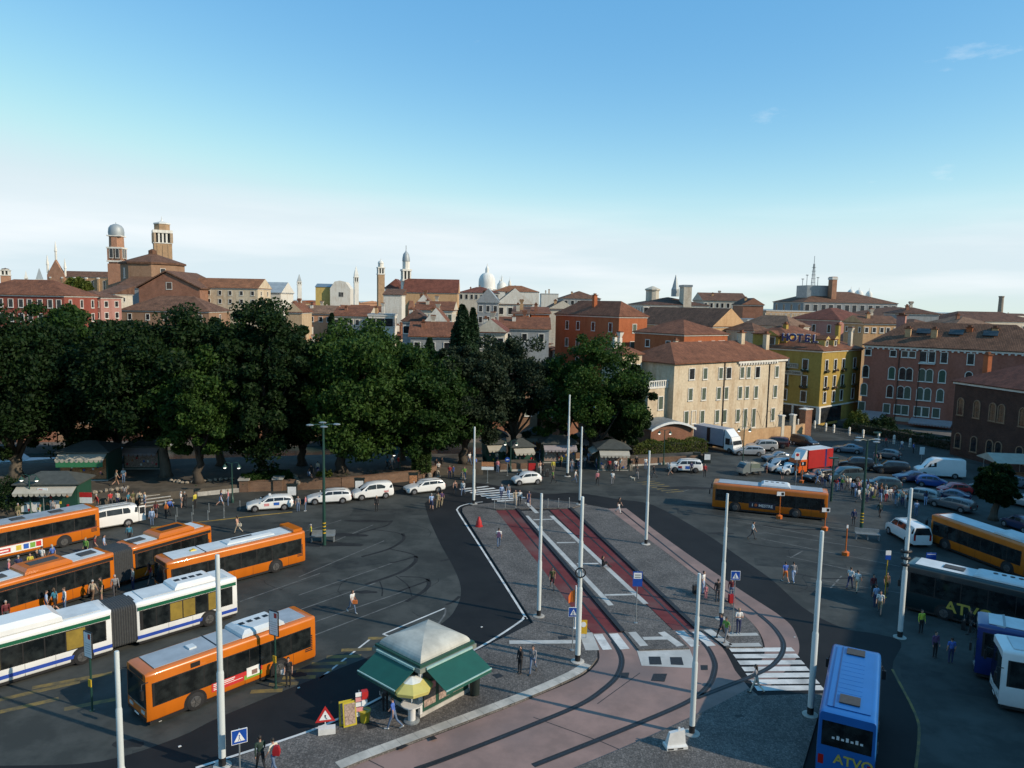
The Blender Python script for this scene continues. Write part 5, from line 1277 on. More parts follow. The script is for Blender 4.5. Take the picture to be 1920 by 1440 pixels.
def wheel(par, x, y, z, r, w, rim='rim_silver', name='wheel'):
    key = (round(r,2), round(w,2), rim)
    if key not in WHEELS:
        ty = MB().wheel((0,0,0), 1, r, w, 20).mesh('wheel', 'tyre_rubber', 40)
        rm = MB(); rm.wheel((0,0,0), 1, r*.64, w + .02, 16)
        for k in range(5):
            a = k*2*math.pi/5
            for s in (-1,1): rm.bar((0,s*(w/2+.012),0),(r*.58*math.cos(a),s*(w/2+.012),r*.58*math.sin(a)), .07, .03)
        WHEELS[key] = (ty, rm.mesh('rim', rim, 40))
    t = add(name, WHEELS[key][0], par, (x,y,z)); add('rim', WHEELS[key][1], t)
    return t
def section(hw, z0, z1, hr=.22, inset=.03, n=4):
    """bus cross-section, anticlockwise seen from the front"""
    pts = [(hw-.06,z0),(hw,z0+.1),(hw,z1*.42),(hw-inset,z1-hr)]
    pts += [(hw-inset-hr+hr*math.cos(a*math.pi/2/n), z1-hr+hr*math.sin(a*math.pi/2/n)) for a in range(1,n+1)]
    pts += [(0, z1+.05)]
    return pts + [(-y,z) for y, z in pts[::-1][1:]]
def bus_body(L, hw, z0, z1, taper_f=.12, taper_r=.06):
    mb = MB(); sec = section(hw, z0, z1); rings = []
    for x, k, dz in ((-L/2,.955,.05),(-L/2+.08,.985,.02),(-L/2+.3,1,0),(L/2-.5,1,0),(L/2-.15,.985,.02),(L/2,.94,.09)):
        rings.append([(x, y*k, min(z, z1-dz) if z > 1 else z) for y, z in sec])
    return mb.loft([r[::-1] for r in rings][::-1])
def side_panes(par, xs, z0, z1, hw, glassm, side, tint=None, dy=.012):
    for i, (a, b) in enumerate(xs):
        mb = MB(); y = side*(hw+dy-.02); y2 = side*(hw+dy-.035)
        r = .06
        mb.loft([[(a+r,y,z0),(b-r,y,z0),(b,y,z0+r),(b,y2,z1-r),(b-r,y2,z1),(a+r,y2,z1),(a,y2,z1-r),(a,y,z0+r)],[(p[0],p[1]-side*.06,p[2]) for p in [(a+r,y,z0),(b-r,y,z0),(b,y,z0+r),(b,y2,z1-r),(b-r,y2,z1),(a+r,y2,z1),(a,y2,z1-r),(a,y,z0+r)]]])
        mb.build('window', (tint or {}).get(i, glassm), par)
def wheel_at(t, x, hw, r, dual=False, rim='rim_grey'):
    for s in (-1,1):
        arch = MB(); n = 12
        arch.loft([[(x+r*1.28*math.cos(a*math.pi/n), s*(hw+.004), r*1.0+r*1.28*math.sin(a*math.pi/n)*(1.0)) for a in range(n+1)] + [(x-r*1.28,s*(hw+.004),.3),(x+r*1.28,s*(hw+.004),.3)],
                   [(x+r*1.28*math.cos(a*math.pi/n), s*(hw-.35), r*1.0+r*1.28*math.sin(a*math.pi/n)) for a in range(n+1)] + [(x-r*1.28,s*(hw-.35),.3),(x+r*1.28,s*(hw-.35),.3)]]).build('wheel_arch', 'trim_black', t)
        wheel(t, x, s*(hw-.13), r, r, .34, rim)
def pod(L, w, h, z, x=0, e=.3):
    mb = MB()
    return mb.loft([[(x-L/2,-w/2,z),(x+L/2,-w/2,z),(x+L/2,w/2,z),(x-L/2,w/2,z)],[(x-L/2+.05,-w/2+.03,z+h*.5),(x+L/2-.05,-w/2+.03,z+h*.5),(x+L/2-.05,w/2-.03,z+h*.5),(x-L/2+.05,w/2-.03,z+h*.5)],[(x-L/2+e,-w/2+e*.8,z+h),(x+L/2-e,-w/2+e*.8,z+h),(x+L/2-e,w/2-e*.8,z+h),(x-L/2+e,w/2-e*.8,z+h)]])
def bus_unit(t, L, hw, z1, body, roofm, x0, front, rear, glassm='bus_glass', tint=None, band=None, zw=(1.12,2.28), wheels=(), stripe=None, npane=7, back_engine=True, name='body', skirt=None):
    """one rigid section of a bus, centred at x0 along its parent"""
    u = bus_body(L, hw, .32, z1).build(name, body, t, (x0,0,0), smooth=35)
    ins = MB().box(-L/2+.5,L/2-.55,-hw+.34,hw-.34,z1+.018,z1+.05).build('roof_panel', roofm, t, (x0,0,0))
    MB().box(-L/2+.12,L/2-.12,-hw+.012,hw-.012,.18,.33).build('skirt', skirt or 'trim_black', t, (x0,0,0))
    for s in (-1,1):
        # black band behind the panes
        MB().box(-L/2+.35,L/2-(.28 if front else .2), s*(hw+.0015) if s < 0 else hw-.08, s*(hw-.08) if s < 0 else hw+.0015, zw[0]-.05, zw[1]+.05).build('window_band', 'trim_black', t, (x0,0,0))
        w = (L-.75)/npane
        xs = [(-L/2+.42+i*w, -L/2+.42+(i+1)*w-.07) for i in range(npane)]
        for (a, b), i in zip(xs, range(npane)):
            m = (tint or {}).get(i, glassm)
            y = s*(hw+.006)
            mb = MB().loft([[(a,y,zw[0]),(b,y,zw[0]),(b,y,zw[1]),(a,y,zw[1])],[(a,y-s*.05,zw[0]),(b,y-s*.05,zw[0]),(b,y-s*.06,zw[1]),(a,y-s*.06,zw[1])]])
            mb.build('window', m, t, (x0,0,0))
        for k in range(1, int(L/1.55)): MB().box(-L/2+k*1.55-.008,-L/2+k*1.55+.008,s*(hw+.002) if s < 0 else hw-.02,s*(hw-.02) if s < 0 else hw+.002,.36,zw[0]-.06).build('panel_seam', 'trim_black', t, (x0,0,0))
        if band:
            MB().box(-L/2+.1,L/2-.1,s*(hw+.004) if s < 0 else hw-.1,s*(hw-.1) if s < 0 else hw+.004,zw[1]+.08,zw[1]+.3).build('cant_band', band, t, (x0,0,0))
        if stripe:
            MB().box(-L/2+.05,L/2-.05,s*(hw+.009) if s < 0 else hw-.1,s*(hw-.1) if s < 0 else hw+.009,.52,.74).build('stripe', stripe, t, (x0,0,0))
    for x in wheels: wheel_at(t, x0+x, hw, .49)
    if front:
        f = x0+L/2
        W8 = [(-.9,1.0,.012),(-.5,.95,.045),(0,.95,.055),(.5,.95,.045),(.9,1.0,.012),(.88,2.42,.012),(0,2.46,.03),(-.88,2.42,.012)]
        MB().loft([[(f+e_,hw*k_,z_) for k_, z_, e_ in W8],[(f-.2,hw*k_,z_) for k_, z_, e_ in W8]]).build('windscreen', glassm, t)
        MB().box(f-.2,f+.02,-.8,.8,2.5,2.74).build('destination_display', 'trim_black', t)
        for s in (-1,1):
            MB().box(f-.12,f+.015,s*.72-.22,s*.72+.22,.62,.8).build('headlight', 'lamp_clear', t)
            MB().tube([(f-.1,s*hw*.95,2.45),(f+.25,s*(hw+.05),2.5),(f+.32,s*(hw+.16),2.2)], .025, 6).box(f+.24,f+.36,s*(hw+.16)-.1,s*(hw+.16)+.1,1.75,2.25).build('mirror', 'trim_black', t)
        MB().box(f-.2,f+.03,-hw*.88,hw*.88,.34,.5).build('bumper', 'trim_black', t); MB().box(f-.1,f+.036,-.26,.26,.38,.48).build('number_plate', 'print_white', t)
    if rear:
        b = x0-L/2
        MB().box(b-.012,b+.2,-hw*.78,hw*.78,1.6,2.4).build('rear_window', glassm, t)
        for k in range(6): MB().box(b-.02,b+.1,-hw*.6,hw*.6,.75+k*.1,.81+k*.1).build('louvre', 'trim_black', t)
        for s in (-1,1): MB().box(b-.012,b+.1,s*hw*.82-.12,s*hw*.82+.12,.8,1.25).build('tail_light', 'lamp_red', t)
        if back_engine:
            for s in (-1,1):
                for k in range(9): MB().box(b+.25,b+.75,s*(hw+.005) if s<0 else hw-.05,s*(hw-.05) if s<0 else hw+.005,.85+k*.11,.92+k*.11).build('louvre', 'trim_black', t)
    return u
def bellows(t, x0, L, hw, z1):
    mb = MB(); n = 12; rings = []
    for i in range(n*2+1):
        k = 1 if i % 2 == 0 else .955
        x = -L/2 + L*i/(2*n)
        rings.append([(x, y*k*.985, .4+(z-.4)*(1 if i%2==0 else .985)) for y, z in section(hw, .4, z1-.04)])
    return mb.loft([r[::-1] for r in rings][::-1]).build('bellows', 'bellows', t, (x0,0,0))
def place_bus(t, F, R, L, hw, off=0.0):
    """F, R: front and rear bottom pixels of the side towards the camera (the left side)"""
    f, r = G(*F, .3), G(*R, .3); d = (f - r); d.z = 0; d.normalize(); n = Vector((-d.y, d.x, 0))
    if n.y > 0: n = -n; 
    c = f - d*L/2 - n*hw
    t.location = (c.x, c.y, 0); t.rotation_euler = (0,0,math.atan2(d.y, d.x))
    return (f-r).length
def ad(t, x0, x1, z0, z1, hw, m, s=1): return MB().box(x0,x1,s*hw,s*(hw+.012),z0,z1).build('advert', m, t) if s > 0 else MB().box(x0,x1,s*(hw+.012),s*hw,z0,z1).build('advert', m, t)
def side_text(t, s, size, m, x, z, hw, side=1): return text_obj(s, size, m, t, (x, side*(hw+.016), z), (math.pi/2,0,math.pi if side > 0 else 0), 'lettering', .003, True)
def hatch(t, x, z, w=.7, l=.9, m='trim_black'): return MB().box(x-l/2,x+l/2,-w/2,w/2,z+.05,z+.1).build('roof_hatch', m, t)

HW = 1.25
# 1 front orange bus
t = thing('city_bus', 'orange city bus with red shop advert, nearest at lower left', 'bus', group='city buses')
d1 = place_bus(t, (277,1357), (582,1236), 10.0, HW)
bus_unit(t, 10.0, HW, 2.9, 'bus_orange', 'bus_roof_grey', 0, True, True, wheels=(2.5,-2.5), npane=7)
pod(2.7,2.0,.34,2.94,-1.7).build('air_conditioner', 'bus_roof_white', t)
for k in range(4): MB().box(-2.6+k*.5,-2.3+k*.5,-.3,.0,3.28,3.3).build('fan_vent', 'trim_black', t)
MB().box(1.9,2.3,-.25,.25,2.95,3.05).build('roof_vent', 'bus_roof_white', t); MB().box(1.0,1.06,-1,1,2.95,2.975).build('roof_seam', 'trim_black', t)
ad(t,-1.4,1.6,.62,1.1,HW,'print_red'); ad(t,-1.4,-.3,.6,.85,HW+.003,'print_green'); MB().box(-1.25,-.45,HW+.016,HW+.02,.72,1.25).build('advert', 'print_white', t); MB().box(-1.1,-.75,HW+.021,HW+.024,.78,1.05).build('advert', 'goods_shop', t)
[MB().box(1.5-l_,1.5,HW+.013,HW+.018,z_,z_+h_).build('advert_line', 'print_white', t) for l_, z_, h_ in ((1.25,1.0,.05),(1.2,.9,.05),(1.7,.8,.03),(.4,.7,.05))]
MB().box(2.2,2.7,HW-.02,HW+.006,2.42,2.68).build('side_display', 'trim_black', t)
# 2 white-green articulated bus
t = thing('articulated_bus', 'white articulated bus with green band and blue stripe, left', 'bus', group='city buses')
L2, LB, L1 = 7.0, 1.4, 9.4; tot = L1+LB+L2
f0 = G(446,1150,.3); f1 = G(265,1204,.3); d = (f1-f0); d.z = 0; d.normalize()
place_bus(t, (265+ (265-446)*1.0, 1204+(1204-1150)*1.0), (446,1150), tot, HW)
n = Vector((-d.y, d.x, 0)); n = -n if n.y > 0 else n
L2 = 6.6; tot = L1+LB+L2
cen = f0 + d*tot/2 - n*HW; t.location = (cen.x, cen.y, 0); t.rotation_euler = (0,0,math.atan2(d.y,d.x))
xr = -tot/2+L2/2; xb = -tot/2+L2+LB/2; xf_ = tot/2-(tot-L2-LB)/2; Lf = tot-L2-LB
ty = {2:'blind_yellow',4:'blind_yellow',5:'blind_yellow'}
bus_unit(t, L2, HW, 2.9, 'bus_white', 'bus_roof_white', xr, False, True, band='bus_green', wheels=(-1.3,), stripe='bus_blue', npane=7, tint={1:'blind_yellow',3:'blind_yellow',4:'blind_yellow'}, back_engine=False)
bellows(t, xb, LB+.3, HW, 2.9)
bus_unit(t, Lf, HW, 2.9, 'bus_white', 'bus_roof_white', xf_, True, False, band='bus_green', wheels=(2.9,-3.0), stripe='bus_blue', npane=8, tint={1:'blind_yellow',5:'blind_yellow',6:'blind_yellow'}, name='front_body')
pod(2.8,1.9,.32,2.94,xr-.6).build('air_conditioner', 'bus_white', t)
for k in range(4): MB().box(xr-1.4+k*.5,xr-1.05+k*.5,-.18,.18,3.25,3.275).build('fan_vent', 'trim_black', t)
pod(5.4,2.2,.55,2.94,xf_+.6,.45).build('gas_tank_cover', 'bus_white', t); pod(1.2,1.9,.4,2.94,xf_+4.0,.3).build('air_conditioner', 'bus_white', t)
# 3 orange articulated bus
t = thing('articulated_bus', 'orange articulated bus boarding passengers, behind the white articulated bus', 'bus', group='city buses')
b0, b1 = G(398,1042,.3), G(60,1148,.3); d = (b1-b0); d.z = 0; d.normalize(); n = Vector((-d.y,d.x,0)); n = -n if n.y > 0 else n
L2, LB, Lf = 6.9, 1.4, 9.6; tot = L2+LB+Lf; cen = b0 + d*tot/2 - n*HW; t.location = (cen.x,cen.y,0); t.rotation_euler = (0,0,math.atan2(d.y,d.x))
xr = -tot/2+L2/2; xb = -tot/2+L2+LB/2; xf_ = tot/2-Lf/2
bus_unit(t, L2, HW, 2.9, 'bus_orange', 'bus_roof_white', xr, False, True, band='trim_black', wheels=(-1.2,), npane=5)
bellows(t, xb, LB+.3, HW, 2.9)
bus_unit(t, Lf, HW, 2.9, 'bus_orange', 'bus_roof_white', xf_, True, False, band='trim_black', wheels=(3.0,-3.3), npane=7, name='front_body')
pod(3.2,2.2,.34,2.94,xr-.4).build('air_conditioner', 'bus_orange', t); MB().box(xr-1.4,xr+.5,-.4,.4,3.28,3.31).build('fan_grille', 'trim_black', t)
pod(3.2,2.2,.34,2.94,xf_-.3).build('air_conditioner', 'bus_orange', t); MB().box(xf_-1.3,xf_+.6,-.4,.4,3.28,3.31).build('fan_grille', 'bellows', t)
for x in (xr+2.4, xf_-3.4, xf_+2.6): hatch(t, x, 2.92, .8, 1.1, 'bellows')
# 4 orange bus beyond it
t = thing('city_bus', 'orange city bus with white roof unit, right of the orange articulated bus', 'bus', group='city buses')
d4 = place_bus(t, (330,1122), (572,1052), 10.8, HW)
b0, b1 = G(573,1052,.3), G(400,1098,.3); d = (b1-b0); d.z = 0; d.normalize(); n = Vector((-d.y,d.x,0)); n = -n if n.y > 0 else n
cen = b0 + d*5.6 - n*HW; t.location = (cen.x,cen.y,0); t.rotation_euler = (0,0,math.atan2(d.y,d.x))
bus_unit(t, 11.2, HW, 2.9, 'bus_orange', 'bus_roof_white', 0, True, True, wheels=(3.1,-2.9), npane=8)
pod(4.0,1.2,.2,2.94,-1.2).build('air_conditioner', 'bus_roof_white', t); MB().box(-1.5,.2,-.12,.12,3.14,3.17).build('fan_grille', 'trim_black', t)
for k in range(3): MB().lathe([(.16,0),(.16,.1),(.05,.12)],10,(-1.2+k*.5,.35,2.96)).build('fan_vent', 'trim_black', t)
pod(.5,.3,.16,2.94,3.2).build('roof_vent', 'print_yellow', t); MB().box(-5.4,-4.6,-1.1,1.1,2.93,3.15).build('rear_spoiler', 'bus_orange', t); MB().box(2.6,2.66,-1,1,2.95,2.975).build('roof_seam', 'trim_black', t)
# 5 old orange bus at the far left
t = thing('city_bus', 'older orange city bus with long white advert, at the left edge', 'bus', group='city buses')
b0, b1 = G(188,1004,.35), G(0,1046,.35); d = (b1-b0); d.z = 0; d.normalize(); n = Vector((-d.y,d.x,0)); n = -n if n.y > 0 else n
cen = b0 + d*5.6 - n*HW; t.location = (cen.x,cen.y,0); t.rotation_euler = (0,0,math.atan2(d.y,d.x))
bus_unit(t, 11.2, HW, 2.95, 'bus_orange', 'bus_roof_grey', 0, True, True, wheels=(3.1,-2.6), npane=6, zw=(1.3,2.35))
MB().box(-5.5,5.5,HW+.003,HW+.011,1.2,1.26).build('belt_line', 'wall_red', t)
for x in (-2.5,.5,3.2): hatch(t, x, 2.96, .8, 1.0, 'bellows')
ad(t,-.9,2.9,.55,1.18,HW,'print_white'); MB().box(1.5,2.7,HW+.013,HW+.018,.66,1.02).build('advert', 'print_red', t); MB().box(1.65,2.55,HW+.019,HW+.022,.78,.9).build('advert_line', 'print_white', t)
for x, m in ((.9,'print_yellow'),(.35,'print_blue'),(-.15,'print_green'),(-.6,'print_red')): MB().box(x-.2,x+.2,HW+.013,HW+.018,.65,1.08).build('advert', m, t)
# 6 orange bus, right
t = thing('city_bus', 'orange city bus with black advert panel, right of the tram stop', 'bus', group='city buses')
place_bus(t, (1335,950), (1545,972), 11.6, HW)
bus_unit(t, 11.6, HW, 2.95, 'bus_orange', 'bus_roof_grey', 0, True, True, wheels=(3.4,-2.7), npane=8)
pod(3.0,2.0,.34,2.98,-.6).build('air_conditioner', 'bus_roof_white', t)
for k in range(4): MB().box(-1.5+k*.55,-1.2+k*.55,-.3,.0,3.32,3.34).build('fan_vent', 'trim_black', t)
ad(t,-.7,2.0,.62,1.3,HW,'print_navy'); side_text(t,'I     MESTRE',.42,'letter_white',.62,.95,HW)
MB().ellipsoid((0,0,0),(.16,.01,.17),8,6).build('advert_heart', 'print_heart', t, (1.3,HW+.014,.96))
# 7 articulated orange bus at right edge
t = thing('articulated_bus', 'shaded orange articulated bus at the right edge', 'bus', group='city buses')
b0, b1 = G(1742,1014,.3), G(1868,1062,.3); d = (b0-b1); d.z = 0; d.normalize(); n = Vector((-d.y,d.x,0)); n = -n if n.y > 0 else n
L2, LB, Lf = 6.6, 1.4, 9.6; tot = L2+LB+Lf; cen = b0 - d*tot/2 - n*HW; t.location = (cen.x,cen.y,0); t.rotation_euler = (0,0,math.atan2(d.y,d.x))
xr = -tot/2+L2/2; xb = -tot/2+L2+LB/2; xf_ = tot/2-Lf/2
bus_unit(t, L2, HW, 2.95, 'bus_orange', 'bus_roof_white', xr, False, True, wheels=(-1.0,), npane=5); bellows(t, xb, LB+.3, HW, 2.95)
bus_unit(t, Lf, HW, 2.95, 'bus_orange', 'bus_roof_white', xf_, True, False, wheels=(3.0,-3.3), npane=7, name='front_body')
pod(2.6,1.9,.3,2.98,xf_-2.8).build('air_conditioner', 'bus_roof_white', t); pod(2.2,1.9,.3,2.98,xr+1.2).build('air_conditioner', 'bus_roof_white', t)
# coaches
def coach(label, L, hw, z1, body, roofm, lower=None, zw=(1.5,2.9), npane=7, gm='bus_glass'):
    t = thing('coach', label, 'coach', group='tour coaches')
    bus_unit(t, L, hw, z1, body, roofm, 0, True, True, gm, zw=zw, wheels=(L/2-2.7,-L/2+3.2), npane=npane, back_engine=False)
    for o in [c for c in t.children if c.name.startswith(('windscreen','rear_window','destination','louvre'))]: bpy.data.objects.remove(o)
    f = L/2
    MB().loft([[(f+.012,-hw*.9,1.1),(f+.06,0,1.0),(f+.012,hw*.9,1.1),(f+.012,hw*.88,3.0),(f+.03,0,3.1),(f+.012,-hw*.88,3.0)],[(f-.4,-hw*.93,1.1),(f-.4,0,1.0),(f-.4,hw*.93,1.1),(f-.4,hw*.9,3.0),(f-.4,0,3.1),(f-.4,-hw*.9,3.0)]]).build('windscreen', gm, t)
    MB().box(-f-.015,-f+.3,-hw*.84,hw*.84,1.75,z1-.45).build('rear_window', gm, t)
    return t
t = coach('bright blue coach seen from behind and above, lower right', 8.0, 1.27, 3.4, 'coach_sky', 'coach_sky')
a, b = G(1556,1212,3.4), G(1657,1218,3.4); c2, d2 = G(1538,1345,3.4), G(1641,1360,3.4)
fm, rm_ = (a+b)/2, (c2+d2)/2; dr = (fm-rm_); dr.z = 0; dr.normalize(); cen = fm - dr*3.85; t.location = (cen.x,cen.y,0); t.rotation_euler = (0,0,math.atan2(dr.y,dr.x))
hatch(t, 3.0, 3.42, .9, .75, 'bellows'); hatch(t, -2.6, 3.42, .9, .85, 'bellows')
MB().box(-3.5,3.5,.62,.68,3.452,3.47).build('roof_seam', 'coach_navy', t)
for k in range(8): MB().box(-1.9+k*.5,-1.82+k*.5,-.5,.58,3.45,3.458).build('roof_rib', 'coach_sky', t)
text_obj('ATVO', .62, 'letter_gold', t, (-4.04,-.35,1.2), (math.pi/2,0,-math.pi/2), 'lettering', .01, True)
[MB().box(-4.035,-4.02,.62-k*.2,.5-k*.2,2.15,2.15+.1+.08*(k%2)).build('window_print', 'letter_white', t) for k in range(7)]
t = coach('dark green coach with gold lettering and white roof, right', 12.2, 1.27, 3.5, 'coach_dark', 'bus_roof_white')
b0, b1 = G(1692,1135,.3), G(1905,1190,.3); d = (b0-b1); d.z = 0; d.normalize(); n = Vector((-d.y,d.x,0)); n = -n if n.y > 0 else n
cen = b0 - d*6.1 - n*1.27; t.location = (cen.x,cen.y,0); t.rotation_euler = (0,0,math.atan2(d.y,d.x))
side_text(t,'ATVO',1.1,'letter_gold',(G(1808,1160,1.0)-cen).dot(d),1.05,1.28); hatch(t,3.2,3.52,.8,1.3,'bellows'); pod(3.4,1.9,.22,3.53,.2).build('air_conditioner', 'bus_roof_white', t)
for k in range(4): MB().lathe([(.15,0),(.15,.04)],10,(-.8+k*.5,-.2,3.75)).build('fan_vent', 'trim_black', t)
t = coach('pale grey and blue coach, partly cut by the right edge', 12, 1.27, 3.4, 'coach_navy', 'bus_roof_white')
b0, b1 = G(1826,1262,.3), G(1990,1300,.3); d = (b0-b1); d.z = 0; d.normalize(); n = Vector((-d.y,d.x,0)); n = -n if n.y > 0 else n
cen = b0 - d*6.0 - n*1.27; t.location = (cen.x,cen.y,0); t.rotation_euler = (0,0,math.atan2(d.y,d.x))
MB().loft([[(5.2,-1.2,2.6),(6.0,-1.1,2.5),(6.0,1.1,2.5),(5.2,1.2,2.6)],[(4.6,-1.1,3.47),(5.7,-.95,3.3),(5.7,.95,3.3),(4.6,1.1,3.47)]]).build('front_cap', 'zinc', t)
t = coach('white coach front at the right edge below the dark green coach', 12, 1.27, 3.5, 'bus_white', 'bus_roof_white')
b0, b1 = G(1872,1322,.3), G(2030,1352,.3); d = (b0-b1); d.z = 0; d.normalize(); n = Vector((-d.y,d.x,0)); n = -n if n.y > 0 else n
cen = b0 - d*6.0 - n*1.27; t.location = (cen.x,cen.y,0); t.rotation_euler = (0,0,math.atan2(d.y,d.x))

# ---- cars: body lofted over stations from nose to tail
for nm, c in dict(white=(.72,.72,.7), silver=(.36,.37,.38), maroon=(.075,.016,.014), black=(.016,.017,.02), navy=(.016,.03,.08), blue=(.02,.07,.26), red=(.38,.015,.015), grey=(.12,.13,.14), steel=(.13,.17,.21), green=(.14,.17,.14), slate=(.19,.22,.22), teal=(.03,.06,.075)).items():
    paint('car_' + nm, c, .28, .25 if nm in ('silver','grey','steel','slate') else 0, .05, 1.0, coat=.7)
CARS = dict(      # length, half width, then stations (x from nose, sill z, belt z, roof z or None, belt half width k, roof half width k)
 wagon=(4.7,.9,[(0,.42,.62,None,.72),(.12,.25,.72,None,.88),(.7,.22,.86,None,.97),(1.25,.22,.95,None,1),(1.5,.22,.97,1.0,1),(2.15,.22,1.0,1.45,1),(3.0,.22,1.02,1.49,1),(3.9,.22,1.04,1.46,1),(4.35,.25,1.04,1.36,.97),(4.62,.3,1.0,1.06,.92),(4.7,.42,.86,None,.84)]),
 hatch=(3.6,.82,[(0,.4,.62,None,.7),(.12,.25,.74,None,.88),(.55,.22,.9,None,.97),(.85,.22,.98,1.0,1),(1.45,.22,1.02,1.46,1),(2.2,.22,1.04,1.5,1),(2.9,.22,1.06,1.42,1),(3.3,.25,1.06,1.24,.96),(3.52,.3,.98,1.02,.9),(3.6,.42,.8,None,.82)]),
 suv=(4.5,.93,[(0,.45,.75,None,.8),(.1,.3,.9,None,.92),(.8,.28,1.06,None,1),(1.15,.28,1.1,1.12,1),(1.75,.28,1.14,1.68,1),(2.6,.28,1.16,1.74,1),(3.8,.28,1.18,1.72,1),(4.25,.3,1.18,1.62,.98),(4.42,.32,1.14,1.2,.95),(4.5,.45,.9,None,.88)]),
 mpv=(4.5,.9,[(0,.42,.7,None,.75),(.1,.27,.85,None,.9),(.6,.24,1.02,None,.98),(.85,.24,1.08,1.1,1),(1.75,.24,1.12,1.74,1),(2.6,.24,1.14,1.82,1),(3.9,.24,1.14,1.8,1),(4.3,.27,1.14,1.7,.98),(4.44,.3,1.1,1.16,.95),(4.5,.42,.9,None,.9)]),
 van=(5.0,.98,[(0,.42,.78,None,.78),(.1,.28,.95,None,.92),(.55,.26,1.12,None,1),(.8,.26,1.2,1.22,1),(1.5,.26,1.24,1.9,1),(2.3,.26,1.26,1.99,1),(4.6,.26,1.26,1.98,1),(4.92,.28,1.24,1.9,.98),(5.0,.3,1.2,1.26,.97)]),
 sedan=(4.4,.88,[(0,.42,.6,None,.72),(.12,.25,.7,None,.88),(.8,.22,.86,None,.97),(1.3,.22,.95,None,1),(1.55,.22,.97,1.0,1),(2.2,.22,1.0,1.4,1),(2.9,.22,1.02,1.43,1),(3.5,.22,1.03,1.25,1),(3.9,.24,1.03,1.05,.97),(4.25,.26,.98,None,.93),(4.4,.4,.8,None,.82)]))
CARS['bigvan'] = (5.9,1.0,[(0,.45,.9,None,.78),(.1,.3,1.05,None,.92),(.6,.28,1.25,None,1),(.85,.28,1.32,1.36,1),(1.55,.28,1.38,2.25,1),(2.2,.28,1.4,2.6,1),(5.5,.28,1.4,2.6,1),(5.85,.3,1.38,2.52,.98),(5.9,.32,1.35,1.42,.97)])
def car_meshes(kind, col, gm='car_glass'):
    L, hw, st = CARS[kind]; mb = MB(); rings = []
    for x, zs, zb, zr, k in [(s[0],s[1],s[2],s[3],s[4]) for s in st]:
        X = L/2 - x; y = hw*k
        top = zr if zr else zb+.03
        tw = y*(.78 if zr and zr-zb > .2 else .9)
        rings.append([(X,0,zs),(X,y*.86,zs),(X,y*.985,zs+.12),(X,y,zs+(zb-zs)*.55),(X,y*.965,zb),(X,tw+.05*(y-tw),top-.05*(1 if zr else 0)),(X,tw*.8,top),(X,0,top+.035),
                      (X,-tw*.8,top),(X,-tw-.05*(y-tw),top-.05*(1 if zr else 0)),(X,-y*.965,zb),(X,-y,zs+(zb-zs)*.55),(X,-y*.985,zs+.12),(X,-y*.86,zs)])
    mb.loft(rings)
    body = mb.mesh('body', 'car_'+col, 38)
    # glazing: side panes between stations with a roof, windscreen and rear window
    gl = []
    rs = [(i, s) for i, s in enumerate(st) if s[3]]
    def edge(i, f):       # point on the side glazing plane, f 0 at belt 1 at roof
        r = rings[i]; a, b = Vector(r[4]), Vector(r[5]); return a.lerp(b, f)
    full = [i for i, s in rs if s[3]-s[2] > .28]
    a0, a1 = full[0], full[-1]; pre = a0-1; post = a1+1 if a1+1 < len(st) else a1
    segs = []
    xs0, xs1 = rings[pre][4][0], rings[post][4][0]
    def interp(x, f):
        for i in range(len(rings)-1):
            x0, x1 = rings[i][4][0], rings[i+1][4][0]
            if x0 >= x >= x1:
                t = (x0-x)/(x0-x1) if x0 != x1 else 0
                return edge(i,f).lerp(edge(i+1,f), t)
        return edge(len(rings)-1, f)
    front_x, rear_x = rings[a0][4][0], rings[a1][4][0]
    return body, rings, interp, (xs0, front_x, rear_x, xs1), (pre, a0, a1, post)
CARC = {}
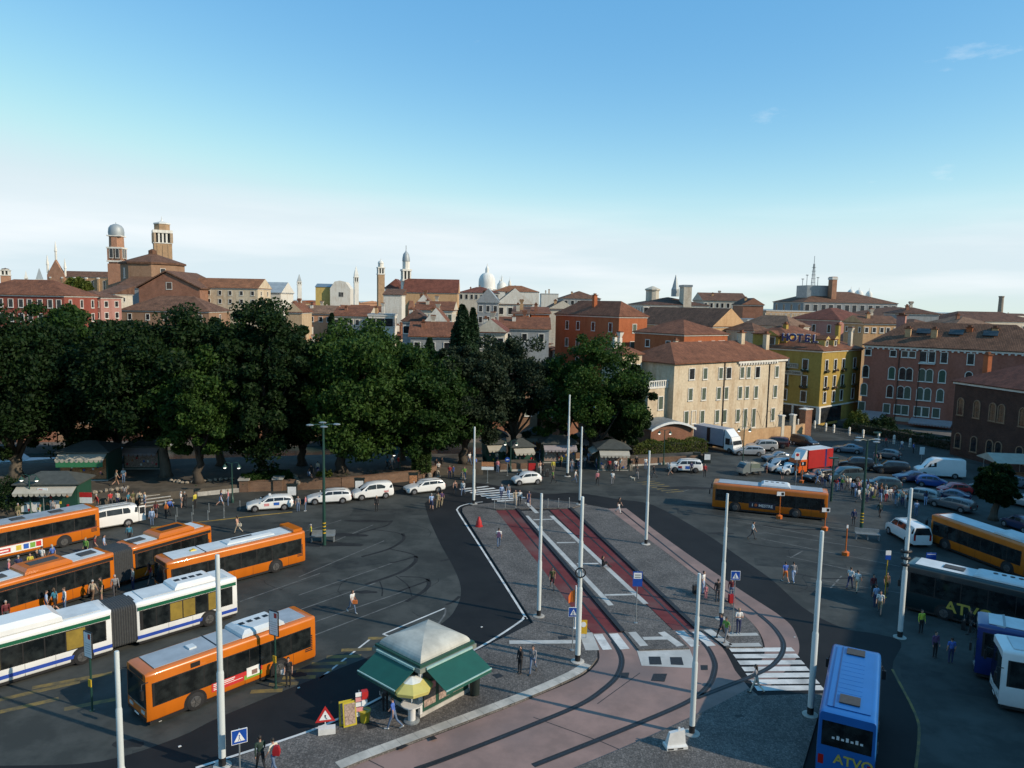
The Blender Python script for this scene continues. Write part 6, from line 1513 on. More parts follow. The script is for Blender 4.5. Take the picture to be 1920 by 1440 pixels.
def car(kind, col, label, loc, rz, group=None, rim='rim_silver', side_glass=True, name='car', cat='car', splits=None, rails=False, taxi=False):
    L, hw, st = CARS[kind]; key = (kind, col)
    if key not in CARC: CARC[key] = car_meshes(kind, col)
    body, rings, interp, (xs0, fx_, rx_, xs1), (pre, a0, a1, post) = CARC[key]
    t = thing(name, label, cat, loc, rz, group)
    add('body', body, t)
    def quad(nm, pts, m, off):
        n = (pts[1]-pts[0]).cross(pts[2]-pts[0]).normalized()
        if n.dot(off) < 0: n = -n
        MB().loft([[p + n*.012 for p in pts], [p - n*.02 for p in pts]]).build(nm, m, t)
    sp = splits or [.0,.36,.72,1.0]
    for s in (1,-1):
        flip = lambda p: Vector((p.x, p.y*s, p.z))
        if side_glass:
            # front quarter + doors + rear quarter between the belt and the roof rail
            xa, xb = fx_ + (xs0-fx_)*.62, rx_ - (rx_-xs1)*.35
            for i in range(len(sp)-1):
                x0 = xa + (xb-xa)*sp[i] - (.03 if i else 0); x1 = xa + (xb-xa)*sp[i+1] + .03
                def top(x): return interp(x, .84) if x <= fx_ else interp(x, .1 + .74*max(0,(xs0-x)/(xs0-fx_)))
                pts = [interp(x0,.08), interp(x1,.08), interp(x1,.84), interp(min(x0,fx_) if i == 0 else x0,.84)]
                quad('side_window', [flip(p) for p in pts], 'car_glass', Vector((0,s,0)))
        else:
            x0, x1 = fx_ + (xs0-fx_)*.5, fx_ - .75
            quad('side_window', [flip(p) for p in [interp(x0,.1), interp(x1,.1), interp(x1,.6), interp(fx_,.6)]], 'car_glass', Vector((0,s,0)))
    def across(i0, i1, nm, f=.08):
        A, B = rings[i0], rings[i1]
        p = [Vector(A[4])*.93 + Vector((A[4][0]*.07,0,A[4][2]*.07)), Vector(A[10])*.93 + Vector((A[10][0]*.07,0,A[10][2]*.07)), Vector(B[8]), Vector(B[6])]
        for q in p[:2]: q.z += .03
        p[2].z -= .03; p[3].z -= .03
        quad(nm, [p[0], p[1], p[2], p[3]], 'car_glass', Vector((1 if i0 < i1 else -1, 0, .5)))
    across(pre, a0, 'windscreen')
    if side_glass: across(post, a1, 'rear_window')
    r = .33 if kind in ('hatch',) else .37 if kind in ('suv','bigvan','van') else .34
    for x in (L/2-.85 if kind != 'hatch' else L/2-.62, -L/2+(.95 if kind not in ('hatch','bigvan') else .6 if kind == 'hatch' else 1.3)):
        for s in (-1,1):
            MB().wheel((x,s*(hw-.06),r+.02),1,r*1.17,.135,18).build('wheel_arch', 'trim_black', t); wheel(t, x, s*(hw-.09), r, r, .22, rim)
    zb0 = st[1][2]
    for s in (-1,1):
        MB().ellipsoid((L/2-.13,s*hw*.66,zb0-.07),(.14,.2,.09),8,5).build('headlight', 'lamp_clear', t)
        MB().box(-L/2-.005,-L/2+.12,s*hw*.76-.1,s*hw*.76+.1,.68,st[-1][2]+.04).build('tail_light', 'lamp_red', t)
        MB().ellipsoid((L/2-1.45 if kind != 'hatch' else L/2-1.0,s*(hw+.08),st[3][2]+.09),(.07,.1,.07),6,4).build('mirror', 'car_'+col, t)
    MB().box(L/2-.1,L/2-.0,-.42,.42,.32,.5).build('grille', 'trim_black', t); MB().box(-L/2-.012,-L/2+.05,-.26,.26,.48,.6).build('number_plate', 'print_white', t)
    if rails:
        for s in (-1,1): MB().bar((.55,s*hw*.66,st[5][3]+.06),(-1.7,s*hw*.66,st[5][3]+.05),.04).build('roof_rail', 'trim_black', t)
    if taxi: MB().box(-.12,.12,-.22,.22,st[6][3]+.03,st[6][3]+.16).build('taxi_sign', 'print_white', t)
    return t
def car_px(kind, col, label, F, R, toward='left', **k):
    """F, R: front and rear bottom pixels of the side towards the camera"""
    L, hw, st = CARS[kind]; f, r = G(*F), G(*R); d = f-r; d.z = 0; d.normalize(); n = Vector((-d.y,d.x,0)); n = -n if n.y > 0 else n
    m = (f+r)/2 - n*hw
    return car(kind, col, label, (m.x,m.y,0), math.atan2(d.y,d.x), **k)
g = 'white taxis along the park wall'
t = car_px('wagon','white','first white estate taxi from the left, blue panel on its door',(464,962),(549,956),group=g,taxi=True); MB().box(-.9,-.35,.905,.915,.62,.92).build('door_panel', 'print_blue', t); MB().box(.1,.6,.9,.91,.58,.86).build('door_sticker', 'print_pink', t)
car_px('wagon','white','second white estate taxi, beside the tall green lamp post',(580,948),(655,944),group=g,rails=True)
t = car_px('mpv','white','white high roofed van taxi, third in the row',(660,941),(743,933),group=g,splits=[0,.42,1.0]); side_text(t,'taxi',.36,'print_red',-1.35,.86,.885)
car_px('wagon','white','white estate taxi at the right end of the row, by the crossing',(762,930),(838,922),group=g,rails=True)
car_px('hatch','white','small round white hatchback driving past the crossing',(964,912),(1018,908),splits=[0,.55,1.0])
t = car_px('van','white','white minibus with its rear door open, beside the older orange bus',(150,1003),(262,984),splits=[0,.3,.66,1.0],name='minibus',cat='minibus')
MB().box(-3.1,-2.52,.93,.98,.4,1.85).build('rear_door', 'car_white', t); MB().box(-3.05,-2.6,.985,.995,1.1,1.72).build('rear_door_window', 'car_glass', t)
for s in (-1,1): MB().bar((.9,s*.5,2.06),(-1.9,s*.5,2.06),.08).build('roof_rail', 'zinc', t)
t = car_px('suv','white','white off-roader with a blue door panel by the long brick planter',(1251,886),(1320,888),rails=True,rim='rim_grey'); MB().box(-.55,.05,.935,.942,.55,.95).build('door_panel', 'print_blue', t); MB().box(.5,1.0,.935,.942,.62,.92).build('door_sticker', 'print_red', t)
t = car_px('van','white','white taxi van driving away behind a tall white pole, right',(1662,1000),(1703,1024),splits=[0,.3,.66,1.0],name='taxi_van',cat='van',taxi=True)
g = 'cars parked in the right car park'
car_px('wagon','silver','silver estate car parked nose to the wall beside the white lorry',(1386,855),(1424,856),group=g)
car_px('suv','silver','silver off-roader parked between the estate car and the maroon jeep',(1414,847),(1452,847),group=g)
t = car_px('suv','maroon','maroon jeep with a spare wheel on its back',(1428,838),(1474,842),group=g,rim='rim_grey'); wheel(t, -2.33, 0, .95, .34, .2, 'rim_silver', 'spare_wheel').rotation_euler = (0,0,math.pi/2)
car_px('mpv','black','dark blue black people carrier by the garden wall',(1522,842),(1480,833),group=g)
car_px('sedan','steel','steel blue saloon parked behind the silver people carrier',(1436,868),(1490,866),group=g)
car_px('mpv','silver','silver people carrier with big windscreen beside the red lorry',(1449,888),(1492,884),group=g)
car_px('hatch','white','small white hatchback half hidden by the red lorry cab',(1474,892),(1505,889),group=g)
car_px('wagon','black','black estate car in front of the red lorry',(1522,907),(1570,901),group=g)
car_px('mpv','teal','dark people carrier behind the waiting crowd',(1560,905),(1622,903),group=g)
car_px('wagon','teal','dark roofed estate car right behind the crowd',(1618,917),(1690,921),group=g)
car_px('suv','black','black pick-up back with red lamps beside the red lorry',(1580,880),(1632,884),group=g,rim='rim_grey')
car_px('suv','black','black off-roader between the pick-up and the white van',(1645,888),(1700,892),group=g,rim='rim_grey')
car_px('bigvan','white','high white panel van in the right car park',(1722,895),(1808,900),group=g,side_glass=False,name='panel_van',cat='van')
car_px('sedan','navy','navy saloon in front of the white panel van',(1684,905),(1745,907),group=g)
car_px('hatch','blue','bright blue hatchback in front of the panel van',(1768,917),(1728,913),group=g)
car_px('hatch','red','red hatchback with a bright bonnet line beside the blue car',(1770,930),(1820,932),group=g)
car_px('sedan','black','black saloon right of the red hatchback',(1800,925),(1850,932),group=g)
car_px('wagon','slate','pale grey car with a boat shaped roof box near the crowd',(1690,935),(1740,944),group=g)
car_px('wagon','grey','grey estate car above the shaded articulated bus',(1742,948),(1812,965),group=g)
car_px('sedan','navy','dark saloon behind the small car park tree',(1755,938),(1800,945),group=g)
car_px('hatch','steel','small grey blue car at the right edge',(1880,915),(1925,918),group=g)
car_px('sedan','silver','silver saloon right of the small car park tree',(1885,945),(1930,955),group=g)
car_px('hatch','navy','dark hatchback low at the right edge behind the bus',(1875,985),(1925,1003),group=g)
car_px('sedan','steel','blue grey saloon parked by the canal railing',(1560,848),(1620,853),group=g)
car_px('hatch','grey','grey hatchback by the canal railing',(1640,858),(1680,864),group=g)
# trucks
def lorry(label, F, R, L, hw, cab, box, cab_l, zbox, boxz0, cabz, deflector=None, cname='lorry'):
    t = thing(cname, label, 'lorry'); f, r = G(*F), G(*R); d = f-r; d.z = 0; d.normalize(); n = Vector((-d.y,d.x,0)); n = -n if n.y > 0 else n
    c = f - d*L/2 - n*hw; t.location = (c.x,c.y,0); t.rotation_euler = (0,0,math.atan2(d.y,d.x))
    h = L/2
    MB().loft([[(h-cab_l,-hw*.95,.5),(h-cab_l,hw*.95,.5),(h-cab_l,hw*.93,cabz),(h-cab_l,-hw*.93,cabz)],[(h-.55,-hw*.95,.45),(h-.55,hw*.95,.45),(h-.5,hw*.9,cabz-.03),(h-.5,-hw*.9,cabz-.03)],[(h-.05,-hw*.93,.42),(h-.05,hw*.93,.42),(h-.08,hw*.9,1.3),(h-.08,-hw*.9,1.3)]][::-1]).build('cab', cab, t, smooth=30)
    a, b = Vector((h-.07,0,1.32)), Vector((h-.5,0,cabz-.12))
    MB().loft([[(a.x+.01,-hw*.86,a.z),(a.x+.01,hw*.86,a.z),(b.x+.01,hw*.82,b.z),(b.x+.01,-hw*.82,b.z)],[(a.x-.1,-hw*.86,a.z),(a.x-.1,hw*.86,a.z),(b.x-.1,hw*.82,b.z),(b.x-.1,-hw*.82,b.z)]]).build('windscreen', 'car_glass', t)
    for s in (-1,1):
        MB().box(h-cab_l+.25,h-.7,s*hw*.955-.01,s*hw*.955+.01,1.3,cabz-.25).build('side_window', 'car_glass', t)
        MB().box(h-.1,h+.02,s*hw*.7-.14,s*hw*.7+.14,.7,.88).build('headlight', 'lamp_clear', t); MB().box(h-.35,h-.25,s*(hw+.12)-.08,s*(hw+.12)+.08,1.4,1.9).build('mirror', 'trim_black', t)
        MB().box(-h-.01,-h+.05,s*hw*.8-.12,s*hw*.8+.12,.6,.8).build('tail_light', 'lamp_red', t)
    MB().box(-h,h-cab_l-.15,-hw,hw,boxz0,zbox).build('box_body', box, t)
    MB().box(-h+.1,h-.4,-.4,.4,.45,boxz0).build('chassis', 'trim_black', t); MB().box(h-.15,h+.03,-hw*.9,hw*.9,.35,.6).build('bumper', 'trim_black', t)
    if deflector: MB().loft([[(h-cab_l+.02,-hw*.85,cabz),(h-.6,-hw*.8,cabz),(h-.6,hw*.8,cabz),(h-cab_l+.02,hw*.85,cabz)],[(h-cab_l-.05,-hw*.85,zbox),(h-cab_l+.1,-hw*.8,zbox),(h-cab_l+.1,hw*.8,zbox),(h-cab_l-.05,hw*.85,zbox)]]).build('roof_deflector', deflector, t)
    for x in (h-.75,-h+1.3):
        for s in (-1,1): wheel(t, x, s*(hw-.18), .42, .42, .26, 'rim_grey')
    return t
paint('tarp_red', (.36,.012,.012), .45, 0, .1, 1.5, bump=.3, bscale=4); paint('cab_orange', (.6,.1,.015), .35, 0, .05, coat=.4); paint('box_grey', (.24,.27,.33), .5, 0, .1, 1.0)
t = lorry('white box lorry with grey blue sides parked by the cream house', (1374,852), (1297,836), 7.6, 1.2, 'bus_white', 'box_grey', 1.75, 3.5, .95, 2.5, 'bus_white')
for x0, x1, m in ((-1.2,-.55,'trim_black'),): MB().box(x0,x1,-1.205,-1.195,1.1,3.4).box(x0,x1,1.195,1.205,1.1,3.4).build('door_gap', m, t)
t = lorry('red tarpaulin lorry with orange cab in the right car park', (1497,893), (1568,884), 6.4, 1.08, 'cab_orange', 'tarp_red', 1.6, 3.3, .85, 2.1, 'bus_white'); MB().box(-3.15,1.4,-1.06,1.06,3.3,3.34).build('tarp_roof', 'bus_roof_white', t); MB().box(-2.0,-1.7,-1.09,1.09,.9,3.28).build('tarp_strap', 'coach_navy', t)
t = thing('small_pickup', 'little grey green three seat pick-up with ladder on its bed', 'pickup'); f, r = G(1390,894), G(1434,890); d = f-r; d.z=0; d.normalize(); n = Vector((-d.y,d.x,0)); n = -n if n.y > 0 else n; c = (f+r)/2 - n*.7; t.location = (c.x,c.y,0); t.rotation_euler = (0,0,math.atan2(d.y,d.x))
MB().loft([[(.5,-.7,.4),(.5,.7,.4),(.5,.66,1.75),(.5,-.66,1.75)],[(1.35,-.7,.4),(1.35,.7,.4),(1.1,.64,1.7),(1.1,-.64,1.7)],[(1.7,-.66,.4),(1.7,.66,.4),(1.62,.62,1.05),(1.62,-.62,1.05)]][::-1]).build('cab', 'car_slate', t, smooth=30)
MB().loft([[(1.64,-.58,1.08),(1.64,.58,1.08),(1.15,.56,1.62),(1.15,-.56,1.62)],[(1.5,-.58,1.08),(1.5,.58,1.08),(1.05,.56,1.62),(1.05,-.56,1.62)]]).build('windscreen', 'car_glass', t)
MB().box(-1.75,.45,-.75,.75,.55,.65).box(-1.75,.45,.7,.75,.65,1.0).box(-1.75,.45,-.75,-.7,.65,1.0).build('load_bed', 'car_slate', t)
MB().box(-1.2,.3,-.6,.6,.66,1.55).build('load_cover', 'car_green', t)
lad = MB()
for s in (-.25,.25): lad.bar((-2.0,s,.9),(.5,s,1.85),.06)
for k in range(8): lad.bar((-1.9+k*.3,-.25,.94+k*.114),(-1.9+k*.3,.25,.94+k*.114),.04)
lad.build('ladder', 'zinc', t)
for x in (1.05,-1.1):
    for s in (-1,1): wheel(t, x, s*.62, .28, .28, .18, 'rim_grey')
# boats in the canal behind the park
paint('boat_white', (.55,.58,.6), .4, 0, .08); paint('boat_blue', (.16,.25,.32), .4)
def boat(label, u, v, L, w, rz, hull='boat_white'):
    p = G(u, v, -.6); t = thing('motor_boat', label, 'boat', (p.x,p.y,-1.1), rz, 'boats in the canal'); r = []
    for k in range(9):
        x = -L/2 + L*k/8; ww = w/2*(1-max(0,(k-4)/4)**2*.97); r.append([(x,-ww*.7,.0),(x,ww*.7,.0),(x,ww,.75+.04*k),(x,-ww,.75+.04*k)])
    MB().loft(r[::-1]).build('hull', hull, t); MB().loft([[(-L*.25,-w*.36,.8),(L*.18,-w*.34,.9),(L*.18,w*.34,.9),(-L*.25,w*.36,.8)],[(-L*.22,-w*.3,1.75),(L*.1,-w*.28,1.75),(L*.1,w*.28,1.75),(-L*.22,w*.3,1.75)]]).build('cabin', 'boat_white', t)
    for s in (-1,1): MB().loft([[(-L*.2,s*w*.345,1.1),(L*.12,s*w*.335,1.15),(L*.08,s*w*.305,1.55),(-L*.19,s*w*.315,1.55)],[(-L*.2,s*w*.3,1.1),(L*.12,s*w*.3,1.15),(L*.08,s*w*.27,1.55),(-L*.19,s*w*.27,1.55)]]).build('window', 'car_glass', t)
boat('long white motor boat behind the ticket kiosk at far left', 20, 868, 12, 2.6, .2)
boat('pale blue work boat under the left trees', 184, 846, 9, 2.4, .2, 'boat_blue')
boat('white boat glimpsed through the trunks near the steps', 300, 836, 8, 2.2, .2)
boat('small blue boat moored behind the thick trunk', 400, 830, 7, 2.0, .25, 'boat_blue')
boat('motor boat behind the park corner', 700, 838, 9, 2.2, .3, 'boat_blue')
# ================================================================== STREET FURNITURE, KIOSKS, SIGNS
paint('pole_white', (.52,.56,.55), .45, 0, .1, .8, streak=True)
paint('pole_black', (.012,.012,.013), .5); paint('galvanised', (.3,.33,.34), .45, .5, .15, 3)
paint('lamp_green', (.012,.05,.038), .45, 0, .15, 3); paint('kiosk_green', (.014,.06,.04), .5, 0, .15, 2); paint('panel_green', (.03,.16,.07), .5, 0, .12, 2)
paint('awning_green', (.005,.075,.055), .65, 0, .1, 1.5, bump=.15, bscale=3); paint('awning_trim', (.3,.45,.42), .5)
paint('kiosk_dome', (.37,.37,.33), .6, 0, .28, .9, streak=True); paint('kiosk_roof_rim', (.17,.19,.16), .6, 0, .2, 2); paint('slate_roof', (.055,.06,.055), .7, 0, .25, 2)
paint('sign_blue', (.008,.06,.32), .4); paint('sign_white', (.7,.72,.72), .45); paint('sign_yellow', (.6,.36,.02), .45); paint('sign_red', (.42,.02,.02), .45); paint('plastic_red', (.4,.02,.02), .4, 0, .1)
paint('plastic_yellow', (.42,.34,.03), .4, 0, .1); paint('plastic_white', (.6,.6,.58), .45, 0, .12, 2); paint('orange_post', (.55,.13,.02), .45); paint('bin_dark', (.012,.02,.018), .5)
paint('parasol_yellow', (.48,.42,.12), .7, 0, .1, 2); paint('parasol_white', (.65,.65,.58), .7); paint('goods_dark', (.05,.045,.04), .8, 0, .5, 6); paint('goods_mixed', (.3,.22,.18), .8, 0, .6, 9); paint('goods_warm', (.4,.18,.08), .8, 0, .5, 9)
paint('suitcase_red', (.3,.015,.02), .4); paint('fabric_black', (.014,.014,.016), .7)
lamp_glow('lamp_globe', (1,.93,.8), 2.2)
def mast(label, u, v, vtop, group='white tram line poles', ring=False, dark_wrap=False, base_xy=None, foot=True):
    p = GZ(u, v) if base_xy is None else base_xy
    h = AT(u, vtop, p.y).z - p.z if vtop else 8.6
    t = thing('tram_pole', label, 'pole', p, 0, group)
    r = .165 if h > 9.3 else .145
    MB().lathe([(r+.004,0),(r+.004,.45)],14,cap=True).build('base_band', 'pole_black', t, smooth=40)
    z1, z2 = h*.46, h*.74
    MB().lathe([(r,.45),(r,z1-.12),(r*.8,z1)],14).build('lower_section', 'pole_white', t, smooth=40)
    MB().lathe([(r*.8,z1),(r*.8,z2-.1),(r*.64,z2)],14).build('middle_section', 'pole_white', t, smooth=40)
    MB().lathe([(r*.64,z2),(r*.62,h-.04),(r*.5,h)],14).build('upper_section', 'pole_white', t, smooth=40)
    if foot: MB().lathe([(.42,-.05),(.42,.03),(.3,.06)],14).build('concrete_foot', 'kerb_stone', t)
    if ring: MB().loft([[( (.3+.045*math.cos(b*math.pi/3))*math.cos(a*math.pi/8), -.17+.045*math.sin(b*math.pi/3), (.3+.045*math.cos(b*math.pi/3))*math.sin(a*math.pi/8)) for b in range(6)] for a in range(17)],cap=False).build('cable_ring', 'pole_black', t, (0,0,h*.55))
    if dark_wrap:
        for k in range(3): MB().loft([[((.2+.06*k%2+.07*math.cos(b*math.pi/3))*math.cos(a*math.pi/6), (.2+.07*math.cos(b*math.pi/3))*math.sin(a*math.pi/6), .1*math.sin(b*math.pi/3)) for b in range(6)] for a in range(13)],cap=False).build('cable_coil', 'pole_black', t, (-.08,-.12,h*.5+.45*k))
    return t
mast('white pole at the left tram lane, beside the dark corner', 1010,1155,925)
mast('thick white pole with a cable ring between the tram lanes', 1083,1240,931,ring=True)
mast('slim white pole at the head of the tram stop, behind the ringed pole', 1087,945,800)
mast('leftmost white pole at the crossing, left of the red cone', 888,945,800)
mast('tallest far white pole standing by the crowded kiosks', 1064,893,740)
mast('white pole beside the long pink tram track', 1211,1020,845)
mast('white pole beside the waiting travellers at the right island', 1352,1160,925)
mast('white pole on the cobbled apron near the white barrier', 1297,1375,1075)
mast('white pole with black cable coils in front of the dark green coach', 1687,1195,915,dark_wrap=True)
mast('thick white pole left of the blue coach', 1519,1340,995)
mast('white pole in front of the nearest orange bus', 417,1436,1040)
pb = AT(220,1258,27.0); t = mast('stout white pole top at the lower left edge', 220,1500,None,base_xy=Vector((pb.x,27.0,0)))
def pole_sign(name, label, u, v, vtop, build, cat='sign', group=None, r=.035, m='galvanised', yaw=0.0):
    p = GZ(u, v); h = AT(u, vtop, p.y).z - p.z
    t = thing(name, label, cat, p, yaw, group); MB().tube([(0,0,0),(0,0,h)], r, 8).build('post', m, t); MB().lathe([(.14,0),(.14,.03)],10).build('foot_plate', m, t); build(t, h); return t
def crossing_panel(t, h, s=.62):
    MB().box(-s/2,s/2,-.075,-.045,h-s,h).build('panel', 'sign_white', t); MB().box(-s*.46,s*.46,-.081,-.076,h-s*.96,h-s*.04).build('blue_field', 'sign_blue', t)
    MB().poly([(-s*.34,-.086,h-s*.82),(s*.34,-.086,h-s*.82),(0,-.086,h-s*.18)]).build('triangle', 'sign_white', t)
    f = MB().ellipsoid((0,-.09,h-s*.42),(s*.05,.004,s*.05),6,4).bar((0,-.09,h-s*.46),(0,-.09,h-s*.62),s*.09,.004).bar((0,-.09,h-s*.6),(-s*.09,-.09,h-s*.78),s*.05,.004).bar((0,-.09,h-s*.6),(s*.09,-.09,h-s*.78),s*.05,.004).build('walking_figure', 'sign_blue', t)
pole_sign('crossing_sign', 'blue pedestrian crossing sign beside the thick ringed pole', 1073,1219,1138, crossing_panel)
pole_sign('crossing_sign', 'blue pedestrian crossing sign above the waiting travellers', 1373,1188,1070, crossing_panel)
pole_sign('crossing_sign', 'blue pedestrian crossing sign at the bottom left on the cobbles', 450,1452,1366, lambda t,h: crossing_panel(t,h,.7), yaw=.5)
def stop_panel(t, h):
    MB().box(-.33,.33,-.08,-.05,h-1.05,h).build('panel', 'sign_blue', t); MB().box(-.27,.27,-.086,-.081,h-.5,h-.08).build('pictogram_field', 'sign_white', t); MB().box(-.2,.2,-.09,-.087,h-.28,h-.2).box(-.2,.2,-.09,-.087,h-.44,h-.36).build('tram_symbol', 'galvanised', t)
pole_sign('tram_stop_sign', 'blue and white tram stop sign on a slim post between the lanes', 1192,1168,1071, stop_panel)
def board(t, h, w=.62, hh=1.35, m='sign_white'):
    MB().box(-w/2-.05,w/2+.05,-.09,-.03,h-hh-.05,h+.05).build('frame', 'pole_black', t); MB().box(-w/2,w/2,-.1,-.091,h-hh,h).build('timetable', m, t); MB().box(w*.08,w*.42,-.105,-.101,h-.34,h-.06).build('line_number_field', 'sign_red', t)
    for k in range(5): MB().box(-w*.4,w*.4,-.104,-.101,h-.62-k*.13,h-.6-k*.13).build('print_line', 'galvanised', t)
    MB().box(-.12,.12,-.09,-.04,h-3.0,h-2.6).build('notice_box', 'sign_yellow', t)
pole_sign('bus_stop_board', 'bus stop timetable board standing behind the nearest orange bus', 517,1290,1146, lambda t,h: board(t,h), r=.055, m='lamp_green', yaw=-.5, group='bus stop boards')
pole_sign('bus_stop_board', 'bus stop timetable board in front of the white articulated bus', 173,1332,1185, lambda t,h: board(t,h), r=.055, m='lamp_green', yaw=-.5, group='bus stop boards')
def orange_stop(t, h):
    MB().box(-.4,.4,-.07,-.03,h-.42,h).build('panel', 'sign_white', t); MB().box(.05,.33,-.075,-.071,h-.36,h-.06).build('line_number_field', 'pole_black', t); MB().lathe([(.32,0),(.34,.3),(.1,.42)],8).build('weight', 'orange_post', t)
pole_sign('bus_stop_post', 'orange bus stop post in front of the right orange bus', 1461,972,922, orange_stop, r=.05, m='orange_post', group='orange stop posts')
pole_sign('bus_stop_post', 'orange bus stop post at the tail of the right orange bus', 1546,994,952, orange_stop, r=.05, m='orange_post', group='orange stop posts')
def orange_bare(t, h): MB().lathe([(.32,0),(.34,.3),(.1,.42)],8).build('weight', 'orange_post', t); MB().box(-.08,.08,-.07,-.03,h-.3,h).build('panel', 'sign_white', t)
pole_sign('bus_stop_post', 'bare orange stop post standing alone in the right bus bays', 1585,1041,984, orange_bare, r=.06, m='orange_post', group='orange stop posts')
pole_sign('bus_stop_post', 'orange stop post near the little pick-up', 1503,905,867, orange_bare, r=.05, m='orange_post', group='orange stop posts')
pole_sign('bus_stop_sign', 'yellow post with blue and white stop sign left of the dark green coach', 1659,1120,1032, lambda t,h: (MB().box(-.2,.2,-.07,-.03,h-.35,h).build('panel', 'sign_white', t), MB().box(-.2,.2,-.075,-.03,h-.7,h-.36).build('lower_panel', 'sign_blue', t)), m='sign_yellow')
pole_sign('parking_sign', 'tall white sign post by the parked silver people carrier', 1491,920,848, lambda t,h: (MB().box(-.3,.3,-.07,-.03,h-.9,h).build('panel', 'sign_white', t), MB().ellipsoid((0,-.075,h-.3),(.2,.01,.2),12,6).build('red_disc', 'sign_red', t)))
pole_sign('parking_sign', 'white panel sign post in front of the warehouse', 1727,868,838, lambda t,h: MB().box(-.35,.35,-.07,-.03,h-1.1,h).build('panel', 'sign_white', t))
pole_sign('blue_panel_sign', 'square blue sign behind the dark green coach roof', 1741,1095,1036, lambda t,h: (MB().box(-.4,.4,-.07,-.03,h-.8,h).build('panel', 'sign_blue', t), MB().box(-.34,.34,-.075,-.071,h-.14,h-.1).build('print_line', 'sign_white', t)))
def round_arrow(t, h):
    MB().loft([[(.32*math.cos(a*math.pi/10),y,h-.32+.32*math.sin(a*math.pi/10)) for a in range(20)] for y in (-.05,-.08)]).build('disc', 'sign_blue', t); MB().box(-.06,.2,-.09,-.082,h-.37,h-.27).poly([(-.2,-.086,h-.32),(-.03,-.086,h-.46),(-.03,-.086,h-.18)]).build('arrow', 'sign_white', t)
pole_sign('direction_sign', 'round blue arrow sign by the brick planter', 951,892,857, round_arrow)
pole_sign('direction_sign', 'brown and white direction boards above the crossing', 914,905,866, lambda t,h: (MB().box(-.75,.75,-.08,-.04,h-.55,h).build('panel', 'goods_warm', t), MB().box(-.75,.75,-.08,-.04,h-.98,h-.6).build('lower_panel', 'sign_white', t)))
pole_sign('ticket_sign', 'white sign with red emblem in front of the green ticket kiosk', 83,968,915, lambda t,h: (MB().box(-.5,.5,-.08,-.03,h-.9,h).build('panel', 'sign_white', t), MB().box(-.38,.0,-.085,-.081,h-.42,h-.12).build('emblem', 'sign_red', t), MB().box(-.38,.38,-.085,-.081,h-.78,h-.62).build('print_line', 'pole_black', t)))
pole_sign('red_header_sign', 'white board with red header beside the low hedge', 160,962,923, lambda t,h: (MB().box(-.75,.75,-.08,-.03,h-.5,h).build('header', 'sign_red', t), MB().box(-.75,.75,-.08,-.03,h-1.1,h-.51).build('panel', 'sign_white', t)))
t = pole_sign('warning_flag', 'orange flag on a white post beside the left tram lane', 1078,1178,1098, lambda t,h: MB().loft([[(-.04,0,h-.25),(-.04,.02,h-.25),(-.04,.02,h-1.15),(-.04,0,h-1.15)],[(-.32,.06,h-.45),(-.32,.08,h-.45),(-.36,.08,h-1.2),(-.36,.06,h-1.2)],[(-.5,-.02,h-.75),(-.5,0,h-.75),(-.48,0,h-1.25),(-.48,-.02,h-1.25)]]).build('flag', 'orange_post', t), m='sign_white', r=.045)
t = thing('works_stand', 'small yellow roadworks stand at the foot of the ringed pole', 'sign', GZ(1093,1196)); MB().bar((-.2,0,0),(-.16,-.02,1.0),.04).bar((.2,0,0),(.16,-.02,1.0),.04).build('frame', 'galvanised', t); MB().box(-.25,.25,-.06,-.03,.3,1.25).build('panel', 'sign_yellow', t); MB().loft([[(.18*math.cos(a*math.pi/8),y,.95+.18*math.sin(a*math.pi/8)) for a in range(16)] for y in (-.06,-.08)]).build('disc', 'sign_white', t)
# triangle roadworks sign
t = thing('works_sign', 'red triangular roadworks sign on a white foot, left of the kiosk', 'sign', GZ(610,1368), .25)
MB().loft([[(-.5,y,.45),(.5,y,.45),(0,y,1.3)] for y in (-.03,-.06)]).build('triangle', 'sign_red', t); MB().poly([(-.3,-.065,.56),(.3,-.065,.56),(0,-.065,1.08)]).build('triangle_field', 'sign_white', t); MB().ellipsoid((0,-.07,.78),(.05,.006,.05),6,4).bar((0,-.07,.74),(.1,-.07,.6),.06,.006).build('worker_symbol', 'pole_black', t)
MB().bar((0,0,.1),(0,-.02,.6),.05).box(-.35,.5,-.5,-.1,0,.3).build('foot', 'plastic_white', t)
# lamp posts
def lamp2(label, u, v, vtop, arm=.75, group='green double lantern lamps', sc=1.0):
    p = GZ(u, v); h = AT(u, vtop, p.y).z - p.z; t = thing('street_lamp', label, 'lamp', p, 0, group)
    MB().lathe([(.17,0),(.17,.5),(.1,.6),(.075,1.2),(.055,h)],10).build('post', 'lamp_green', t, smooth=40)
    for s in (-1,1):
        MB().tube([(0,0,h-.1),(s*arm*.5,0,h+.08),(s*arm,0,h-.02),(s*arm,0,h-.2)], .03, 6).build('arm', 'lamp_green', t)
        l = MB().lathe([(.06,0),(.26,-.3),(.28,-.34)],10,(s*arm,0,h-.15)).build('lantern', 'lamp_green', t); MB().ellipsoid((s*arm,0,h-.5),(.17,.17,.14),8,6).build('globe', 'lamp_globe', l)
lamp2('green double lantern lamp on the park kerb left of the first taxi', 436,942,868)
lamp2('green double lantern lamp in front of the ticket kiosk', 58,968,891)
lamp2('double lantern lamp under the trees behind the last taxi', 750,893,846)
lamp2('double lantern lamp beside the small green kiosks', 957,884,826)
lamp2('double lantern lamp in front of the curved roof sheds', 1244,872,806)
lamp2('double lantern lamp in front of the garden wall', 1392,878,801)
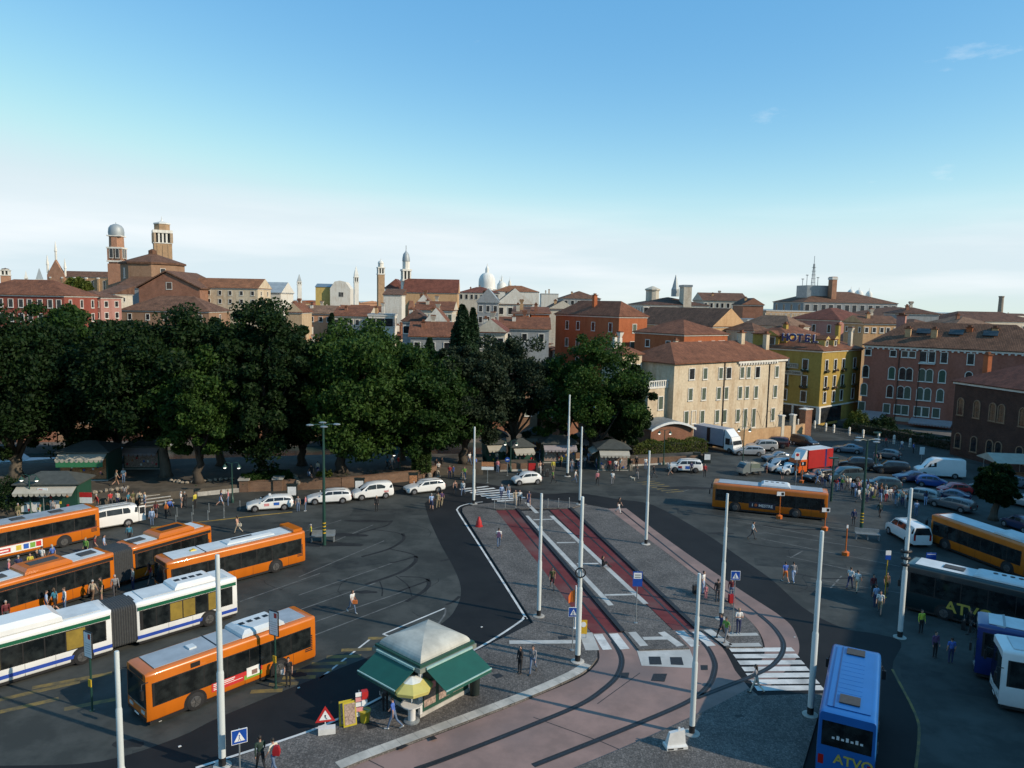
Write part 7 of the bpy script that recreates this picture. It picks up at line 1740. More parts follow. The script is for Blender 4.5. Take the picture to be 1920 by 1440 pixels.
def tall_lamp(label, u, v, vtop, heads=True):
    p = GZ(u, v); h = AT(u, vtop, p.y).z - p.z; t = thing('street_lamp', label, 'lamp', p, 0, 'tall green lamp posts')
    MB().lathe([(.17,0),(.15,2.2),(.09,h)],10).build('post', 'lamp_green', t, smooth=40)
    for k in range(4): MB().lathe([(.16,0),(.16,.1)],10,(0,0,1.1+k*.3)).build('post_band', 'sign_yellow', t)
    for a in range(4): 
        x, y = math.cos(a*math.pi/2+.3), math.sin(a*math.pi/2+.3); MB().tube([(0,0,h),(x*.5,y*.5,h+.12),(x*.9,y*.9,h+.1)],.04,6).build('arm', 'lamp_green', t); MB().ellipsoid((x*1.15,y*1.15,h+.08),(.36,.26,.09),8,5).build('lamp_head', 'galvanised', t)
tall_lamp('tall green lamp post with four flat heads, beside the second taxi', 608,1022,798)
tall_lamp('tall green lamp post with flat heads in the right bus bays', 1614,1000,826)
for lab, u, v, vt in (('plain green lamp post among the waiting crowd',1558,940,860),('plain dark lamp post by the canal at right',1640,880,812)):
    p = GZ(u,v); h = AT(u,vt,p.y).z; t = thing('lamp_post', lab, 'lamp', p); MB().lathe([(.14,0),(.08,h)],8).build('post', 'lamp_green', t); MB().box(-.5,.5,-.2,.2,h,h+.15).build('lamp_head', 'lamp_green', t)
# bollards
i = 0
for u, v, vt in ((927,955,934),(947,954,933),(967,952,933),(1027,954,933),(1047,953,932),(1067,952,931)):
    p = GZ(u,v); t = thing('bollard', ('slim grey bollard at the head of the left tram lane','slim grey bollard at the head of the right tram lane')[u > 1000], 'bollard', p, 0, 'slim bollards at the tram stop ' + ('left','right')[u>1000]); MB().lathe([(.045,0),(.045,1.08),(.02,1.12)],8).build('post', 'galvanised', t); MB().lathe([(.09,0),(.09,.02)],8).build('foot_plate', 'galvanised', t)
for u, v in ((332,968),(362,964),(392,960),(420,958),(450,955),(480,951),(360,978),(330,983),(390,974),(420,971)):
    p = G(u,v); t = thing('bollard', 'thin white chain post along the kerb left of the first taxi', 'bollard', p, 0, 'chain posts by the park kerb'); MB().lathe([(.035,0),(.035,.9),(.015,.95)],8).build('post', 'galvanised', t); MB().lathe([(.09,0),(.09,.03)],8).build('foot_plate', 'galvanised', t)
for k, (u, v) in enumerate(((1527,803),(1548,808),(1563,811),(1592,816),(1618,821),(1647,826),(1676,832),(1706,838),(1496,800))):
    p = G(u,v); t = thing('stone_post', 'white stone post of the canal railing', 'post', p, .5, 'white stone posts along the canal'); MB().box(-.14,.14,-.14,.14,0,1.25).build('shaft', 'istrian_stone', t); MB().lathe([(.2,1.25),(.2,1.32),(.02,1.5)],4,ph=.78).build('cap', 'istrian_stone', t)
ra, rb = G(1515,806), G(1722,845); t = thing('canal_railing', 'dark iron railing between the white canal posts', 'railing', ra)
dv = rb-ra
for z in (.55,1.05): MB().tube([(0,0,z),(dv.x,dv.y,z)], .03, 6).build('rail', 'iron_rail', t)
for k in range(60): q = dv*(k/59); MB().bar((q.x,q.y,.05),(q.x,q.y,1.05),.025).build('baluster', 'iron_rail', t)
for k, (u, v) in enumerate(((868,897),(820,893),(805,898))): 
    p = G(u,v); t = thing('stone_bollard', ('stone bollard right of the last taxi','stone bollard at the park corner','stone bollard just left of the park corner')[k], 'bollard', p); MB().lathe([(.32,0),(.34,.1),(.26,.7),(.1,.82)],10).build('body', 'rubble_stone', t, smooth=40); MB().lathe([(.4,0),(.4,.05)],10).build('plinth', 'kerb_stone', t)
# red cone, barrier, bins
t = thing('traffic_cone', 'fat red plastic bollard on the left cobbles', 'bollard', GZ(898,987)); MB().lathe([(.38,0),(.38,.1),(.3,.12)],14).build('base', 'plastic_red', t); MB().lathe([(.3,.12),(.26,.5),(.14,.8),(.11,.95),(.04,.98)],14).build('body', 'plastic_red', t, smooth=40)
t = thing('plastic_barrier', 'white plastic barrier block lying on the cobbled apron', 'barrier', GZ(1266,1400), .18)
MB().loft([[(-.55,-.3,.0),(.55,-.3,.0),(.55,.3,.0),(-.55,.3,.0)],[(-.55,-.3,.14),(.55,-.3,.14),(.55,.3,.14),(-.55,.3,.14)],[(-.48,-.16,.2),(.48,-.16,.2),(.48,.16,.2),(-.48,.16,.2)],[(-.34,-.1,.78),(.44,-.1,.92),(.44,.1,.92),(-.34,.1,.78)]]).build('body', 'plastic_white', t, smooth=30); MB().box(.12,.22,-.02,.02,.85,1.02).build('lug', 'plastic_white', t); MB().box(-.5,-.2,-.31,-.3,.03,.1).box(0,.3,-.31,-.3,.03,.1).build('fork_slot', 'pole_black', t)
for k, (lab, u, v) in enumerate((('dark cylindrical litter bin at the end of the kiosk',890,1302),)):
    t = thing('litter_bin', lab, 'bin', GZ(u,v)); MB().lathe([(.27,.05),(.28,.9),(.3,.92),(.3,1.0)],14,cap=True).build('body', 'bin_dark', t, smooth=40); MB().lathe([(.22,1.001),(.2,1.02)],14).build('rim', 'pole_black', t); MB().lathe([(.2,0),(.2,.05)],10).build('foot', 'pole_black', t)
t = thing('yellow_bin', 'yellow bucket bin beside the postcard rack', 'bin', GZ(684,1352)); MB().lathe([(.24,0),(.3,.55),(.32,.58),(.32,.62),(.28,.62)],14).build('body', 'plastic_yellow', t, smooth=40); MB().tube([(-.3,0,.6),(0,0,.68),(.3,0,.6)],.015,5).build('handle', 'galvanised', t)
# --- the big kiosk
K0, K1, K2 = GZ(788,1345), GZ(878,1297), GZ(697,1316)
e1 = (K1-K0); e1.z = 0; Wk = e1.length; yk = math.atan2(e1.y, e1.x); Dk = min((K2-K0).length, 3.6)
t = thing('news_kiosk', 'dark green news kiosk with white domed roof and green awnings', 'kiosk', K0, yk)
MB().box(0,Wk,0,Dk,.22,2.6).build('wall', 'kiosk_green', t); MB().box(-.05,Wk+.05,-.05,Dk+.05,0,.22).build('plinth', 'kerb_stone', t)
MB().box(-.3,Wk+.3,-.3,Dk+.3,2.6,2.85).build('eave', 'kiosk_roof_rim', t); MB().box(-.22,Wk+.22,-.22,Dk+.22,2.85,3.0).build('upper_eave', 'kiosk_green', t)
dm = MB(); rings = []; nn = 10; cx, cy = Wk/2, Dk/2
for k in range(13):
    f = k/12; s = math.cos(f*math.pi/2)**1.2 if k < 12 else .02; rings.append([(cx-(Wk/2+.05)*max(s,.03),cy-(Dk/2+.05)*max(s,.03),3.0+.8*math.sin(f*math.pi/2)),(cx+(Wk/2+.05)*max(s,.03),cy-(Dk/2+.05)*max(s,.03),3.0+.8*math.sin(f*math.pi/2)),(cx+(Wk/2+.05)*max(s,.03),cy+(Dk/2+.05)*max(s,.03),3.0+.8*math.sin(f*math.pi/2)),(cx-(Wk/2+.05)*max(s,.03),cy+(Dk/2+.05)*max(s,.03),3.0+.8*math.sin(f*math.pi/2))])
dm.loft(rings).build('dome_roof', 'kiosk_dome', t)
for i in range(3):
    a = .25 + i*(Wk-.4)/3; b = a + (Wk-.4)/3 - .25
    w_ = MB().box(a,b,-.03,0,.45,1.75).build('display_window', 'goods_mixed', t); MB().box(a,b,-.045,-.031,1.35,1.7).build('magazine_row', 'print_pink' if i != 1 else 'print_white', t); MB().box(a-.06,b+.06,-.06,0,1.75,1.83).build('shelf', 'kiosk_green', t)
def kiosk_awning(nm, pts_in, pts_out, val):
    A_, B_ = pts_in; C_, D_ = pts_out
    MB().loft([[A_,B_,(B_[0],B_[1],B_[2]-.03),(A_[0],A_[1],A_[2]-.03)],[D_,C_,(C_[0],C_[1],C_[2]-.03),(D_[0],D_[1],D_[2]-.03)]]).poly([D_,C_,(C_[0],C_[1],C_[2]-val),(D_[0],D_[1],D_[2]-val)]).build(nm, 'awning_green', t)
    MB().bar(D_,C_,.06).build('awning_bar', 'awning_trim', t); MB().bar((A_[0],A_[1],A_[2]+.06),(B_[0],B_[1],B_[2]+.06),.16,.12).build('awning_box', 'awning_trim', t)
kiosk_awning('awning', ((.1,-.32,2.72),(Wk-.1,-.32,2.72)), ((Wk-.1,-1.85,2.08),(.1,-1.85,2.08)), .22)
kiosk_awning('awning', ((-.32,.1,2.72),(-.32,Dk-.1,2.72)), ((-1.65,Dk-.1,2.08),(-1.65,.1,2.08)), .22)
MB().box(-.06,0,.5,Dk-.4,.5,1.0).build('counter', 'kerb_stone', t); MB().box(-.04,.0,.4,Dk-.3,1.05,2.2).build('serving_hatch', 'goods_dark', t); MB().box(-.1,.06,-.1,.06,.22,2.6).build('corner_post', 'plastic_white', t)
# parasol table, boards, racks
t = thing('parasol_table', 'round standing table with yellow and white parasol at the kiosk', 'table', GZ(772,1352))
MB().lathe([(.42,0),(.42,.06),(.3,.1)],16).build('base', 'galvanised', t); MB().lathe([(.2,.1),(.2,.95)],14).build('pedestal', 'plastic_white', t, smooth=40); MB().lathe([(.58,.95),(.58,1.0)],18).build('table_top', 'plastic_white', t); MB().tube([(0,0,1.0),(0,0,2.45)],.025,8).build('parasol_pole', 'sign_white', t)
MB().loft([[(r*math.cos(a*math.pi/4+.2),r*math.sin(a*math.pi/4+.2),z) for a in range(8)] for r, z in ((1.12,1.98),(1.1,2.0),(.55,2.28))],cap=False).build('canopy', 'parasol_yellow', t); MB().loft([[(r*math.cos(a*math.pi/4+.2),r*math.sin(a*math.pi/4+.2),z) for a in range(8)] for r, z in ((.55,2.28),(.03,2.45))],cap=False).build('canopy_top', 'parasol_white', t)
for k in range(8):
    a = k*math.pi/4+.2; a2 = a+math.pi/4; MB().poly([(1.12*math.cos(a),1.12*math.sin(a),1.98),(1.12*math.cos(a2),1.12*math.sin(a2),1.98),(1.1*math.cos(a2),1.1*math.sin(a2),1.82),(1.1*math.cos(a),1.1*math.sin(a),1.82)]).build('valance', 'parasol_yellow', t)
for k, (u,v,ya,lab) in enumerate(((655,1358,.5,'front yellow framed sandwich board beside the kiosk'),(648,1356,.45,'rear yellow framed sandwich board leaning beside the kiosk'))):
    t = thing('sandwich_board', lab, 'board', GZ(u,v), ya); MB().loft([[(-.35,-.2,0),(.35,-.2,0),(.35,0,1.25),(-.35,0,1.25)],[(-.35,-.16,0),(.35,-.16,0),(.35,.03,1.25),(-.35,.03,1.25)]]).build('frame', 'plastic_yellow', t); MB().loft([[(-.28,-.196,.1),(.28,-.196,.1),(.28,-.026,1.15),(-.28,-.026,1.15)],[(-.28,-.19,.1),(.28,-.19,.1),(.28,-.02,1.15),(-.28,-.02,1.15)]]).build('poster', 'goods_mixed', t); MB().bar((-.3,.3,0),(-.3,.02,1.2),.03).bar((.3,.3,0),(.3,.02,1.2),.03).build('strut', 'galvanised', t)
t = thing('postcard_rack', 'upright postcard rack with red cap beside the kiosk', 'rack', GZ(673,1352), .4); MB().tube([(0,0,0),(0,0,1.7)],.03,6).build('post', 'galvanised', t); MB().lathe([(.25,0),(.25,.03)],8).build('foot', 'pole_black', t)
for k in range(5): MB().box(-.2,.2,-.16,-.1,.35+k*.27,.56+k*.27).build('card_row', 'print_pink' if k % 2 else 'print_white', t)
MB().box(.12,.45,-.2,.1,1.25,1.65).build('cap_stack', 'sign_red', t); MB().box(.12,.4,-.2,.1,.9,1.2).build('bag_stack', 'sign_white', t)
# --- smaller kiosks in and along the park
def small_kiosk(label, u, v, w, d, h, yaw, aw='canvas_cream', goods='goods_mixed', wall='kiosk_green', side=None, panel=None, oct_=False, roofm='slate_roof', lit=False):
    p = GZ(u, v); t = thing('market_kiosk', label, 'kiosk', p, yaw, 'green kiosks of the square')
    MB().box(0,w,0,d,0,h).build('wall', wall, t); roof_mesh(w,d,.9,'hip',.35,0,0,h,.12).build('roof', roofm, t)
    MB().box(.15,w-.15,-.05,0,.25,h-.7).build('goods_display', goods, t)
    if panel: MB().box(.1,w-.1,-1.02,-.98,h-1.5,h-.75).build('awning_valance', panel, t)
    awning(t,.0,w,h-.1,h-.65,1.0,aw).location = (0,-.03,0)
    if side: a = awning(t,0,d,h-.15,h-.65,.9,aw); a.rotation_euler = (0,0,-math.pi/2); a.location = (-.03,d,0)
    MB().box(-.05,w+.05,-.1,d+.05,-.02,.12).build('plinth', 'kerb_stone', t)
    rs = random.Random(int(u)); 
    for k in range(int(w*3)): MB().box(-.09,.09,-.05,.05,0,.24).build('ware', rs.choice(['print_pink','print_white','sign_red','print_blue','print_yellow','goods_dark','goods_warm']), t, (.2+rs.uniform(0,w-.4),-.1,rs.uniform(.3,h-.9)))
    return t
small_kiosk('kiosk with pale awning and bright green front at far left', 112,902,5.2,4.2,3.3,.12,'canvas_cream','goods_warm',panel='panel_green')
t = small_kiosk('dark green ticket kiosk with white posters at the left edge', 35,966,5.6,3.2,3.1,.12,'canvas_cream','kiosk_green'); MB().box(.3,2.1,-.09,-.051,.35,1.3).build('poster', 'print_white', t); MB().box(3.0,3.9,-.09,-.051,.6,1.5).build('poster', 'print_white', t); MB().box(.4,2.0,-.09,-.051,1.45,1.9).build('ticket_window', 'window_glass', t)
small_kiosk('newspaper kiosk with cream awnings and magazines right of the tallest pole', 1122,882,4.0,3.6,2.9,.05,'canvas_cream','goods_mixed',side=True,roofm='slate_roof')
small_kiosk('dark souvenir kiosk behind the steps under the trees', 232,880,4.2,3,2.8,.1,'canvas_grey','goods_mixed')
small_kiosk('small green kiosk with cream flap left of the round blue sign', 912,868,2.6,2.4,2.6,.3,'canvas_cream','kiosk_green')
small_kiosk('green kiosk with cream flap behind the small white hatchback', 962,874,2.8,2.4,2.6,.3,'canvas_cream','kiosk_green')
small_kiosk('souvenir kiosk hung with goods left of the tallest pole', 1018,868,4.6,3,2.7,.1,'canvas_grey','goods_mixed')
small_kiosk('shaded stall deep under the grey leaved tree', 905,852,3.4,2.6,2.6,.1,'canvas_grey','goods_dark')
small_kiosk('shaded stall with scarves behind the souvenir kiosk', 985,848,3.6,2.6,2.6,.1,'canvas_cream','goods_warm')
small_kiosk('kiosk with grey awning behind the newspaper kiosk', 1086,856,3.0,2.6,2.7,.1,'canvas_grey','goods_dark')
# info pillars next to the taxis, vending box, stand
for u, v, m, lab in ((548,938,'print_white','dark framed info pillar behind the first taxi'),(674,926,'print_white','dark framed info pillar behind the van taxi'),(775,915,'goods_warm','dark framed advert pillar behind the last taxi'),(997,890,'sign_red','red vending panel behind the small white hatchback')):
    t = thing('info_pillar', lab, 'pillar', G(u,v), .1, 'info pillars'); MB().box(-.55,.55,-.15,.15,0,1.75).build('frame', 'bin_dark', t); MB().box(-.45,.45,-.165,-.151,.6,1.55).build('poster', m, t); MB().box(-.6,.6,-.2,.2,1.75,1.85).build('cap', 'bin_dark', t)
# benches and rails
for lab, u, v in (('grey metal bench rail at the foot of the tall green lamp post',582,1016),('grey metal bench rail beside the right lamp post',1603,1010)):
    p = G(u,v); t = thing('bench_rail', lab, 'bench', p, .12 if u < 900 else -.2)
    for x in (0.1,1.1,2.1): MB().box(x-.05,x+.05,-.2,.2,0,.55).build('leg', 'galvanised', t)
    for y in (-.22,.0,.22): MB().box(0,2.2,y-.08,y+.08,.55,.62).build('slat', 'galvanised', t)
    MB().box(0,2.2,.3,.36,.62,1.0).build('backrest', 'galvanised', t)
# sheds with vaulted metal roofs
for lab, u0, u1, v, L, hh in (('brick shed with curved grey roof and white fascia, above the reedy hedge',1219,1298,846,13,3.2),('second curved roof shed farther back, left of the cream house',1152,1224,832,14,3.2),('dark roofed curved shed behind the tallest pole',1062,1110,826,12,3.0)):
    a, b = G(u0,v), G(u1,v-4); w = (b-a).length; t = thing('vaulted_shed', lab, 'shed', a, facing(a,b)); n = 10
    arc = [(w*k/n, hh + 1.1*math.sin(math.pi*k/n)**.9) for k in range(n+1)]
    MB().loft([[(0,y,0)] + [(w,y,0)] + [(x,y,z-.05) for x, z in arc[::-1]] for y in (0,L)]).build('wall', 'wall_brick', t, uv=True)
    MB().loft([[(x*1.04-.02*w,y,z) for x, z in arc] + [(x*1.04-.02*w,y,z+.14) for x, z in arc[::-1]] for y in (-.5,L+.3)]).build('roof', 'zinc', t)
    MB().loft([[(x*1.05-.025*w,y,z-.12) for x, z in arc] + [(x*1.05-.025*w,y,z+.22) for x, z in arc[::-1]] for y in (-.6,-.45)]).build('fascia', 'sign_white', t)
    for k in range(8): MB().loft([[(x*1.04-.02*w,y,z+.145) for x, z in arc] + [(x*1.04-.02*w,y,z+.2) for x, z in arc[::-1]] for y in (.4+k*L/8,.5+k*L/8)]).build('roof_seam', 'zinc', t)
# open market canopy at the right edge
t = thing('market_canopy', 'white market canopy at the right edge above the parked cars', 'canopy', G(1868,905), -.1)
for x in (.2,4.8,9):
    for y in (0.2,3.8): MB().bar((x,y,0),(x,y,2.6),.08).build('post', 'galvanised', t)
roof_mesh(9.4,4.2,.9,'gable_x',.4,0,0,2.6,.06).build('canopy_roof', ['canvas_cream','canvas_cream'], t); MB().box(.4,9,1,3,0,.9).build('stall_table', 'goods_warm', t)
for lab, u, v, m in (('white parking machine board beside the white off-roader',1325,868,'sign_white'),('dark service box at the garden wall corner',1306,866,'bin_dark')):
    t = thing('service_box', lab, 'box', G(u,v)); MB().box(-.5,.5,-.25,.25,0,1.4).build('cabinet', 'bin_dark', t); MB().box(-.42,.42,-.265,-.251,.5,1.3).build('door', m, t)
# big parking garage to the right of the view: it is what shades the right-hand bays late in the day
t = thing('parking_garage', 'pale concrete parking garage right of the square', 'garage', (20.5,-34,0), math.atan2(64,38))
for k in range(7):
    MB().box(0,146,-46,0,k*3.1,k*3.1+1.25).build('parapet', 'wall_pale', t)
    MB().box(.4,145.6,-45.6,-.4,k*3.1+1.25,k*3.1+3.1).build('deck', 'wall_grey', t)
# ================================================================== PEOPLE
def capsule(mb, a, b, ra, rb, n=10):
    a, b = Vector(a), Vector(b); d = (b-a); L = d.length; d.normalize()
    up = Vector((0,0,1)) if abs(d.z) < .9 else Vector((1,0,0)); t = d.cross(up).normalized(); q = t.cross(d).normalized(); rings = []
    for k in range(1,4): th = math.pi/2*k/4; rings.append((a - d*ra*math.cos(th), ra*math.sin(th)))
    rings.append((a, ra)); rings.append((b, rb))
    for k in range(3,0,-1): th = math.pi/2*k/4; rings.append((b + d*rb*math.cos(th), rb*math.sin(th)))
    mb.loft([[c + t*math.cos(2*math.pi*j/n)*r + q*math.sin(2*math.pi*j/n)*r for j in range(n)] for c, r in rings][::-1])
SKIN, TOP, LOW, HAIR, SHOE = range(5)
def person_mesh(name, pose='stand', dress='ts', hair='short', female=False):
    """one closed skin over a jointed figure 1.72 m tall facing +x; clothes as material zones"""
    E, C = [], []                     # ellipsoids (c, r, zone), capsules (a, b, ra, rb, zone)
    shw = .165 if female else .19; hip = .095
    pel = .93 if pose != 'sit' else .2
    base = pel - .93
    V3 = lambda x, y, z: Vector((x, y, z + base))
    lean = .05 if pose.startswith('walk') else 0.0
    low2 = SKIN if dress == 'sh' else LOW; sleeve = SKIN if dress in ('ts','sh','dr') else TOP
    low1 = LOW
    E += [(V3(lean*.9,0,1.27),(.105,shw*.86,.2),TOP), (V3(lean*.5,0,1.08),(.098,shw*.74 if female else shw*.78,.17),TOP), (V3(0,0,.94),(.112,.162,.12),LOW if dress != 'dr' else TOP)]
    C += [(V3(lean,-shw*.86,1.395),V3(lean,shw*.86,1.395),.062,.062,TOP), (V3(lean,0,1.4),V3(lean*1.3,0,1.53),.058,.05,SKIN)]
    hx = lean*1.5 + .015
    E += [(V3(hx,0,1.615),(.096,.076,.118),SKIN), (V3(hx+.03,0,1.56),(.062,.055,.06),SKIN)]
    C += [(V3(hx+.09,0,1.625),V3(hx+.112,0,1.595),.012,.017,SKIN)]
    for s in (-1,1): E.append((V3(hx-.005,s*.078,1.61),(.02,.012,.032),SKIN))
    E += [(V3(hx-.018,0,1.648),(.1,.086,.1),HAIR)]
    if hair == 'long': C += [(V3(hx-.06,0,1.62),V3(hx-.1,0,1.38),.075,.06,HAIR)]
    if hair == 'bun': E += [(V3(hx-.12,0,1.66),(.05,.05,.05),HAIR)]
    if hair == 'cap': E += [(V3(hx+.06,0,1.69),(.09,.08,.018),HAIR)]
    sw = dict(stand=(0,.02), walk=(.34,-.34), walk2=(-.32,.32), phone=(.05,-.02), folded=(0,.03), sit=(0,0), bag=(.2,-.22)).get(pose, (0,0))
    for i, s in enumerate((1,-1)):
        a = sw[i]; h0 = V3(0,s*hip,.9)
        if pose == 'sit': kn = V3(.4,s*.14,.98-.03); an = V3(.48,s*.13,.55+.28); an = Vector((.62,s*.12,.09)); kn = Vector((.36,s*.14,.42))
        else:
            kn = h0 + Vector((math.sin(a)*.44 + .02,s*.005,-math.cos(a)*.44)); b = a - (.5 if a < -.1 else .04)
            an = kn + Vector((math.sin(b)*.42,0,-math.cos(b)*.42))
        C += [(h0,kn,.088,.058,low1), (kn,an,.057,.04,low2)]
        td = Vector((1,0,-.1 if a < -.1 and pose != 'stand' else 0)).normalized()
        if a < -.1 and pose != 'stand': td = Vector((.75,0,-.66))
        C += [(an + Vector((-.05,0,-.035)), an + td*.16 + Vector((0,0,-.045)), .042,.036,SHOE)]
        # arms
        S = V3(lean,s*(shw+.012),1.385); aa = -sw[i]*.9
        if pose == 'phone' and s == 1: el = S + Vector((.1,.08,-.26)); ha = V3(hx+.06,.1,1.58)
        elif pose == 'folded': el = S + Vector((.06,s*.05,-.27)); ha = V3(.17,-s*.06,1.17)
        elif pose == 'sit': el = S + Vector((.1,s*.04,-.26)); ha = el + Vector((.2,-s*.05,-.06))
        else:
            el = S + Vector((math.sin(aa)*.28,s*.035,-math.cos(aa)*.28)); ha = el + Vector((math.sin(aa+.3)*.24,s*.0,-math.cos(aa+.3)*.24))
        C += [(S,el,.05,.041,TOP if dress != 'dr' else SKIN), (el,ha,.04,.029,sleeve)]
        d = (ha-el).normalized(); pm = ha + d*.055
        E.append((pm,(.034,.026,.05),SKIN)); side = d.cross(Vector((0,1,0))).normalized()
        for f in range(4): 
            o = side*(.026-.0175*f); ln = (.06,.068,.064,.05)[f]; p1 = pm + d*.04 + o; p2 = p1 + d*ln*.6; p3 = p2 + (d*.7 + Vector((0,-s*.6,0))).normalized()*ln*.5
            C += [(p1,p2,.0095,.009,SKIN),(p2,p3,.009,.008,SKIN)]
        p1 = pm + side*.03 - d*.01; C.append((p1,p1 + (side*.6+d*.9).normalized()*.055,.011,.009,SKIN))
    if dress == 'dr':
        E += [(V3(0,0,.8),(.15,.17,.2),TOP)]; C += [(V3(0,-.05,.9),V3(.02,-.07,.52),.13,.15,TOP),(V3(0,.05,.9),V3(.02,.07,.52),.13,.15,TOP)]
        C = [(a,b,c,d,SKIN if z == LOW else z) for a,b,c,d,z in C]
    if dress == 'sh':
        C = [(a, a.lerp(b,1.0), c, d, z) for a,b,c,d,z in C]
    mb = MB()
    for c, r, z in E: mb.ellipsoid(c, r, 12, 8)
    for a, b, ra, rb, z in C: capsule(mb, a, b, ra, rb)
    me0 = bpy.data.meshes.new('tmp'); me0.from_pydata([tuple(v) for v in mb.v], [], mb.f)
    o = bpy.data.objects.new('tmp', me0); COL.objects.link(o)
    m = o.modifiers.new('r', 'REMESH'); m.mode = 'VOXEL'; m.voxel_size = .0135; m.use_smooth_shade = True
    s_ = o.modifiers.new('s', 'SMOOTH'); s_.factor = .5; s_.iterations = 2
    me = bpy.data.meshes.new_from_object(o.evaluated_get(bpy.context.evaluated_depsgraph_get())); me.name = 'person'
    bpy.data.objects.remove(o); bpy.data.meshes.remove(me0)
    n = len(me.polygons); ce = np.empty(n*3, np.float32); me.polygons.foreach_get('center', ce); ce = ce.reshape(-1,3)
    best = np.full(n, 9.0); zone = np.zeros(n, np.int32)
    for c, r, z in E:
        k = np.linalg.norm((ce-np.array(c))/np.array(r), axis=1); d = (k-1)*min(r); up = d < best; best[up] = d[up]; zone[up] = z
    for a, b, ra, rb, z in C:
        A_, B_ = np.array(a), np.array(b); ab = B_-A_; t = np.clip(((ce-A_)@ab)/max(ab@ab,1e-9),0,1)
        d = np.linalg.norm(ce-(A_+t[:,None]*ab),axis=1)-(ra+(rb-ra)*t); up = d < best; best[up] = d[up]; zone[up] = z
    hz = (zone == HAIR) & (ce[:,2] < 1.60+base+.03) & (ce[:,0] > hx+.02); zone[hz] = SKIN
    hz = (zone == HAIR) & (ce[:,0] > hx+.062) & (ce[:,2] < 1.69+base); 
    if hair != 'cap': zone[hz] = SKIN
    eye = (zone == SKIN) & (np.abs(np.abs(ce[:,1])-.034) < .013) & (np.abs(ce[:,2]-1.625-base) < .010) & (ce[:,0] > hx+.06); zone[eye] = HAIR
    if dress == 'sh':
        k = (zone == LOW) & (ce[:,2] < .5+base); zone[k] = SKIN
    if dress in ('ts','sh'):
        k = (zone == TOP) & (np.abs(ce[:,1]) > shw+.02) & (ce[:,2] < 1.2+base); zone[k] = SKIN
    for k in range(5): me.materials.append(None)
    me.polygons.foreach_set('material_index', zone); me.polygons.foreach_set('use_smooth', [True]*n); me.update()
    me.materials.clear()
    for k in ('skin_light','cloth_white','cloth_jeans','hair_dark','shoe_dark'): me.materials.append(M(k))
    me.polygons.foreach_set('material_index', zone)
    return me
for nm, c in dict(skin_light=(.42,.24,.17), skin_tan=(.3,.16,.1), hair_dark=(.02,.014,.01), hair_brown=(.07,.04,.02), hair_fair=(.28,.2,.11), hair_grey=(.3,.3,.29), shoe_dark=(.025,.022,.02), shoe_white=(.5,.5,.48)).items(): paint(nm, c, .6, 0, .06)
CLOTH = dict(white=(.62,.62,.6), black=(.013,.013,.015), jeans=(.09,.14,.23), paleblue=(.28,.38,.55), blue=(.06,.13,.42), navy=(.02,.03,.09), grey=(.2,.2,.21), darkgrey=(.05,.05,.055), red=(.38,.03,.03), pink=(.5,.18,.2), peach=(.5,.28,.2), green=(.13,.28,.05), olive=(.08,.08,.03), beige=(.42,.34,.24), khaki=(.25,.2,.12), orange=(.5,.14,.03), yellow=(.5,.42,.05), purple=(.1,.05,.12), maroon=(.12,.02,.025), teal=(.03,.16,.24), hivis=(.42,.52,.05), brown=(.12,.07,.04), cream=(.55,.5,.4), darkgreen=(.015,.035,.025))
for k, c in CLOTH.items(): paint('cloth_' + k, c, .8, 0, .15, 4)
WORD = dict(paleblue='pale blue', darkgrey='dark grey', hivis='yellow high visibility vest', darkgreen='dark green')
PM = {}
def get_pm(pose, dress, hair, fem):
    key = (pose, dress, hair, fem)
    if key not in PM: PM[key] = person_mesh('person', pose, dress, hair, fem)
    return PM[key]
DIRS = dict(T=-90, A=90, L=180, R=0, TL=-135, TR=-45, AL=135, AR=45)
LABELS = set()
prs = random.Random(3)
def person(u, v, top, low, where, face='T', pose='stand', dress='ts', hair='short', fem=False, sc=1.0, hc='hair_dark', skin='skin_light', shoe='shoe_dark', z=None, group=None, word=None):
    p = GZ(u, v) if z is None else G(u, v, z)
    me = get_pm(pose, dress, hair, fem)
    o = bpy.data.objects.new('person', me); COL.objects.link(o)
    o.location = (p.x, p.y, p.z + .004); o.rotation_euler = (0,0,math.radians(DIRS[face] + prs.uniform(-18,18))); o.scale = (sc*prs.uniform(.96,1.02),)*3
    for sl, m in zip(o.material_slots, (skin, 'cloth_'+top, 'cloth_'+low, hc, shoe)):
        sl.link = 'OBJECT'; sl.material = M(m)
    tw, lw = WORD.get(top, top), WORD.get(low, low)
    if dress == 'dr': lab = f"person in {tw} dress {where}"
    else: lab = f"person in {tw}{'' if 'vest' in tw else ' top'} and {lw} {'shorts' if dress == 'sh' else 'trousers'} {where}"
    assert lab not in LABELS, lab
    LABELS.add(lab)
    tag(o, lab, 'person', group); return o
F = True
# foreground
person(738,1367,'blue','jeans','striding past the parasol table','L','walk',shoe='shoe_white')
person(722,1332,'darkgrey','black','standing at the kiosk counter','A','stand','ls')
person(975,1262,'black','black','with hand at the ear right of the kiosk','TL','phone','ls',hair='long',fem=F)
person(999,1262,'grey','jeans','walking beside the one on the phone','T','walk2','ls',hair='long',fem=F)
person(489,1448,'darkgreen','black','walking at the bottom edge','AL','walk','ls',sc=1.05)
person(514,1450,'cream','jeans','carrying a red backpack at the bottom edge','AL','walk2','ts')
person(541,1286,'black','black','by the tail of the nearest orange bus','T','stand','ts',hair='bun',fem=F)
person(660,1149,'white','jeans','crossing the empty bus bays','TR','walk','ts',hair='long',fem=F,hc='hair_brown',shoe='shoe_white')
person(935,1026,'white','jeans','walking away on the left cobbles','A','walk2')
person(1035,1104,'olive','black','walking along the left tram lane','T','walk','sh',hair='long',fem=F,hc='hair_brown')
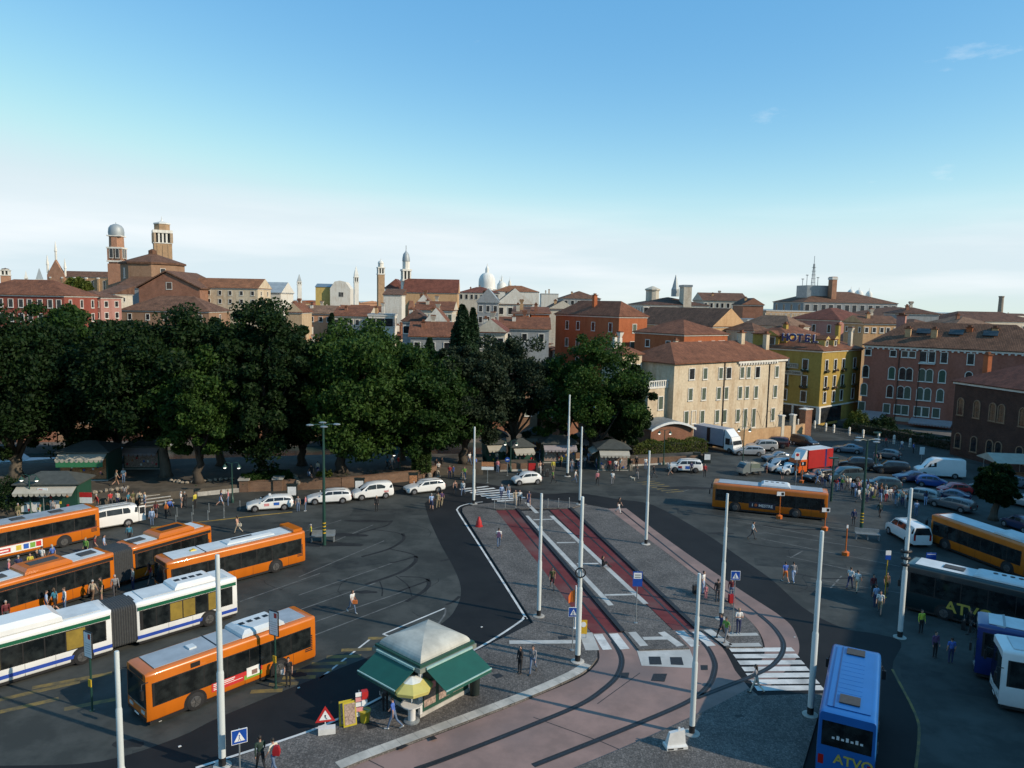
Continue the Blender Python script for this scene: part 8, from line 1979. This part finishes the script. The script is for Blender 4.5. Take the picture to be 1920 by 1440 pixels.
person(1130,1063,'black','black','sitting on the edge of the tram platform','R','sit','ls',hair='long',fem=F,z=.12)
person(1160,962,'black','white','stepping onto the pink track','TR','walk2','ts',hair='long',fem=F)
person(1361,1202,'green','grey','strolling over the white bands','TL','walk','ts',skin='skin_tan')
person(1352,1196,'navy','black','just behind the one in green','L','walk2','ls')
person(1384,1187,'white','navy','with folded arms near the crossing sign','T','folded','ts',hc='hair_fair',shoe='shoe_white')
person(1318,1112,'white','paleblue','waiting left of the right island pole','TR','stand','ts')
person(1323,1122,'pink','pink','small child waiting at the right island','T','stand','ts',sc=.62,fem=F)
person(1345,1128,'black','darkgrey','waiting next to the right island pole','A','stand','ls')
person(1353,1124,'white','navy','facing the right island pole','TR','stand','ts')
person(1371,1124,'maroon','jeans','beside the red suitcase','A','stand','ls')
person(1417,1300,'grey','cream','on the lower end of the right crossing','AL','walk','ls',hair='long',fem=F)
person(1472,1092,'blue','orange','walking off across the right bays','A','walk','sh',shoe='shoe_white')
person(1487,1092,'grey','paleblue','walking beside the one in orange shorts','A','walk2','ls',shoe='shoe_white')
person(1410,1011,'white','darkgrey','alone below the right orange bus','R','walk','ts')
person(1593,1104,'white','navy','with shoulder bag, right bays','AR','walk2','ts')
person(1606,1110,'white','beige','beside the one with the shoulder bag','AR','walk','ts')
person(1636,1118,'maroon','darkgrey','left of the dark green coach front','T','stand','ls')
person(1661,1112,'brown','olive','at the yellow stop post','T','stand','sh')
person(1649,1151,'white','khaki','in front of the dark green coach','TL','walk','sh')
person(1641,1138,'paleblue','navy','waiting at the dark green coach door','A','stand','ts')
person(1726,1187,'hivis','black','beside the coach wheel','T','stand','ls')
person(1752,1232,'purple','black','on the shaded asphalt, left one of two','T','stand','ls')
person(1782,1243,'blue','navy','on the shaded asphalt, right one of two','A','stand','ts')
person(1819,1188,'black','darkgrey','under the gold coach lettering','L','walk','ls')
person(1600,985,'navy','darkgrey','at the tail of the right orange bus','T','stand','ls')
person(1649,970,'darkgreen','black','left of the driving taxi van','A','walk2','ls')
person(1717,968,'paleblue','jeans','behind the driving taxi van','A','stand','ts')
# taxi rank and crossing
person(559,959,'grey','jeans','leaning between the first two taxis','T','stand','ts')
person(573,958,'pink','jeans','talking between the first two taxis','L','stand','ts',shoe='shoe_white')
person(706,959,'black','black','with a handbag in front of the van taxi','T','stand','ls',hair='long',fem=F,hc='hair_fair')
person(809,956,'paleblue','navy','walking towards the last taxi','A','walk','sh',hc='hair_grey')
person(821,953,'khaki','khaki','left of the pair by the last taxi','A','walk2','ts')
person(828,949,'purple','khaki','right of the pair by the last taxi','A','walk','ts')
person(583,1016,'yellow','black','wearing a white cap at the bench rail','L','stand','ts',hair='cap',hc='hair_grey')
person(446,1000,'peach','beige','walking behind the orange buses','L','walk','ts',hair='long',fem=F)
person(853,927,'peach','darkgrey','left end of the zebra crossing','T','walk','ts',fem=F)
person(868,929,'white','jeans','on the zebra crossing beside the peach one','T','walk2','ls')
person(889,934,'black','white','on the zebra crossing by the leftmost pole','T','walk','ls')
person(940,936,'paleblue','navy','middle of the zebra crossing','T','walk2','ls',hc='hair_grey')
person(953,935,'grey','paleblue','middle right of the zebra crossing','T','walk','ts',fem=F,hair='long')
person(966,947,'beige','beige','leaving the zebra crossing','T','walk','ls')
person(974,947,'white','black','leaving the zebra crossing beside the beige one','T','walk2','ls')
person(991,949,'navy','navy','at the zebra crossing end','T','walk','dr',fem=F,hair='long')
person(871,900,'green','jeans','coming out of the park by the crossing','T','walk','ts')
person(843,897,'red','navy','chatting beside the park corner','T','stand','ts'); person(850,897,'blue','darkgrey','chatting next to the one in red','L','stand','ls')
person(822,889,'white','black','with a shoulder strap at the park corner','T','walk','ts')
person(818,884,'black','maroon','just inside the park corner','A','walk2','ts'); person(828,882,'black','black','going into the park','A','walk','ls')
# middle distance
person(1037,906,'green','black','crossing behind the small hatchback','L','walk','ts')
person(1012,888,'peach','white','at the dark corner of the kiosks','T','walk','ts'); person(1037,886,'yellow','khaki','standing by the kiosks','T','stand','ls')
person(1018,892,'black','black','with a big bag near the red panel','L','stand','ls'); person(1078,905,'white','jeans','bending beside the tallest far pole','R','walk2','ts')
person(1072,885,'grey','jeans','right behind the tallest far pole','T','stand','ts'); person(1086,886,'navy','jeans','near the tallest far pole','A','walk','ls')
person(1120,909,'pink','black','on the open asphalt below the kiosk','A','walk','ls',hc='hair_grey',fem=F)
person(1148,909,'white','grey','carrying a black bag below the newspaper kiosk','A','walk2','ts')
person(1118,880,'paleblue','navy','at the left side of the newspaper kiosk','R','stand','ts'); person(1142,884,'red','black','looking at magazines','A','stand','ts'); person(1154,884,'white','navy','bending at the magazine stand','A','stand','ts'); person(1162,884,'teal','black','at the right magazine rack','L','stand','ts'); person(1183,883,'black','beige','right of the newspaper kiosk','T','stand','ls')
person(1194,898,'darkgrey','grey','walking a dog right of the kiosk','T','walk','ls'); person(1193,878,'black','black','in a white hat by the planter wall','T','stand','ls',hc='hair_grey',hair='cap')
person(1210,880,'white','jeans','at the planter wall behind the pole','T','stand','ts'); person(1226,896,'black','darkgrey','walking along the planter wall','L','walk','ls')
person(1256,891,'white','grey','hurrying towards the white off-roader','L','walk','sh'); person(1296,889,'navy','black','climbing into the white off-roader','A','stand','ls'); person(1321,894,'red','black','behind the white off-roader','T','stand','ls')
person(1437,887,'white','maroon','loading the little pick-up','L','stand','sh'); person(1466,899,'white','black','standing before the silver people carrier','T','stand','sh',hair='cap')
# crowd at the right stop
cols = [('white','grey'),('grey','darkgrey'),('green','black'),('red','darkgrey'),('paleblue','jeans'),('navy','paleblue'),('white','jeans'),('black','black'),('olive','khaki'),('blue','black'),('cream','navy'),('maroon','darkgrey'),('pink','jeans'),('teal','black'),('yellow','black'),('beige','brown')]
anchors = [(1491,905,'below the tall parking sign'),(1532,907,'left end of the waiting crowd'),(1541,909,'second from the left in the crowd'),(1556,914,'crowd front, below the dark people carrier'),(1572,919,'crowd front, left of the lamp post'),(1580,912,'crowd back, left of the lamp post'),(1593,918,'crowd near the lamp post'),(1604,932,'crowd front by the bags'),(1612,925,'crowd middle by the bags'),(1618,938,'crowd front, centre'),(1626,924,'crowd back, centre'),(1634,936,'crowd front beside the yellow bag'),(1641,928,'crowd back beside the yellow bag'),(1650,940,'crowd front, right part'),(1660,933,'crowd with white hat'),(1668,940,'crowd right part, by the roof box car'),(1680,946,'near the crowd end, front'),(1690,944,'near the crowd end, back'),(1697,952,'last of the crowd, by the pole'),(1735,948,'behind the pole near the estate car'),(1626,942,'crowd centre, nearest'),(1610,942,'crowd left, nearest')]
for k, (u, v, w) in enumerate(anchors):
    a, b = cols[(k*5+k//3) % len(cols)]
    person(u, v, a, b, w, prs.choice(list(DIRS)), ('stand','walk','stand','folded')[k % 4], ('ts','ls')[k % 2], ('short','long','short')[k % 3], k % 3 == 1, group='people waiting in the right crowd')
more = [('white','navy'),('black','jeans'),('blue','grey'),('red','jeans'),('green','navy'),('cream','darkgrey'),('paleblue','black'),('pink','black'),('grey','jeans'),('yellow','jeans'),('navy','khaki'),('orange','black'),('white','red'),('maroon','jeans'),('teal','grey'),('beige','navy')]
for k, (a, b) in enumerate(more):
    person(1536+k*10.4, 909+k*2.5+(k*7 % 11)-5, a, b, 'strung along the right waiting crowd', prs.choice(list(DIRS)), ('stand','folded','walk2')[k % 3], ('ls','ts')[k % 2], ('short','long')[k % 2], k % 2 == 1, group='people waiting in the right crowd', hc=prs.choice(['hair_dark','hair_brown','hair_fair']))
# left: along the kerb, at the steps, between the buses
anchors = [(208,952,'left of the white minibus roof'),(221,950,'behind the white minibus'),(234,938,'on the low hedge path'),(250,950,'near the foot of the steps, left'),(262,950,'foot of the steps, middle'),(272,952,'foot of the steps, right'),(240,952,'leaning behind the minibus'),(285,985,'at the open minibus door'),(293,972,'bending at the minibus luggage'),(311,972,'carrying an orange backpack by the steps'),(318,966,'right of the orange backpack'),(340,952,'walking past the hedge, left one'),(347,952,'walking past the hedge, middle one'),(366,953,'walking past the hedge, right one'),(414,949,'on the pavement near the lantern lamp'),(428,948,'under the lantern lamp'),(183,957,'by the red header sign'),(143,962,'sitting near the red header sign'),(100,968,'in front of the ticket posters'),(35,975,'at the left kerb edge'),(218,910,'on the terrace by the dark post'),(232,905,'higher on the terrace'),
 (243,1018,'between the minibus and the buses'),(196,1040,'behind the orange bellows'),(178,1040,'beside the older bus wheel'),(162,1044,'walking past the older bus'),(100,1060,'between the two left orange buses'),(80,1064,'boarding crowd, back right'),(72,1070,'boarding crowd, back middle'),(58,1076,'boarding crowd, back left'),(36,1082,'far left between the buses'),(18,1088,'left edge between the buses'),
 (283,1096,'beside the orange rear section door'),(250,1105,'beside the orange bellows'),(216,1120,'left of the orange bellows'),(190,1126,'waiting at the middle door, right'),(174,1130,'waiting at the middle door, left'),(122,1146,'bending at the bus door'),(104,1148,'between the two doors'),(88,1152,'at the front door, right'),(12,1172,'at the front wheel of the articulated bus')]
for k, (u, v, w) in enumerate(anchors):
    a, b = cols[(k*7+3) % len(cols)]
    person(u, v, a, b, w, prs.choice(list(DIRS)), ('walk','stand','walk2','stand')[k % 4], ('ts','ls','sh')[k % 3], ('short','short','long')[k % 3], k % 3 == 2, group='travellers by the left buses', hc=prs.choice(['hair_dark','hair_brown','hair_fair','hair_grey']))
# shaded strollers under the trees and among the kiosks
anchors = [(512,890,'under the tallest tree'),(580,905,'on the path behind the second taxi'),(584,897,'sitting place under the round tree'),(596,890,'deep under the round tree'),(726,880,'behind the hedge, left one'),(735,880,'behind the hedge, middle one'),(748,880,'behind the hedge, right one'),(880,872,'between stalls, far left'),(893,880,'left of the round blue sign'),(933,886,'at the foot of the green kiosk'),(978,856,'deep among the stalls, left'),(1000,860,'deep among the stalls, middle'),(1012,862,'deep among the stalls, right'),(1030,860,'in front of the hung goods'),(1045,868,'under the tallest pole tree'),(1052,876,'left of the tallest far pole'),(1096,878,'left of the newspaper awning'),(1104,870,'behind the newspaper awning'),(998,872,'carrying a white parasol by the kiosk'),(932,870,'beside the green kiosk door'),(872,862,'between tree and stalls'),(866,880,'by the stalls near the park corner'),(1660,838,'at the pink palace terrace, left'),(1690,845,'at the pink palace terrace, middle'),(1712,850,'at the pink palace terrace, right'),(1640,870,'beside the black pick-up'),(1650,872,'right of the black pick-up')]
for k, (u, v, w) in enumerate(anchors):
    a, b = cols[(k*3+1) % len(cols)]
    person(u, v, a, b, w, prs.choice(list(DIRS)), ('stand','walk','walk2')[k % 3], ('ls','ts','sh')[k % 3], ('short','long','bun')[k % 3], k % 2 == 1, group='strollers in the shade')
# luggage and bags
def suitcase(label, u, v, m, rz=0.2):
    t = thing('suitcase', label, 'suitcase', GZ(u,v), rz); MB().box(-.22,.22,-.13,.13,.05,.68).build('case', m, t); MB().bar((-.14,0,.68),(-.14,0,1.0),.02).bar((.14,0,.68),(.14,0,1.0),.02).bar((-.15,0,1.0),(.15,0,1.0),.03).build('handle', 'galvanised', t)
    for s in (-1,1): MB().wheel((s*.16,0,.03),1,.03,.24,8).build('wheel', 'pole_black', t)
suitcase('red suitcase below the crossing sign on the right island', 1371,1131,'suitcase_red'); suitcase('black suitcase left of the white clad traveller', 1304,1113,'fabric_black'); suitcase('black trolley case lying in front of the dark green coach', 1806,1180,'fabric_black',1.0); suitcase('black bag of the person near the red vending panel', 1026,894,'fabric_black')
def backpack(label, u, v, z, m, dx=0, dy=0):
    p = GZ(u,v); t = thing('backpack', label, 'backpack', (p.x+dx,p.y+dy,p.z+z)); MB().loft([[(-.15,-.09,0),(.15,-.09,0),(.15,.09,0),(-.15,.09,0)],[(-.17,-.11,.2),(.17,-.11,.2),(.17,.1,.2),(-.17,.1,.2)],[(-.1,-.06,.46),(.1,-.06,.46),(.1,.08,.46),(-.1,.08,.46)]]).build('pack', m, t, smooth=40); MB().tube([(-.09,.08,.42),(-.1,.16,.3),(-.09,.08,.08)],.015,5).tube([(.09,.08,.42),(.1,.16,.3),(.09,.08,.08)],.015,5).build('strap', 'fabric_black', t)
backpack('red backpack on the walker at the bottom edge',514,1450,1.0,'suitcase_red',.17,-.14); backpack('purple backpack on the walker on the left cobbles',935,1026,1.0,'cloth_purple',0,-.2); backpack('orange backpack on the traveller by the steps',311,972,1.0,'cloth_orange',.15,-.15)
def handbag(label, u, v, m, dx, dy, z=.7):
    p = GZ(u,v); t = thing('handbag', label, 'bag', (p.x+dx,p.y+dy,p.z+z)); MB().box(-.17,.17,-.06,.06,0,.25).build('bag', m, t); MB().tube([(-.12,0,.25),(0,0,.5),(.12,0,.25)],.012,5).build('handle', m, t)
handbag('brown handbag of the person crossing the bus bays',660,1149,'cloth_orange',.22,-.05); handbag('white shopping bag of the person behind the nearest bus',541,1286,'cloth_white',-.25,0); handbag('yellow bag held in the right crowd',1634,938,'cloth_yellow',.2,-.1,.3); handbag('cream bag of the walker behind the orange buses',446,1000,'cloth_cream',.2,-.05)
# a small dog
t = thing('dog', 'small white dog walked by the planter wall', 'dog', G(1187,901), 2.8)
d = MB(); d.ellipsoid((0,0,.3),(.25,.1,.11),10,7).ellipsoid((.12,0,.31),(.13,.105,.125),10,7).ellipsoid((.34,0,.46),(.085,.065,.07),8,6)
capsule(d,(.2,0,.36),(.32,0,.45),.07,.055); capsule(d,(.38,0,.445),(.45,0,.43),.035,.025); capsule(d,(-.23,0,.33),(-.36,0,.45),.03,.015)
for s in (-1,1):
    capsule(d,(.16,s*.06,.27),(.17,s*.06,.14),.04,.024); capsule(d,(.17,s*.06,.14),(.16,s*.06,.02),.022,.022); capsule(d,(-.18,s*.06,.28),(-.13,s*.065,.17),.055,.03); capsule(d,(-.13,s*.065,.17),(-.22,s*.065,.11),.028,.02); capsule(d,(-.22,s*.065,.11),(-.2,s*.065,.02),.02,.022); capsule(d,(.32,s*.05,.52),(.3,s*.065,.44),.03,.02)
me0 = bpy.data.meshes.new('tmp'); me0.from_pydata([tuple(v) for v in d.v], [], d.f); o = bpy.data.objects.new('tmp', me0); COL.objects.link(o)
m = o.modifiers.new('r','REMESH'); m.mode = 'VOXEL'; m.voxel_size = .012; m.use_smooth_shade = True
me = bpy.data.meshes.new_from_object(o.evaluated_get(bpy.context.evaluated_depsgraph_get())); bpy.data.objects.remove(o); me.materials.clear(); me.materials.append(M('cloth_cream')); add('body', me, t)
MB().lathe([(.058,0),(.06,.02)],10).build('collar', 'cloth_red', t, (.27,0,.39), (0,.6,0))
